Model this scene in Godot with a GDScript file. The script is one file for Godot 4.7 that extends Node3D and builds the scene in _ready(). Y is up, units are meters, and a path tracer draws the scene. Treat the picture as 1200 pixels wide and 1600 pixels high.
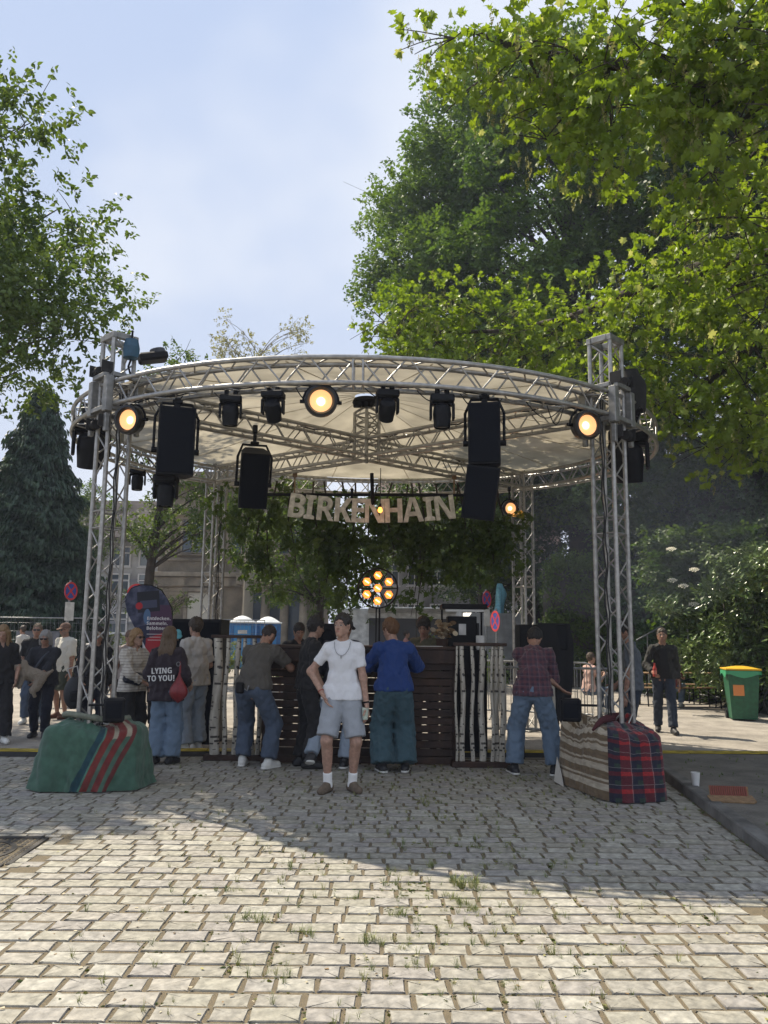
extends Node3D
# A round truss stage on a cobbled street, people at its bar, trees around. y up, metres; the camera looks along -z.

class Geo:
	var v := PackedVector3Array()
	var n := PackedVector3Array()
	var u := PackedVector2Array()
	var c := PackedColorArray()
	var col := Color.WHITE
	func tri(a: Vector3, b: Vector3, d: Vector3, na: Vector3, nb: Vector3, nd: Vector3, ua := Vector2.ZERO, ub := Vector2.ZERO, ud := Vector2.ZERO) -> void:
		if (b - a).cross(d - a).dot(na + nb + nd) > 0.0:
			v.append_array([a, d, b]); n.append_array([na, nd, nb]); u.append_array([ua, ud, ub])
		else:
			v.append_array([a, b, d]); n.append_array([na, nb, nd]); u.append_array([ua, ub, ud])
		c.append_array([col, col, col])
	func quad(a: Vector3, b: Vector3, d: Vector3, e: Vector3, hint := Vector3.ZERO) -> void:
		var m := (b - a).cross(d - a).normalized()
		if hint != Vector3.ZERO and m.dot(hint) < 0.0: m = -m
		tri(a, b, d, m, m, m, Vector2(0, 0), Vector2(1, 0), Vector2(1, 1)); tri(a, d, e, m, m, m, Vector2(0, 0), Vector2(1, 1), Vector2(0, 1))
	func box(at: Vector3, s: Vector3, b := Basis.IDENTITY, ch := 0.0) -> void:
		var h := s * 0.5
		if ch <= 0.0:
			for k in 3:
				for sg in [-1.0, 1.0]:
					var d := Vector3.ZERO; d[k] = sg
					var e := Vector3.ZERO; e[(k + 1) % 3] = h[(k + 1) % 3]
					var f := Vector3.ZERO; f[(k + 2) % 3] = h[(k + 2) % 3]
					var o := d * h[k]
					quad(at + b * (o - e - f), at + b * (o + e - f), at + b * (o + e + f), at + b * (o - e + f), b * d)
			return
		var i := h - Vector3(ch, ch, ch)
		for k in 3:
			for sg in [-1.0, 1.0]:
				var d := Vector3.ZERO; d[k] = sg
				var e := Vector3.ZERO; e[(k + 1) % 3] = i[(k + 1) % 3]
				var f := Vector3.ZERO; f[(k + 2) % 3] = i[(k + 2) % 3]
				var o := d * h[k]
				quad(at + b * (o - e - f), at + b * (o + e - f), at + b * (o + e + f), at + b * (o - e + f), b * d)
		for k in 3:                                     # the twelve bevels
			var k1 := (k + 1) % 3
			var k2 := (k + 2) % 3
			for s1 in [-1.0, 1.0]:
				for s2 in [-1.0, 1.0]:
					var p := Vector3.ZERO; p[k1] = s1 * h[k1]; p[k2] = s2 * i[k2]
					var q := Vector3.ZERO; q[k1] = s1 * i[k1]; q[k2] = s2 * h[k2]
					var e := Vector3.ZERO; e[k] = i[k]
					var d := Vector3.ZERO; d[k1] = s1; d[k2] = s2
					quad(at + b * (p - e), at + b * (p + e), at + b * (q + e), at + b * (q - e), b * d)
		for s0 in [-1.0, 1.0]:
			for s1 in [-1.0, 1.0]:
				for s2 in [-1.0, 1.0]:
					var d := b * Vector3(s0, s1, s2).normalized()
					tri(at + b * Vector3(s0 * h.x, s1 * i.y, s2 * i.z), at + b * Vector3(s0 * i.x, s1 * h.y, s2 * i.z), at + b * Vector3(s0 * i.x, s1 * i.y, s2 * h.z), d, d, d)
	func tube(a: Vector3, b: Vector3, r: float, r2 := -1.0, seg := 8, caps := true) -> void:
		if r2 < 0.0: r2 = r
		var d := (b - a).normalized()
		var x := d.cross(Vector3.UP if absf(d.y) < 0.9 else Vector3.RIGHT).normalized()
		var y := d.cross(x)
		for k in seg:
			var t0 := TAU * k / seg
			var t1 := TAU * (k + 1) / seg
			var n0 := x * cos(t0) + y * sin(t0)
			var n1 := x * cos(t1) + y * sin(t1)
			tri(a + n0 * r, a + n1 * r, b + n1 * r2, n0, n1, n1, Vector2(0, float(k) / seg), Vector2(0, (k + 1.0) / seg), Vector2(1, (k + 1.0) / seg))
			if r2 > 0.0: tri(a + n0 * r, b + n1 * r2, b + n0 * r2, n0, n1, n0, Vector2(0, float(k) / seg), Vector2(1, (k + 1.0) / seg), Vector2(1, float(k) / seg))
			if caps:
				tri(a, a + n0 * r, a + n1 * r, -d, -d, -d)
				if r2 > 0.0: tri(b, b + n0 * r2, b + n1 * r2, d, d, d)
	func path(pts: Array, rs, seg := 8) -> void:        # a swept tube through points; rs is one radius or one per point
		var rings := []
		var x := Vector3.ZERO
		for k in pts.size():
			var d: Vector3 = (pts[mini(k + 1, pts.size() - 1)] - pts[maxi(k - 1, 0)]).normalized()
			x = d.cross(Vector3.UP if absf(d.y) < 0.95 else Vector3.RIGHT).normalized() if x == Vector3.ZERO else (x - d * x.dot(d)).normalized()
			rings.append([pts[k], x, d.cross(x), rs[k] if rs is Array else rs, d])
		for k in rings.size() - 1:
			var A = rings[k]
			var B = rings[k + 1]
			for s in seg:
				var t0 := TAU * s / seg
				var t1 := TAU * (s + 1) / seg
				var a0: Vector3 = A[1] * cos(t0) + A[2] * sin(t0)
				var a1: Vector3 = A[1] * cos(t1) + A[2] * sin(t1)
				var b0: Vector3 = B[1] * cos(t0) + B[2] * sin(t0)
				var b1: Vector3 = B[1] * cos(t1) + B[2] * sin(t1)
				var fv := float(k) / rings.size()
				var fw := (k + 1.0) / rings.size()
				tri(A[0] + a0 * A[3], A[0] + a1 * A[3], B[0] + b1 * B[3], a0, a1, b1, Vector2(fv, float(s) / seg), Vector2(fv, (s + 1.0) / seg), Vector2(fw, (s + 1.0) / seg))
				tri(A[0] + a0 * A[3], B[0] + b1 * B[3], B[0] + b0 * B[3], a0, b1, b0, Vector2(fv, float(s) / seg), Vector2(fw, (s + 1.0) / seg), Vector2(fw, float(s) / seg))
		for e in [0, rings.size() - 1]:
			var R = rings[e]
			var d: Vector3 = R[4] * (-1.0 if e == 0 else 1.0)
			for s in seg:
				tri(R[0], R[0] + (R[1] * cos(TAU * s / seg) + R[2] * sin(TAU * s / seg)) * R[3], R[0] + (R[1] * cos(TAU * (s + 1) / seg) + R[2] * sin(TAU * (s + 1) / seg)) * R[3], d, d, d)
	func lathe(at: Vector3, b: Basis, prof: Array, seg := 20) -> void:   # prof: Vector2(radius, height along b.y)
		for k in prof.size() - 1:
			var p: Vector2 = prof[k]
			var q: Vector2 = prof[k + 1]
			var sl := Vector2(q.y - p.y, -(q.x - p.x)).normalized()
			for s in seg:
				var t0 := TAU * s / seg
				var t1 := TAU * (s + 1) / seg
				var e0 := Vector3(cos(t0), 0, sin(t0))
				var e1 := Vector3(cos(t1), 0, sin(t1))
				var n0 := b * (e0 * sl.x + Vector3.UP * sl.y)
				var n1 := b * (e1 * sl.x + Vector3.UP * sl.y)
				var a0 := at + b * (e0 * p.x + Vector3.UP * p.y)
				var a1 := at + b * (e1 * p.x + Vector3.UP * p.y)
				var b0 := at + b * (e0 * q.x + Vector3.UP * q.y)
				var b1 := at + b * (e1 * q.x + Vector3.UP * q.y)
				if p.x > 0.0: tri(a0, a1, b1, n0, n1, n1)
				if q.x > 0.0: tri(a0, b1, b0, n0, n1, n0)
	func sheet(nu: int, nv: int, f: Callable, both := true) -> void:     # a smooth grid f(u, v) -> Vector3
		var g := []
		for j in nv + 1:
			for i in nu + 1:
				g.append(f.call(float(i) / nu, float(j) / nv))
		var nn := []
		for j in nv + 1:
			for i in nu + 1:
				var du: Vector3 = g[j * (nu + 1) + mini(i + 1, nu)] - g[j * (nu + 1) + maxi(i - 1, 0)]
				var dv: Vector3 = g[mini(j + 1, nv) * (nu + 1) + i] - g[maxi(j - 1, 0) * (nu + 1) + i]
				nn.append(du.cross(dv).normalized())
		for j in nv:
			for i in nu:
				var a := j * (nu + 1) + i
				var q := [a, a + 1, a + nu + 2, a + nu + 1]
				var w := [Vector2(i, j), Vector2(i + 1, j), Vector2(i + 1, j + 1), Vector2(i, j + 1)]
				for k in 4: w[k] = Vector2(w[k].x / nu, w[k].y / nv)
				tri(g[q[0]], g[q[1]], g[q[2]], nn[q[0]], nn[q[1]], nn[q[2]], w[0], w[1], w[2])
				tri(g[q[0]], g[q[2]], g[q[3]], nn[q[0]], nn[q[2]], nn[q[3]], w[0], w[2], w[3])
	func prism(poly: PackedVector2Array, depth: float, at := Vector3.ZERO, b := Basis.IDENTITY) -> void:   # outline in x, y; thickness along z, centred
		var z := Vector3(0, 0, depth * 0.5)
		var ix := Geometry2D.triangulate_polygon(poly)
		for k in range(0, ix.size(), 3):
			var P := []
			for m in 3: P.append(Vector3(poly[ix[k + m]].x, poly[ix[k + m]].y, 0))
			for sg in [1.0, -1.0]:
				var d: Vector3 = b * Vector3(0, 0, sg)
				tri(at + b * (P[0] + z * sg), at + b * (P[1] + z * sg), at + b * (P[2] + z * sg), d, d, d, poly[ix[k]], poly[ix[k + 1]], poly[ix[k + 2]])
		var mid := Vector2.ZERO
		for k in poly: mid += k / poly.size()
		var cw := Geometry2D.is_polygon_clockwise(poly)
		for k in poly.size():
			var p := poly[k]
			var q := poly[(k + 1) % poly.size()]
			var o := Vector2((q - p).y, -(q - p).x) * (-1.0 if cw else 1.0)
			quad(at + b * (Vector3(p.x, p.y, 0) + z), at + b * (Vector3(q.x, q.y, 0) + z), at + b * (Vector3(q.x, q.y, 0) - z), at + b * (Vector3(p.x, p.y, 0) - z), b * Vector3(o.x, o.y, 0))
	func mesh() -> ArrayMesh:
		var a := []
		a.resize(Mesh.ARRAY_MAX)
		a[Mesh.ARRAY_VERTEX] = v; a[Mesh.ARRAY_NORMAL] = n; a[Mesh.ARRAY_TEX_UV] = u; a[Mesh.ARRAY_COLOR] = c
		var m := ArrayMesh.new()
		m.add_surface_from_arrays(Mesh.PRIMITIVE_TRIANGLES, a)
		return m

var used := {}
var M := {}
var rng := RandomNumberGenerator.new()
var noise := FastNoiseLite.new()

func numbered(called: String) -> String:
	var k: int = used.get(called, 0)
	used[called] = k + 1
	return called if k == 0 else "%s_%03d" % [called, k]
func tag(o: Node3D, label: String, category: String, group := "", kind := "") -> Node3D:
	if label: o.set_meta("label", label)
	if category: o.set_meta("category", category)
	if group: o.set_meta("group", group)
	if kind: o.set_meta("kind", kind)
	return o
func thing(called: String, label: String, category: String, at := Vector3.ZERO, turn := 0.0, group := "") -> Node3D:
	var o := Node3D.new()
	o.name = numbered(called); add_child(o, true)
	o.position = at; o.rotation.y = turn
	tag(o, label, category, group)
	return o
func obj(called: String, g, m: Material, parent: Node3D = self, at := Vector3.ZERO) -> MeshInstance3D:
	var o := MeshInstance3D.new()
	o.name = numbered(called) if parent == self else called
	o.mesh = g.mesh() if g is Geo else g
	o.material_override = m
	o.position = at
	parent.add_child(o, true)
	return o
func struct(called: String, g, m: Material) -> MeshInstance3D:
	var o := obj(called, g, m)
	o.set_meta("kind", "structure")
	return o
func many(called: String, mesh: Mesh, m: Material, xf: Array, cols: Array, parent: Node3D) -> MultiMeshInstance3D:
	var mm := MultiMesh.new()
	mm.transform_format = MultiMesh.TRANSFORM_3D
	mm.use_colors = not cols.is_empty()
	mm.mesh = mesh
	mm.instance_count = xf.size()
	for k in xf.size():
		mm.set_instance_transform(k, xf[k])
		if mm.use_colors: mm.set_instance_color(k, cols[k])
	var o := MultiMeshInstance3D.new()
	o.name = numbered(called) if parent == self else called
	o.multimesh = mm
	o.material_override = m
	parent.add_child(o, true)
	return o

# ---------------------------------------------------------------- materials
func grain_image(size: int, freq: float, lo: float, hi: float, seed_: int, oct := 4, tint := Color.WHITE, tint2 := Color.WHITE) -> ImageTexture:
	var f := FastNoiseLite.new()
	f.seed = seed_; f.frequency = freq; f.fractal_octaves = oct
	f.noise_type = FastNoiseLite.TYPE_SIMPLEX_SMOOTH
	var im := f.get_seamless_image(size, size)
	im.convert(Image.FORMAT_RGB8)
	for y in size:
		for x in size:
			var t := im.get_pixel(x, y).r
			im.set_pixel(x, y, tint.lerp(tint2, t) * lerpf(lo, hi, t))
	return ImageTexture.create_from_image(im)
func bump_image(size: int, freq: float, seed_: int, strength: float, oct := 4) -> ImageTexture:
	var f := FastNoiseLite.new()
	f.seed = seed_; f.frequency = freq; f.fractal_octaves = oct
	var im := f.get_seamless_image(size, size)
	im.convert(Image.FORMAT_RGB8)
	im.bump_map_to_normal_map(strength)
	return ImageTexture.create_from_image(im)
func lin(r: float, g: float, b: float) -> Color:
	return Color(r, g, b).linear_to_srgb()
func mat(c: Color, rough := 0.8, metal := 0.0, tex: Texture2D = null, tri := 0.0, nrm: Texture2D = null, nscale := 1.0) -> StandardMaterial3D:
	var m := StandardMaterial3D.new()
	m.albedo_color = c; m.roughness = rough; m.metallic = metal
	if tex: m.albedo_texture = tex
	if nrm:
		m.normal_enabled = true; m.normal_texture = nrm; m.normal_scale = nscale
	if tri > 0.0:
		m.uv1_triplanar = true; m.uv1_world_triplanar = true; m.uv1_scale = Vector3(tri, tri, tri)
	return m
func leaf_mat(back := 0.5, rough := 0.55) -> StandardMaterial3D:
	var m := mat(Color.WHITE, rough)
	m.vertex_color_use_as_albedo = true
	m.cull_mode = BaseMaterial3D.CULL_DISABLED
	m.backlight_enabled = true
	m.backlight = Color(back, back, back * 0.55)
	return m
func glow(c: Color, e: float) -> StandardMaterial3D:
	var m := mat(c, 0.5)
	m.emission_enabled = true; m.emission = c; m.emission_energy_multiplier = e
	return m
func make_materials() -> void:
	T.soft = grain_image(256, 0.012, 0.72, 1.0, 3)
	T.blotch = grain_image(256, 0.006, 0.55, 1.0, 5, 5)
	T.fine = grain_image(256, 0.09, 0.7, 1.0, 7, 3)
	T.weave = grain_image(128, 0.2, 0.88, 1.0, 8, 2)
	T.bump = bump_image(256, 0.03, 11, 3.0, 5)
	T.fbump = bump_image(256, 0.12, 12, 2.0, 3)
	M.alu = mat(lin(0.47, 0.46, 0.44), 0.45, 0.75, T.soft, 3.0)
	M.alu_dull = mat(lin(0.34, 0.34, 0.33), 0.55, 0.7, T.soft, 3.0)
	M.black = mat(lin(0.01, 0.011, 0.014), 0.6, 0.0, T.soft, 2.0, T.fbump, 0.3)
	M.black.metallic_specular = 0.3
	M.black_gloss = mat(lin(0.012, 0.012, 0.014), 0.3)
	M.grille = mat(lin(0.011, 0.013, 0.018), 0.85, 0.0, T.fine, 6.0, T.fbump, 1.0)
	M.grille.metallic_specular = 0.2
	M.rubber = mat(lin(0.02, 0.02, 0.02), 0.85, 0.0, T.soft, 3.0)
	M.wood_dark = mat(lin(0.055, 0.026, 0.016), 0.7, 0.0, T.blotch, 2.0, T.bump, 0.5)
	M.wood = mat(lin(0.32, 0.2, 0.1), 0.7, 0.0, T.blotch, 2.0)
	M.white = mat(lin(0.75, 0.75, 0.74), 0.6, 0.0, T.soft, 1.0)
	M.yellow = mat(lin(0.62, 0.46, 0.03), 0.6, 0.0, T.blotch, 2.0)
	M.red = mat(lin(0.5, 0.03, 0.03), 0.6)
	M.steel = mat(lin(0.35, 0.36, 0.37), 0.45, 0.8, T.soft, 3.0)
	M.bark = mat(lin(0.075, 0.06, 0.045), 0.95, 0.0, T.blotch, 1.5, T.bump, 1.5)
	M.birch = mat(Color.WHITE, 0.8, 0.0, birch_tex())
	M.leaf = leaf_mat(0.95)
	M.leaf_dark = leaf_mat(0.6)
	M.leaf_gloss = leaf_mat(0.3, 0.28)
	M.lens = glow(Color(1.0, 0.74, 0.5), 0.5)
	M.lens_hot = glow(Color(1.0, 0.88, 0.68), 1.7)
var T := {}
func birch_tex() -> ImageTexture:
	var im := Image.create(256, 64, false, Image.FORMAT_RGB8)
	var f := FastNoiseLite.new()
	f.frequency = 0.03; f.seed = 4
	for y in 64:
		for x in 256:
			var t := f.get_noise_2d(x, y * 2.0) * 0.5 + 0.5
			im.set_pixel(x, y, lin(0.3, 0.27, 0.22).lerp(lin(0.58, 0.55, 0.48), clampf(t * 1.5 - 0.2, 0, 1)))
	var r := RandomNumberGenerator.new()
	r.seed = 9
	for k in 46:
		var x := r.randi_range(0, 250)
		var y := r.randi_range(0, 60)
		im.fill_rect(Rect2i(x, y, r.randi_range(1, 4), r.randi_range(3, 16)), lin(0.05, 0.045, 0.04))
	return ImageTexture.create_from_image(im)
# ---------------------------------------------------------------- light and ground
const SUN := Vector3(-2.7, 4.4, -2.25)
func setup() -> void:
	var cam := Camera3D.new()
	cam.name = "camera"
	cam.position = Vector3(0, 1.6, 0)
	cam.basis = Basis(Vector3.RIGHT, atan(190.0 / 1250.0)) * Basis(Vector3.BACK, 0.0119)
	cam.fov = rad_to_deg(2.0 * atan(800.0 / 1250.0))
	cam.near = 0.05; cam.far = 900.0; cam.current = true
	add_child(cam)
	var env := Environment.new()
	env.background_mode = Environment.BG_SKY
	env.tonemap_mode = Environment.TONE_MAPPER_LINEAR
	env.tonemap_exposure = 1.65
	env.volumetric_fog_enabled = true; env.volumetric_fog_density = 0.0
	env.sdfgi_enabled = true; env.ssao_enabled = true; env.ssil_enabled = true
	env.fog_enabled = true; env.fog_density = 0.001; env.fog_light_color = Color(0.86, 0.9, 1.0)
	var pan := PanoramaSkyMaterial.new()
	pan.panorama = sky_image()
	pan.energy_multiplier = 1.0
	env.sky = Sky.new(); env.sky.sky_material = pan
	var we := WorldEnvironment.new()
	we.name = "world"; we.environment = env
	add_child(we)
	var sun := DirectionalLight3D.new()
	sun.name = "sun"
	sun.light_energy = 1.6; sun.light_color = Color(1.0, 0.95, 0.86); sun.light_angular_distance = 0.55; sun.shadow_enabled = true
	add_child(sun)
	sun.look_at_from_position(SUN * 10.0, Vector3.ZERO)
func sky_image() -> ImageTexture:
	var w := 768
	var im := Image.create(w, w / 2, false, Image.FORMAT_RGBF)
	var f := FastNoiseLite.new()
	f.seed = 21; f.frequency = 1.5; f.fractal_octaves = 5
	var f2 := FastNoiseLite.new()
	f2.seed = 8; f2.frequency = 0.8; f2.fractal_octaves = 3
	var s := SUN.normalized()
	for y in w / 2:
		var el := PI / 2 - PI * (y + 0.5) / (w / 2)
		for x in w:
			var az := TAU * ((x + 0.5) / w - 0.5)
			var d := Vector3(sin(az) * cos(el), sin(el), -cos(az) * cos(el))
			var up := clampf(d.y, 0.0, 1.0)
			var c := Vector3(0.5, 0.53, 0.58).lerp(Vector3(0.29, 0.37, 0.545), pow(up, 0.62))
			var q := d / (0.35 + up)
			var cl := smoothstep(-0.25, 0.55, f.get_noise_3d(q.x, q.y * 2.0, q.z) + 0.5 * f2.get_noise_3d(q.x, q.y, q.z))
			c = c.lerp(Vector3(0.58, 0.6, 0.635), cl * 0.6)
			var g := maxf(d.dot(s), 0.0)
			c += Vector3(1.0, 0.97, 0.9) * (0.16 * pow(g, 6.0) + 0.5 * pow(g, 60.0))
			im.set_pixel(x, y, Color(c.x, c.y, c.z))
	return ImageTexture.create_from_image(im)

func soil_tex() -> ImageTexture:
	var im := Image.create(512, 512, false, Image.FORMAT_RGB8)
	var a := FastNoiseLite.new(); a.seed = 2; a.frequency = 0.02
	var b := FastNoiseLite.new(); b.seed = 3; b.frequency = 0.25; b.fractal_octaves = 2
	for y in 512:
		for x in 512:
			var t := a.get_noise_2d(x, y) * 0.5 + 0.5
			var k := b.get_noise_2d(x, y)
			var c := Color(0.07, 0.06, 0.042).lerp(Color(0.135, 0.112, 0.075), t)
			if k > 0.36: c = Color(0.26, 0.18, 0.09)
			elif k < -0.35: c = Color(0.06, 0.055, 0.035)
			im.set_pixel(x, y, c.linear_to_srgb())
	return ImageTexture.create_from_image(im)
func asphalt_tex(seed_: int, c0: Color, c1: Color, spot: Color) -> ImageTexture:
	var im := Image.create(512, 512, false, Image.FORMAT_RGB8)
	var a := FastNoiseLite.new(); a.seed = seed_; a.frequency = 0.008; a.fractal_octaves = 5
	var b := FastNoiseLite.new(); b.seed = seed_ + 1; b.frequency = 0.3; b.fractal_octaves = 2
	for y in 512:
		for x in 512:
			var c := c0.lerp(c1, clampf(a.get_noise_2d(x, y) + 0.5, 0, 1)) * (1.0 + 0.35 * b.get_noise_2d(x, y))
			if b.get_noise_2d(x + 900, y) > 0.5: c = spot
			im.set_pixel(x, y, c.linear_to_srgb())
	return ImageTexture.create_from_image(im)

func plate(x0: float, x1: float, z0: float, z1: float, y: float) -> Geo:
	var g := Geo.new()
	g.quad(Vector3(x0, y, z0), Vector3(x1, y, z0), Vector3(x1, y, z1), Vector3(x0, y, z1), Vector3.UP)
	return g
func kerb_x(z: float) -> float: return lerpf(2.84, 3.2, clampf((-z - 6.2) / 3.0, -1.6, 1.4))
const COB_BACK := -10.9
func ground() -> void:
	struct("ground", plate(-400, 400, -700, 100, -0.09), mat(Color.WHITE, 0.9, 0.0, asphalt_tex(50, Color(0.12, 0.115, 0.1), Color(0.2, 0.19, 0.16), Color(0.25, 0.24, 0.2)), 0.2))
	struct("plaza", plate(-60, 40, COB_BACK, -60, 0.0), mat(Color.WHITE, 0.9, 0.0, asphalt_tex(60, Color(0.21, 0.19, 0.165), Color(0.33, 0.3, 0.26), Color(0.12, 0.11, 0.1)), 0.35, T.fbump, 0.4))
	# the raised pavement on the right and its kerb
	var g := Geo.new()
	var zs := [4.0, -1.0, -2.5, -4.0, -5.5, -7.0, -8.0, -9.0, -10.0, -10.86]
	for k in zs.size() - 1:
		g.quad(Vector3(kerb_x(zs[k]) + 0.14, 0.085, zs[k]), Vector3(14, 0.085, zs[k]), Vector3(14, 0.085, zs[k + 1]), Vector3(kerb_x(zs[k + 1]) + 0.14, 0.085, zs[k + 1]), Vector3.UP)
	g.quad(Vector3(kerb_x(-10.86) + 0.14, 0.085, -10.86), Vector3(14, 0.085, -10.86), Vector3(14, 0.004, -11.3), Vector3(kerb_x(-10.86) + 0.14, 0.004, -11.3), Vector3.UP)
	struct("pavement", g, mat(Color.WHITE, 0.92, 0.0, asphalt_tex(70, Color(0.085, 0.08, 0.072), Color(0.15, 0.14, 0.125), Color(0.2, 0.18, 0.14)), 0.45, T.fbump, 0.6))
	var kerb := Node3D.new()
	kerb.name = numbered("kerb"); add_child(kerb, true)
	kerb.set_meta("kind", "structure")
	var km := mat(lin(0.2, 0.195, 0.185), 0.9, 0.0, T.blotch, 1.2, T.bump, 0.5)
	var z := 2.0
	while z > -10.6:
		var a := Vector3(kerb_x(z) + 0.07, 0.03, z)
		var b := Vector3(kerb_x(z - 0.95) + 0.07, 0.03, z - 0.95)
		var kg := Geo.new()
		kg.box(Vector3.ZERO, Vector3(0.14, 0.13 + rng.randf() * 0.008, (b - a).length()), Basis.IDENTITY, 0.012)
		var o := obj("kerb_stone", kg, km, kerb, (a + b) * 0.5)
		o.rotation.y = atan2(b.x - a.x, b.z - a.z)
		z -= 0.965
	# cobbles: rows of setts with real joints
	var street := Node3D.new()
	street.name = numbered("cobbled_street"); add_child(street, true)
	street.set_meta("kind", "structure")
	obj("joint_sand", plate(-14, 3.3, 4, COB_BACK, -0.0055), mat(Color.WHITE, 0.95, 0.0, soil_tex(), 1.6), street)
	var shapes := []
	for k in 10:
		rng.seed = 300 + k
		var cg := Geo.new()
		var top := []
		var mid := []
		var low := []
		for c in 4:
			var sx := [-1.0, 1.0, 1.0, -1.0][c] as float
			var sz := [-1.0, -1.0, 1.0, 1.0][c] as float
			var jx := rng.randf_range(-0.035, 0.035)
			var jz := rng.randf_range(-0.05, 0.05)
			for e in 2:
				var cutx := 0.03 if (e == 0) == (sx * sz > 0) else 0.0
				var cutz := 0.045 if cutx == 0.0 else 0.0
				var p := Vector3(sx * (0.5 - cutx + jx * 0.6), 0, sz * (0.5 - cutz + jz * 0.6))
				low.append(p + Vector3(0, -0.07, 0))
				mid.append(p + Vector3(0, -0.008, 0))
				top.append(Vector3(p.x * 0.945, rng.randf_range(-0.002, 0.002), p.z * 0.915))
		var ctr := Vector3(rng.randf_range(-0.15, 0.15), rng.randf_range(0.001, 0.006), rng.randf_range(-0.1, 0.1))
		for i in 8:
			var j := (i + 1) % 8
			cg.tri(ctr, top[i], top[j], Vector3.UP, Vector3.UP, Vector3.UP)
			var o1: Vector3 = (mid[i] + mid[j]) * Vector3(1, 0, 1)
			var ni: Vector3 = (mid[i] * Vector3(1, 0, 1)).normalized()
			var nj: Vector3 = (mid[j] * Vector3(1, 0, 1)).normalized()
			var up := Vector3.UP
			cg.tri(top[i], top[j], mid[j], (up * 1.6 + nj).normalized(), (up * 1.6 + nj).normalized(), (nj + up * 0.4).normalized())
			cg.tri(top[i], mid[j], mid[i], (up * 1.6 + ni).normalized(), (nj + up * 0.4).normalized(), (ni + up * 0.4).normalized())
			cg.quad(mid[i], mid[j], low[j], low[i], o1)
		shapes.append(cg.mesh())
	var tones := []
	var mats := []
	var grain := grain_image(512, 0.02, 0.7, 1.0, 33, 6)
	for k in 8:
		rng.seed = 90 + k
		var t := rng.randf_range(0.33, 0.47)
		tones.append(Color(t, t * rng.randf_range(0.94, 0.975), t * rng.randf_range(0.78, 0.89)))
		mats.append(mat((tones[k] as Color).linear_to_srgb(), 0.82, 0.0, grain, 1.3, T.bump, 0.9))
	var mm := mat(Color.WHITE, 0.82, 0.0, grain, 1.3, T.bump, 0.9)
	mm.vertex_color_use_as_albedo = true
	var stones := []
	rng.seed = 77
	var zz := 1.0
	var row := 0
	while zz > COB_BACK + 0.08:
		var dz := rng.randf_range(0.135, 0.16)
		var x := -10.0 + rng.randf_range(0, 0.2) + (0.1 if row % 2 else 0.0)
		while x < kerb_x(zz) - 0.06:
			var wd := rng.randf_range(0.15, 0.26)
			wd = minf(wd, kerb_x(zz) - 0.005 - x)
			if wd < 0.06: break
			var cx := x + wd * 0.5
			var cz := zz - dz * 0.5 - 0.05 * sin(cx * 0.5) - 0.015 * sin(cx * 1.7 + row * 0.1)
			x += wd
			if cx > -3.55 and cx < -2.42 and cz < -5.68 and cz > -6.62: continue        # the manhole
			if cz < COB_BACK + 0.06: continue
			if cx > 2.2 and cx < 2.75 and cz > -5.1 and cz < -4.75: continue           # a patch where setts are missing
			var b := Basis.from_euler(Vector3(rng.randf_range(-0.014, 0.014), rng.randf_range(-0.04, 0.04), rng.randf_range(-0.012, 0.012)))
			b = b * Basis.from_scale(Vector3(wd - rng.randf_range(0.003, 0.011), 1.0, dz - rng.randf_range(0.002, 0.008)))
			stones.append([Vector3(cx, 0, -cz).length() + (50.0 if absf(cx) > -cz * 0.5 or cz > -3.2 else 0.0), Transform3D(b, Vector3(cx, rng.randf_range(-0.003, 0.003), cz)), rng.randi() % 10, rng.randi() % 8])
		zz -= dz
		row += 1
	for k in 7:                                            # narrow setts laid round the manhole frame
		for e in [[-2.505, -5.8 - 0.117 * k, 0.085, 0.112], [-3.475, -5.8 - 0.117 * k, 0.085, 0.112], [-3.38 + 0.135 * k, -5.7, 0.13, 0.07], [-3.38 + 0.135 * k, -6.605, 0.13, 0.07]]:
			stones.append([Vector2(e[0], e[1]).length(), Transform3D(Basis.from_scale(Vector3(e[2], 1.0, e[3])), Vector3(e[0], 0.0, e[1])), rng.randi() % 10, rng.randi() % 8])
	stones.sort_custom(func(p, q): return p[0] < q[0])
	var sets := []
	for k in 10: sets.append([[], []])
	for k in stones.size():
		var s = stones[k]
		if k < 300:
			var o := obj("cobble_stone", shapes[s[2]], mats[s[3]], street)
			o.transform = s[1]
		else:
			sets[s[2]][0].append(s[1]); sets[s[2]][1].append(tones[s[3]])
	for k in 10:
		many("cobble_stones", shapes[k], mm, sets[k][0], sets[k][1], street).set_meta("kind", "stuff")
	# manhole cover
	var mh := thing("manhole_cover", "dark cast iron manhole cover with round grid in cobbles", "manhole cover", Vector3(-2.985, 0, -6.15), 0.05)
	var iron := mat(lin(0.05, 0.047, 0.045), 0.6, 0.5, T.blotch, 3.0, T.fbump, 0.6)
	var fr := Geo.new()
	for s in [-1.0, 1.0]:
		fr.box(Vector3(s * 0.41, -0.03, 0), Vector3(0.05, 0.07, 0.72), Basis.IDENTITY, 0.006)
		fr.box(Vector3(0, -0.03, s * 0.385), Vector3(0.77, 0.07, 0.05), Basis.IDENTITY, 0.006)
	obj("frame", fr, iron, mh)
	var pl := Geo.new()
	pl.box(Vector3(0, -0.045, 0), Vector3(0.77, 0.05, 0.72))
	obj("base_plate", pl, iron, mh)
	var rb := Geo.new()
	for i in 15:
		for j in 14:
			var p := Vector3(-0.357 + i * 0.051, -0.012, -0.335 + j * 0.0515)
			var r := Vector2(p.x, p.z).length()
			if r < 0.32 and r > 0.26: continue
			rb.box(p, Vector3(0.034, 0.02, 0.034), Basis.IDENTITY, 0.004)
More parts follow.
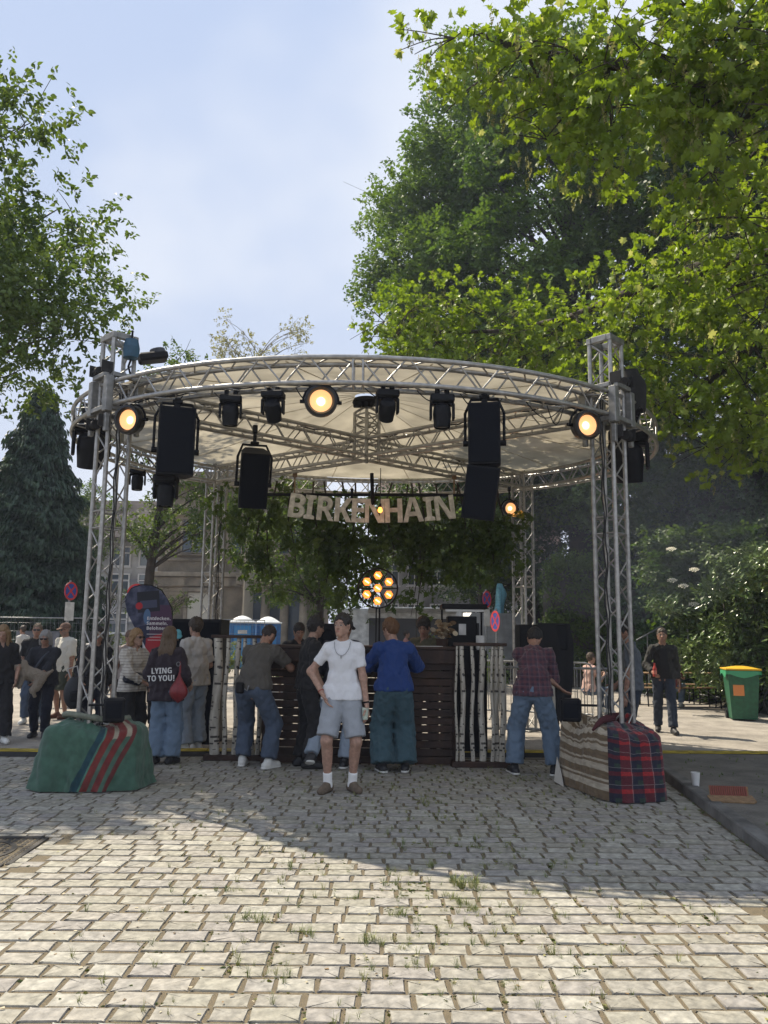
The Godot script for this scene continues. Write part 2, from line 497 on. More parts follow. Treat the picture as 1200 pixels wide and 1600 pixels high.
	obj("raised_grid", rb, iron, mh)
	var rg := Geo.new()
	rg.lathe(Vector3(0, -0.03, 0), Basis.IDENTITY, [Vector2(0.31, 0), Vector2(0.31, 0.03), Vector2(0.27, 0.03), Vector2(0.27, 0)], 40)
	obj("ring", rg, iron, mh)

func weeds() -> void:
	# grass tufts and low weeds that grow in the joints
	var blade := Geo.new()
	rng.seed = 5
	for k in 13:
		var a := rng.randf() * TAU
		var lean := rng.randf_range(0.1, 0.75)
		var h := rng.randf_range(0.45, 1.0)
		var d := Vector3(cos(a), 0, sin(a))
		var s := d.cross(Vector3.UP) * 0.016
		var p0 := d * 0.06
		var p1 := p0 + d * lean * 0.35 * h + Vector3.UP * h * 0.6
		var p2 := p0 + d * lean * h + Vector3.UP * h * (1.0 - lean * 0.35)
		blade.quad(p0 - s, p0 + s, p1 + s * 0.8, p1 - s * 0.8)
		var nn := (p2 - p1).cross(s).normalized()
		blade.tri(p1 - s * 0.8, p1 + s * 0.8, p2, nn, nn, nn)
	var flat := Geo.new()
	for k in 9:
		var a := rng.randf() * TAU
		var d := Vector3(cos(a), 0, sin(a))
		var s := d.cross(Vector3.UP) * 0.16
		var r := rng.randf_range(0.5, 1.0)
		var y := rng.randf_range(0.05, 0.4)
		var p := d * 0.15 * r
		flat.quad(p, p + d * 0.3 * r + s * r + Vector3.UP * y, p + d * 0.75 * r + Vector3.UP * y * 0.8, p + d * 0.3 * r - s * r + Vector3.UP * y, Vector3.UP)
	var gm := blade.mesh()
	var fm := flat.mesh()
	var xf := []
	var cl := []
	var xw := []
	var cw := []
	var tufts := [[0.56, -5.43, 0.16], [0.5, -5.5, 0.13], [0.63, -5.4, 0.12], [0.4, -5.2, 0.11], [0.52, -5.12, 0.1], [0.1, -4.9, 0.12], [-0.42, -4.58, 0.11], [-0.72, -4.82, 0.1], [-0.62, -4.8, 0.1], [0.0, -4.5, 0.1], [-0.06, -4.52, 0.08], [0.55, -5.0, 0.1], [0.95, -5.3, 0.1], [1.05, -4.9, 0.08], [-0.2, -5.2, 0.09], [0.7, -4.7, 0.08], [-0.9, -5.3, 0.08], [0.15, -4.2, 0.09], [0.85, -4.4, 0.08], [-0.5, -4.1, 0.08], [0.35, -5.9, 0.1], [1.3, -5.4, 0.09], [-1.3, -4.9, 0.07], [0.6, -4.0, 0.07], [-0.3, -5.6, 0.07], [0.2, -5.7, 0.08]]
	for t in tufts:
		for k in 7:
			var s: float = t[2] * rng.randf_range(0.5, 0.95)
			xf.append(Transform3D(Basis(Vector3.UP, rng.randf() * TAU).scaled(Vector3(s, s, s)), Vector3(t[0] + rng.randfn() * 0.04, -0.02, t[1] + rng.randfn() * 0.03)))
			cl.append(Color(0.11, 0.15, 0.04).lerp(Color(0.26, 0.27, 0.1), rng.randf()))
	for k in 6500:
		var z := -rng.randf_range(3.2, 10.4)
		var x := rng.randfn() * 1.1 + (0.25 if z > -6 else 0.6)
		if rng.randf() < 0.12: x = rng.randf_range(-4.0, 3.0)
		if x > kerb_x(z): continue
		if noise.get_noise_2d(x * 60.0, z * 60.0) < rng.randf_range(-0.15, 0.3): continue
		var tall := rng.randf() < 0.25
		var s := rng.randf_range(0.04, 0.085) if tall else rng.randf_range(0.025, 0.05)
		var t := Transform3D(Basis(Vector3.UP, rng.randf() * TAU).scaled(Vector3(s, s, s)), Vector3(x, -0.012, z))
		var c := Color(0.1, 0.14, 0.035).lerp(Color(0.24, 0.24, 0.08), rng.randf())
		if tall:
			xf.append(t); cl.append(c)
		else:
			xw.append(t); cw.append(c)
	for k in 260:                                          # along the kerb and on the pavement
		var z := -rng.randf_range(5.0, 10.5)
		var x := kerb_x(z) + (rng.randf_range(-0.06, 0.02) if rng.randf() < 0.4 else rng.randf_range(0.2, 1.6))
		var y := -0.012 if x < kerb_x(z) + 0.02 else 0.085
		if noise.get_noise_2d(x * 40.0 + 50, z * 40.0) < 0.05: continue
		var s := rng.randf_range(0.03, 0.08)
		xf.append(Transform3D(Basis(Vector3.UP, rng.randf() * TAU).scaled(Vector3(s, s * 0.7, s)), Vector3(x, y, z)))
		cl.append(Color(0.07, 0.12, 0.03).lerp(Color(0.15, 0.2, 0.06), rng.randf()))
	var lm := leaf_mat(0.45, 0.7)
	tag(many("joint_grass", gm, lm, xf, cl, self), "tufts of green grass growing between the cobbles", "grass", "", "stuff")
	var bit := Geo.new()
	bit.quad(Vector3(-0.5, 0, -0.3), Vector3(0.5, 0.1, -0.3), Vector3(0.5, 0, 0.3), Vector3(-0.5, 0.15, 0.3), Vector3.UP)
	var xb := []
	var cb := []
	for k in 700:
		var s := rng.randf_range(0.006, 0.022)
		xb.append(Transform3D(Basis(Vector3.UP, rng.randf() * TAU).scaled(Vector3(s, s, s)), Vector3(rng.randf_range(-5.0, 2.7), 0.006, -rng.randf_range(3.0, 10.5))))
		cb.append([Color(0.45, 0.4, 0.28), Color(0.2, 0.13, 0.06), Color(0.1, 0.07, 0.04), Color(0.3, 0.28, 0.1)][k % 4])
	tag(many("fallen_blossom", bit.mesh(), lm, xb, cb, self), "scattered dry petals and seed scales on the cobbles", "litter", "", "stuff")
	tag(many("joint_weeds", fm, lm, xw, cw, self), "low pale green weeds rooted in the cobble joints", "weeds", "", "stuff")
# ---------------------------------------------------------------- the stage roof
const X0 := -0.265
const Z0 := -11.32
const RO := 3.98
const RI := 3.73
const HL := 4.107
const HU := 4.361
func lift(x: float, z: float) -> float: return -0.0093 * (x - X0) + 0.0378 * (Z0 - z)
func rp(deg: float, r: float, y: float) -> Vector3:
	var a := deg_to_rad(deg)
	var x := X0 + r * sin(a)
	var z := Z0 + r * cos(a)
	return Vector3(x, y + lift(x, z), z)
var n_brace := 0
func brace(parent: Node3D, rest: Geo, a: Vector3, b: Vector3, single: bool, r := 0.0095) -> void:
	if single and n_brace < 296:
		n_brace += 1
		var g := Geo.new()
		g.tube(a, b, r, r, 6, false)
		obj("brace", g, M.alu, parent)
	else:
		rest.tube(a, b, r, r, 5, false)
func truss(root: Node3D, called: String, a: Vector3, b: Vector3, side: Vector3, up: Vector3, bay: float, seen: Array, joints := []) -> Node3D:
	# a straight four-chord truss of 0.25 m; seen: which of its four faces get single braces
	var o := Node3D.new()
	o.name = called; root.add_child(o, true)
	var cs := [side + up, side - up, -side - up, -side + up]
	for k in 4:
		var g := Geo.new()
		g.tube(a + cs[k] * 0.125, b + cs[k] * 0.125, 0.0245, 0.0245, 10)
		obj("leg" if called == "tower" else "chord", g, M.alu, o)
	var rest := Geo.new()
	var n := int(round((b - a).length() / bay))
	for f in 4:
		for k in n:
			var s := k % 2
			var p: Vector3 = a.lerp(b, (k + 0.06) / n) + cs[(f + s) % 4] * 0.125
			var q: Vector3 = a.lerp(b, (k + 0.94) / n) + cs[(f + 1 - s) % 4] * 0.125
			brace(o, rest, p, q, f in seen)
	for j in joints:
		for f in 4:
			for e in [-0.09, 0.09]:
				var m: Vector3 = a + (b - a).normalized() * (j + e)
				brace(o, rest, m + cs[f] * 0.125, m + cs[(f + 1) % 4] * 0.125, f in seen, 0.011)
	if rest.v.size(): obj("bracing", rest, M.alu, o).set_meta("kind", "stuff")
	return o
func stage() -> void:
	var root := thing("stage_roof", "round silver truss stage roof with cream fabric canopy on four lattice towers", "stage roof")
	# ring
	var ring := Node3D.new()
	ring.name = "ring_truss"; root.add_child(ring, true)
	for c in [[RO, HU], [RO, HL], [RI, HL], [RI, HU]]:
		var pts := []
		for k in 97: pts.append(rp(k * 3.75, c[0], c[1]))
		var g := Geo.new()
		g.path(pts, 0.0245, 10)
		obj("chord", g, M.alu, ring)
	var rest := Geo.new()
	var cor := [[RO, HU], [RO, HL], [RI, HL], [RI, HU]]
	var nb := 104
	for f in 4:
		for k in nb:
			var s := k % 2
			var d0 := 360.0 * k / nb
			var d1 := 360.0 * (k + 1) / nb
			var c0: Array = cor[(f + s) % 4]
			var c1: Array = cor[(f + 1 - s) % 4]
			var mid := fposmod(d0 + 180.0, 360.0) - 180.0
			brace(ring, rest, rp(d0 + 0.2, c0[0], c0[1]), rp(d1 - 0.2, c1[0], c1[1]), f == 0 and absf(mid) < 75 or f == 1 and absf(mid) < 42)
	for k in 8:                                            # uprights at the joints between ring segments
		for e in [-0.7, 0.7]:
			for f in 4: brace(ring, rest, rp(k * 45 + e, cor[f][0], cor[f][1]), rp(k * 45 + e, cor[(f + 1) % 4][0], cor[(f + 1) % 4][1]), f == 0 and k in [0, 1, 7], 0.011)
	obj("bracing", rest, M.alu, ring).set_meta("kind", "stuff")
	# towers, turned with the ring
	var tops := {45: 4.86, -45: 4.82, 135: 4.72, -135: 4.72}
	for deg in [-45, 45, -135, 135]:
		var b := rp(deg, 3.855, 0.0)
		var rad := Vector3(sin(deg_to_rad(deg)), 0, cos(deg_to_rad(deg)))
		var tan_ := rad.cross(Vector3.UP)
		var base := Vector3(b.x, 0.03, b.z)
		var top := Vector3(b.x, tops[deg], b.z)
		var front: bool = absi(deg) == 45
		var tw := truss(root, "tower", base, top, rad, tan_, 0.262, ([0, 1] if deg > 0 else [0, 3]) if front else [], [0.5, 2.75] if front else [2.5])
		var bas := Basis(tan_, Vector3.UP, -rad) if tan_.cross(Vector3.UP).dot(-rad) > 0 else Basis(tan_, Vector3.UP, rad)
		var bg := Geo.new()
		bg.box(Vector3(b.x, 0.015, b.z), Vector3(0.5, 0.03, 0.5), bas, 0.004)
		obj("base_plate", bg, M.alu_dull, tw)
		if not front: continue
		# the sleeve block that carries the ring: corner posts, bands and rollers
		var sl := Geo.new()
		var ly := lift(b.x, b.z)
		for s in [-1, 1]:
			for t in [-1, 1]:
				sl.box(Vector3(b.x, (HL + HU) * 0.5 + ly - 0.03, b.z) + rad * s * 0.178 + tan_ * t * 0.178, Vector3(0.085, 0.4, 0.085), bas, 0.008)
				sl.box(Vector3(b.x, HL + ly - 0.22, b.z) + rad * s * 0.178 + tan_ * t * 0.178, Vector3(0.05, 0.2, 0.05), bas, 0.006)
		for y in [HL + ly - 0.05, HU + ly + 0.07]:
			for s in [-1, 1]:
				sl.box(Vector3(b.x, y, b.z) + rad * s * 0.19, Vector3(0.3, 0.05, 0.05), bas, 0.005)
				sl.box(Vector3(b.x, y, b.z) + tan_ * s * 0.19, Vector3(0.05, 0.05, 0.3), bas, 0.005)
		obj("sleeve_block", sl, M.alu_dull, tw)
		var wh := Geo.new()
		for s in [-1, 1]:
			for y in [HU + ly + 0.15, HL + ly - 0.2]:
				var c: Vector3 = Vector3(b.x, y, b.z) + rad * 0.17 + tan_ * s * 0.1
				wh.tube(c - tan_ * 0.03, c + tan_ * 0.03, 0.055, 0.055, 14)
				wh.box(c + rad * 0.02 + tan_ * s * 0.045, Vector3(0.012, 0.13, 0.13), bas, 0.002)
		obj("guide_roller", wh, M.rubber, tw)
		var tf := Geo.new()
		for s in [-1, 1]:
			tf.box(top + rad * s * 0.125 + Vector3.UP * 0.0, Vector3(0.31, 0.07, 0.055), bas, 0.005)
			tf.box(top + tan_ * s * 0.125 + Vector3.UP * 0.004, Vector3(0.055, 0.07, 0.19), bas, 0.005)
		obj("top_frame", tf, M.alu_dull, tw)
		var ch := Geo.new()
		var cp := []
		for k in 9: cp.append(top + rad * (0.06 + 0.008 * sin(k * 1.9)) + Vector3.DOWN * (k * 0.055))
		ch.path(cp, 0.012, 6)
		obj("chain", ch, M.black, tw)
	# cross trusses
	var side_of := {-45: [0], 45: [2], -135: [], 135: []}
	for deg in [-45, 45, -135, 135]:
		var rad := Vector3(sin(deg_to_rad(deg)), 0, cos(deg_to_rad(deg)))
		var a := Vector3(X0, 4.234, Z0) + rad * 0.16
		var b := rp(deg, 3.68, 4.234)
		truss(root, "cross_truss", a, b, rad.cross(Vector3.UP), Vector3.UP, 0.235, side_of[deg])
	var hub := Geo.new()
	for k in 4:
		var d := Vector3(sin(k * PI / 2 + PI / 4), 0, cos(k * PI / 2 + PI / 4))
		var e := Vector3(d.z, 0, -d.x)
		hub.tube(Vector3(X0, 4.07, Z0) + (d + e) * 0.125, Vector3(X0, 4.78, Z0) + (d + e) * 0.125, 0.0245, 0.0245, 8)
		for y in [4.1, 4.2, 4.36, 4.46, 4.6, 4.74]:
			hub.tube(Vector3(X0, y, Z0) + (d + e) * 0.125, Vector3(X0, y, Z0) + (d - e) * 0.125, 0.012, 0.012, 6)
		for y in [4.46, 4.6]: hub.tube(Vector3(X0, y, Z0) + (d + e) * 0.125, Vector3(X0, y + 0.14, Z0) + (d - e) * 0.125, 0.01, 0.01, 6)
		hub.tube(Vector3(X0, 4.78, Z0) + (d + e) * 0.125, Vector3(X0, 4.87, Z0) + (d + e) * 0.02, 0.018, 0.018, 6)
	obj("hub_mast", hub, M.alu, root)
	var cap := Geo.new()
	cap.lathe(Vector3(X0, 4.86, Z0), Basis.IDENTITY, [Vector2(0.0, 0.0), Vector2(0.07, 0.0), Vector2(0.12, 0.06), Vector2(0.22, 0.07), Vector2(0.2, 0.12), Vector2(0.0, 0.14)], 20)
	cap.box(Vector3(X0 - 0.14, 4.9, Z0 + 0.06), Vector3(0.12, 0.1, 0.12), Basis.IDENTITY, 0.01)
	obj("mast_cap", cap, M.black, root)
	# canopy fabric: a shallow cone in sewn panels that sag a little between ring and mast
	var cg := Geo.new()
	cg.sheet(120, 22, func(u, v):
		var r: float = lerpf(0.18, 3.8, v)
		var a: float = u * 360.0
		var y: float = 4.405 + 0.62 * pow(1.0 - v, 1.15) - 0.05 * sin(v * PI) * absf(cos(deg_to_rad(a) * 8.0)) - 0.006 * sin(deg_to_rad(a) * 41.0 + 3.0 * sin(v * 9.0)) * sin(v * PI) 
		return rp(a, r, y))
	var fab := mat(lin(0.6, 0.575, 0.53), 0.85, 0.0, T.soft, 0.35, T.bump, 0.25)
	fab.cull_mode = BaseMaterial3D.CULL_DISABLED
	fab.backlight_enabled = true
	fab.backlight = Color(0.9, 0.88, 0.82)
	obj("canopy", cg, fab, root)
	var seams := Geo.new()
	for k in 16:
		var pts := []
		for j in 12: pts.append(rp(k * 22.5 + 11.25, lerpf(0.2, 3.75, j / 11.0), 4.4 + 0.62 * pow(1.0 - j / 11.0, 1.15)))
		seams.path(pts, 0.006, 5)
	obj("canopy_seam", seams, mat(lin(0.5, 0.45, 0.36), 0.9), root)
	# cables lying along the trusses and looping down to the fixtures
	var cb := Geo.new()
	rng.seed = 41
	for k in 3:
		var pts := []
		for j in 41: pts.append(rp(-52.0 + j * 2.5, RI + 0.04 + 0.03 * k, HL + 0.035 + 0.012 * sin(j * 1.3 + k)))
		cb.path(pts, 0.008, 5)
	for deg in [-34.0, -22.0, -9.0, 1.0, 8.5, 15.0, 30.0, 36.0, 26.0]:
		var pts := []
		var w := rng.randf_range(3.0, 7.0)
		var h := rng.randf_range(0.08, 0.22)
		for j in 11: pts.append(rp(deg + w * j / 10.0, 3.86, HL - 0.02 - h * sin(PI * j / 10.0)))
		cb.path(pts, 0.006, 5)
	for s in [-45, 45, 135]:
		var pts := []
		for j in 21: pts.append(rp(s, 3.7 * j / 20.0, 4.37 + 0.02 * sin(j * 2.0)) + Vector3(0.05 * sin(j * 0.9), 0, 0.05))
		cb.path(pts, 0.011, 5)
	obj("cable", cb, M.rubber, root)
	for e in [[-45, 0.1, 0.16], [45, -0.12, 0.15], [-135, 0.1, 0.1]]:      # bundles tied to the tower legs
		var b := rp(e[0], 3.855, 0.0)
		var cg2 := Geo.new()
		for w in 2:
			var pts := []
			for j in 24: pts.append(Vector3(b.x + e[1] + 0.022 * w + 0.012 * sin(j * 1.7 + w), 4.15 - j * 0.155, b.z + e[2] + 0.01 * cos(j * 2.1 + w)))
			cg2.path(pts, 0.008, 5)
		obj("cable_bundle", cg2, M.rubber, root)

# ---------------------------------------------------------------- hanging fixtures
func clamp_at(g: Geo, top: Vector3) -> void:
	g.box(top + Vector3(0, -0.03, 0), Vector3(0.06, 0.1, 0.07), Basis.IDENTITY, 0.008)
	g.tube(top + Vector3(0, -0.07, 0), top + Vector3(0, -0.14, 0), 0.02, 0.02, 8)
func yoke(w: float, h: float, drop := 0.0, r := 0.013) -> Geo:
	var g := Geo.new()
	g.path([Vector3(-w, -h - drop, 0), Vector3(-w, -0.03, 0), Vector3(-w * 0.8, 0, 0), Vector3(w * 0.8, 0, 0), Vector3(w, -0.03, 0), Vector3(w, -h - drop, 0)], r, 6)
	return g
func moving_head(at: Vector3, turn: float, tilt: float, label: String, s := 1.0, top := 0.0) -> void:
	# 'at' is the middle of the head; the clamp reaches up to the truss
	var o := thing("moving_head_light", label, "stage light", at, turn, "moving head stage lights")
	o.scale = Vector3(s, s, s)
	var up := (top - at.y) / s if top > 0.0 else 0.36
	var g := Geo.new()
	for k in [-1, 1]:
		g = Geo.new()
		clamp_at(g, Vector3(k * 0.06, up, 0))
		obj("clamp", g, M.black, o)
	g = Geo.new()
	g.box(Vector3(0, 0.19, 0), Vector3(0.3, 0.1, 0.22), Basis.IDENTITY, 0.02)
	g.box(Vector3(0, (up - 0.14 + 0.24) * 0.5, 0), Vector3(0.2, maxf(0.02, up - 0.14 - 0.24), 0.05))
	obj("base_box", g, M.black, o)
	g = Geo.new()
	g.box(Vector3(0, 0.125, 0), Vector3(0.3, 0.03, 0.1), Basis.IDENTITY, 0.008)
	for k in [-1, 1]: g.box(Vector3(k * 0.14, 0.03, 0), Vector3(0.03, 0.2, 0.12), Basis.IDENTITY, 0.01)
	obj("yoke", g, M.black, o)
	g = Geo.new()
	var b := Basis(Vector3.RIGHT, tilt)
	g.lathe(Vector3.ZERO, b, [Vector2(0.0, 0.13), Vector2(0.07, 0.13), Vector2(0.105, 0.09), Vector2(0.115, 0.0), Vector2(0.105, -0.1), Vector2(0.1, -0.17), Vector2(0.088, -0.175), Vector2(0.085, -0.15)], 20)
	obj("head", g, M.black, o)
	g = Geo.new()
	g.lathe(Vector3.ZERO, b, [Vector2(0.086, -0.155), Vector2(0.0, -0.168)], 20)
	obj("lens", g, M.black_gloss, o)
func blinder(at: Vector3, turn: float, tilt: float, label: String, s := 1.0, top := 0.0) -> void:
	var o := thing("spotlight", label, "stage light", at, turn, "lit warm spotlights")
	o.scale = Vector3(s, s, s)
	var up := (top - at.y) / s if top > 0.0 else 0.36
	var g := Geo.new()
	clamp_at(g, Vector3(0, up, -0.03))
	g.tube(Vector3(0, up - 0.14, -0.03), Vector3(0, 0.2, -0.03), 0.015, 0.015, 6)
	obj("clamp", g, M.black, o)
	g = Geo.new()
	var pts := []
	for k in 13: pts.append(Vector3(0.2 * cos(PI * k / 12.0), 0.21 * sin(PI * k / 12.0), -0.03))
	g.path(pts, 0.014, 6)
	for k in [-1, 1]: g.tube(Vector3(k * 0.17, 0, -0.03), Vector3(k * 0.235, 0, -0.03), 0.022, 0.022, 8)
	obj("yoke", g, M.black, o)
	var b := Basis(Vector3.RIGHT, PI / 2 + tilt)                        # the bowl opens along +z, tipped down
	g = Geo.new()
	g.lathe(Vector3.ZERO, b, [Vector2(0.0, -0.17), Vector2(0.1, -0.155), Vector2(0.165, -0.08), Vector2(0.185, 0.02), Vector2(0.18, 0.08), Vector2(0.15, 0.09), Vector2(0.128, 0.06), Vector2(0.124, 0.045)], 28)
	obj("housing", g, mat(lin(0.02, 0.02, 0.022), 0.4, 0.3, T.soft, 3.0), o)
	g = Geo.new()
	g.lathe(Vector3.ZERO, b, [Vector2(0.125, 0.046), Vector2(0.085, 0.02), Vector2(0.05, 0.005)], 28)
	obj("reflector", g, M.lens, o)
	g = Geo.new()
	g.lathe(Vector3.ZERO, b, [Vector2(0.05, 0.005), Vector2(0.03, 0.03), Vector2(0.0, 0.036)], 24)
	obj("lamp_bulb", g, M.lens_hot, o)
	var l := SpotLight3D.new()
	l.name = "lamp_light"; l.light_color = Color(1.0, 0.66, 0.32); l.light_energy = 0.35; l.spot_angle = 55.0; l.spot_range = 20.0; l.spot_attenuation = 2.0; l.light_size = 0.12; l.shadow_enabled = true
	o.add_child(l)
	l.position = b * Vector3(0, 0.1, 0)
	l.basis = b * Basis(Vector3.RIGHT, PI / 2)
func speaker_box(g: Geo, gr: Geo, c: Vector3, w: float, h: float, d: float, b := Basis.IDENTITY, taper := 0.35) -> void:
	# a trapezoid cabinet, grille on +z
	var f := w * 0.5
	var k := w * 0.5 * (1.0 - taper)
	var poly := PackedVector2Array([Vector2(-f, d * 0.5), Vector2(f, d * 0.5), Vector2(f, d * 0.1), Vector2(k, -d * 0.5), Vector2(-k, -d * 0.5), Vector2(-f, d * 0.1)])
	g.prism(poly, h, c, b * Basis(Vector3.RIGHT, PI / 2))
	gr.box(c + b * Vector3(0, 0, d * 0.5 + 0.006), Vector3(w - 0.03, h - 0.03, 0.014), b, 0.004)
func speaker(at: Vector3, turn: float, tilt: float, size: Vector3, top: float, label: String, lower := false) -> void:
	var o := thing("loudspeaker", label, "loudspeaker", at, turn, "hanging loudspeakers")
	var b := Basis(Vector3.RIGHT, tilt)
	var g := Geo.new()
	var gr := Geo.new()
	speaker_box(g, gr, Vector3.ZERO, size.x, size.y, size.z, b)
	obj("cabinet", g, M.black, o)
	obj("grille", gr, M.grille, o)
	if lower:
		g = Geo.new(); gr = Geo.new()
		var b2 := Basis(Vector3.FORWARD, 0.14) * Basis(Vector3.RIGHT, tilt + 0.12)
		speaker_box(g, gr, b * Vector3(0, -size.y * 0.5, 0) + b2 * Vector3(0.0, -size.y * 0.44, 0.02), size.x * 1.02, size.y * 0.86, size.z, b2)
		obj("lower_cabinet", g, M.black, o)
		obj("lower_grille", gr, M.grille, o)
	var w := size.x * 0.5 + 0.035
	var yk := Geo.new()
	var y0 := size.y * 0.5 + 0.07
	yk.path([b * Vector3(-w, -size.y * 0.12, 0), b * Vector3(-w, size.y * 0.38, 0.0), Vector3(-w * 0.7, y0, 0), Vector3(w * 0.7, y0, 0), b * Vector3(w, size.y * 0.38, 0), b * Vector3(w, -size.y * 0.12, 0)], 0.016, 6)
	for k in [-1, 1]: yk.tube(b * Vector3(k * (w - 0.05), -size.y * 0.12, 0), b * Vector3(k * (w + 0.02), -size.y * 0.12, 0), 0.03, 0.03, 8)
	obj("yoke", yk, M.black, o)
	g = Geo.new()
	clamp_at(g, Vector3(0, top - at.y, 0))
	g.tube(Vector3(0, top - at.y - 0.1, 0), Vector3(0, y0, 0), 0.022, 0.022, 8)
	g.box(Vector3(0, y0 + 0.02, 0), Vector3(0.1, 0.04, 0.08), Basis.IDENTITY, 0.006)
	obj("clamp", g, M.black, o)
func fixtures() -> void:
	var low := HL + lift(0, -7.5) - 0.02
	blinder(Vector3(-2.72, 3.82, -8.3), -0.35, 0.12, "lit round warm spotlight beside the left front tower", 0.86, low + 0.02)
	blinder(Vector3(-0.62, 3.8, -7.45), 0.1, 0.1, "lit round warm spotlight at the middle of the front truss", 0.86, low)
	blinder(Vector3(2.12, 3.8, -8.22), 0.3, 0.1, "lit round warm spotlight beside the right front tower", 0.86, low)
	blinder(Vector3(2.15, 3.74, -13.5), 0.25, 0.15, "small lit warm spotlight beside the right rear tower", 0.75, 4.1)
	moving_head(Vector3(-1.52, 3.72, -7.62), 0.15, 0.1, "black moving head light right of the big left loudspeaker", 0.72, low)
	moving_head(Vector3(-1.09, 3.74, -7.52), -0.1, 0.75, "black tilted wash light left of the middle lit spotlight", 0.72, low)
	moving_head(Vector3(0.02, 3.74, -7.45), 0.15, 0.8, "black tilted wash light right of the middle lit spotlight", 0.72, low)
	moving_head(Vector3(0.55, 3.7, -7.5), 0.0, 0.05, "black moving head light left of the right loudspeaker stack", 0.78, low)
	moving_head(Vector3(-2.22, 2.98, -8.0), 0.0, 0.0, "black moving head light directly below the big left loudspeaker", 0.78)
	moving_head(Vector3(-4.05, 4.02, -12.9), 0.2, 0.0, "small black moving head light on the far left ring behind the tower", 0.85)
	moving_head(Vector3(-3.72, 3.88, -9.9), 0.4, 0.3, "large dark wash light left of the left front tower", 1.5)
	moving_head(Vector3(2.98, 3.72, -9.55), -0.3, 0.2, "large dark wash light right of the right front tower", 1.55)
	speaker(Vector3(-2.13, 3.49, -7.95), 0.3, 0.06, Vector3(0.36, 0.68, 0.38), low, "big black loudspeaker hanging left on the front truss")
	speaker(Vector3(0.98, 3.53, -7.66), -0.15, 0.04, Vector3(0.31, 0.6, 0.34), low, "stack of two black loudspeakers hanging right on the front truss", true)
	speaker(Vector3(-1.6, 3.46, -9.6), 0.25, 0.42, Vector3(0.34, 0.68, 0.36), 4.1, "black loudspeaker tilted steeply down on the left cross truss")
	# small things on the towers
	var o := thing("motor_hood", "small blue covered hoist motor on the left front tower top", "hoist motor", Vector3(-2.82, 4.68, -8.5))
	var g := Geo.new()
	g.lathe(Vector3(0, 0, 0), Basis.IDENTITY, [Vector2(0, 0.12), Vector2(0.07, 0.11), Vector2(0.09, 0.02), Vector2(0.085, -0.1), Vector2(0.0, -0.12)], 14)
	obj("cover", g, mat(lin(0.03, 0.1, 0.17), 0.6, 0, T.soft, 3.0), o)
	g = Geo.new(); g.tube(Vector3(0, 0.11, 0), Vector3(0, 0.22, 0), 0.012, 0.012, 6); obj("hook", g, M.black, o)
	g = Geo.new(); g.path([Vector3(0, -0.12, 0), Vector3(-0.02, -0.2, 0.01), Vector3(0.01, -0.3, 0)], 0.012, 6); obj("chain", g, M.black, o)
	o = thing("moving_head_light", "dark flat light lying on the ring beside the left tower", "stage light", Vector3(-2.5, 4.5, -8.25), 0.4)
	g = Geo.new(); g.box(Vector3.ZERO, Vector3(0.3, 0.09, 0.2), Basis(Vector3.BACK, 0.25), 0.02); obj("housing", g, M.black, o)
	g = Geo.new(); g.lathe(Vector3(0.05, 0.05, 0), Basis(Vector3.BACK, 0.25), [Vector2(0.09, 0), Vector2(0.08, 0.05), Vector2(0, 0.06)], 14); obj("lens", g, M.black_gloss, o)
	o = thing("cloth_hood", "black cloth bag hanging outside the right front tower", "bag", Vector3(2.83, 4.44, -8.95), -0.5)
	g = Geo.new()
	g.sheet(16, 10, func(u, v):
		var a: float = u * TAU
		var w: float = lerpf(0.1, 0.17, smoothstep(0.0, 0.4, v)) * (1.0 + 0.12 * sin(a * 3.0 + v * 4.0))
		return Vector3(cos(a) * w, 0.22 - v * 0.5 - 0.03 * cos(a * 5.0) * v, sin(a) * w * 0.7))
	obj("cover", g, M.rubber, o)
	g = Geo.new(); g.path([Vector3(-0.02, 0.22, 0), Vector3(-0.18, 0.42, 0), Vector3(-0.36, 0.62, 0.02)], 0.01, 5); obj("strap", g, M.black, o)
	# seven-cell lamp on a stand
	o = thing("cluster_lamp", "round black lamp of seven glowing amber cells on a stand", "lamp", Vector3(-0.08, 0, -12.2))
	g = Geo.new()
	var c := Vector3(0, 2.28, 0)
	var pts := []
	for k in 25: pts.append(c + Vector3(cos(TAU * k / 24), sin(TAU * k / 24), 0) * 0.3)
	g.path(pts, 0.014, 6)
	for k in 3: g.tube(c + Vector3(cos(PI * k / 3), sin(PI * k / 3), -0.06) * 0.3, c - Vector3(cos(PI * k / 3), sin(PI * k / 3), 0.06) * 0.3, 0.01, 0.01, 6)
	obj("ring_frame", g, M.black, o)
	g = Geo.new()
	g.tube(Vector3(0.03, 0.02, -0.05), Vector3(0.03, 2.0, -0.05), 0.014, 0.014, 8)
	g.tube(Vector3(-0.02, 0.02, -0.05), Vector3(-0.02, 2.0, -0.05), 0.01, 0.01, 8)
	for k in 3: g.tube(Vector3(0.0, 0.4, -0.05), Vector3(0.4 * cos(TAU * k / 3), 0.015, -0.05 + 0.4 * sin(TAU * k / 3)), 0.012, 0.012, 6)
	obj("stand", g, M.black, o)
	var amber := glow(Color(1.0, 0.6, 0.27), 0.55)
	for k in 7:
		var p := c + (Vector3.ZERO if k == 6 else Vector3(sin(TAU * k / 6), cos(TAU * k / 6), 0) * 0.192)
		var cell := Geo.new()
		cell.lathe(p, Basis(Vector3.RIGHT, PI / 2) * Basis(Vector3.UP, 0.0), [Vector2(0.07, 0.04), Vector2(0.07, -0.03), Vector2(0.03, -0.05)], 6)
		var ce := obj("cell_housing", cell, M.black, o)
		var f := Geo.new()
		f.lathe(p, Basis(Vector3.RIGHT, PI / 2), [Vector2(0.066, 0.036), Vector2(0.04, 0.0), Vector2(0.0, -0.01)], 6)
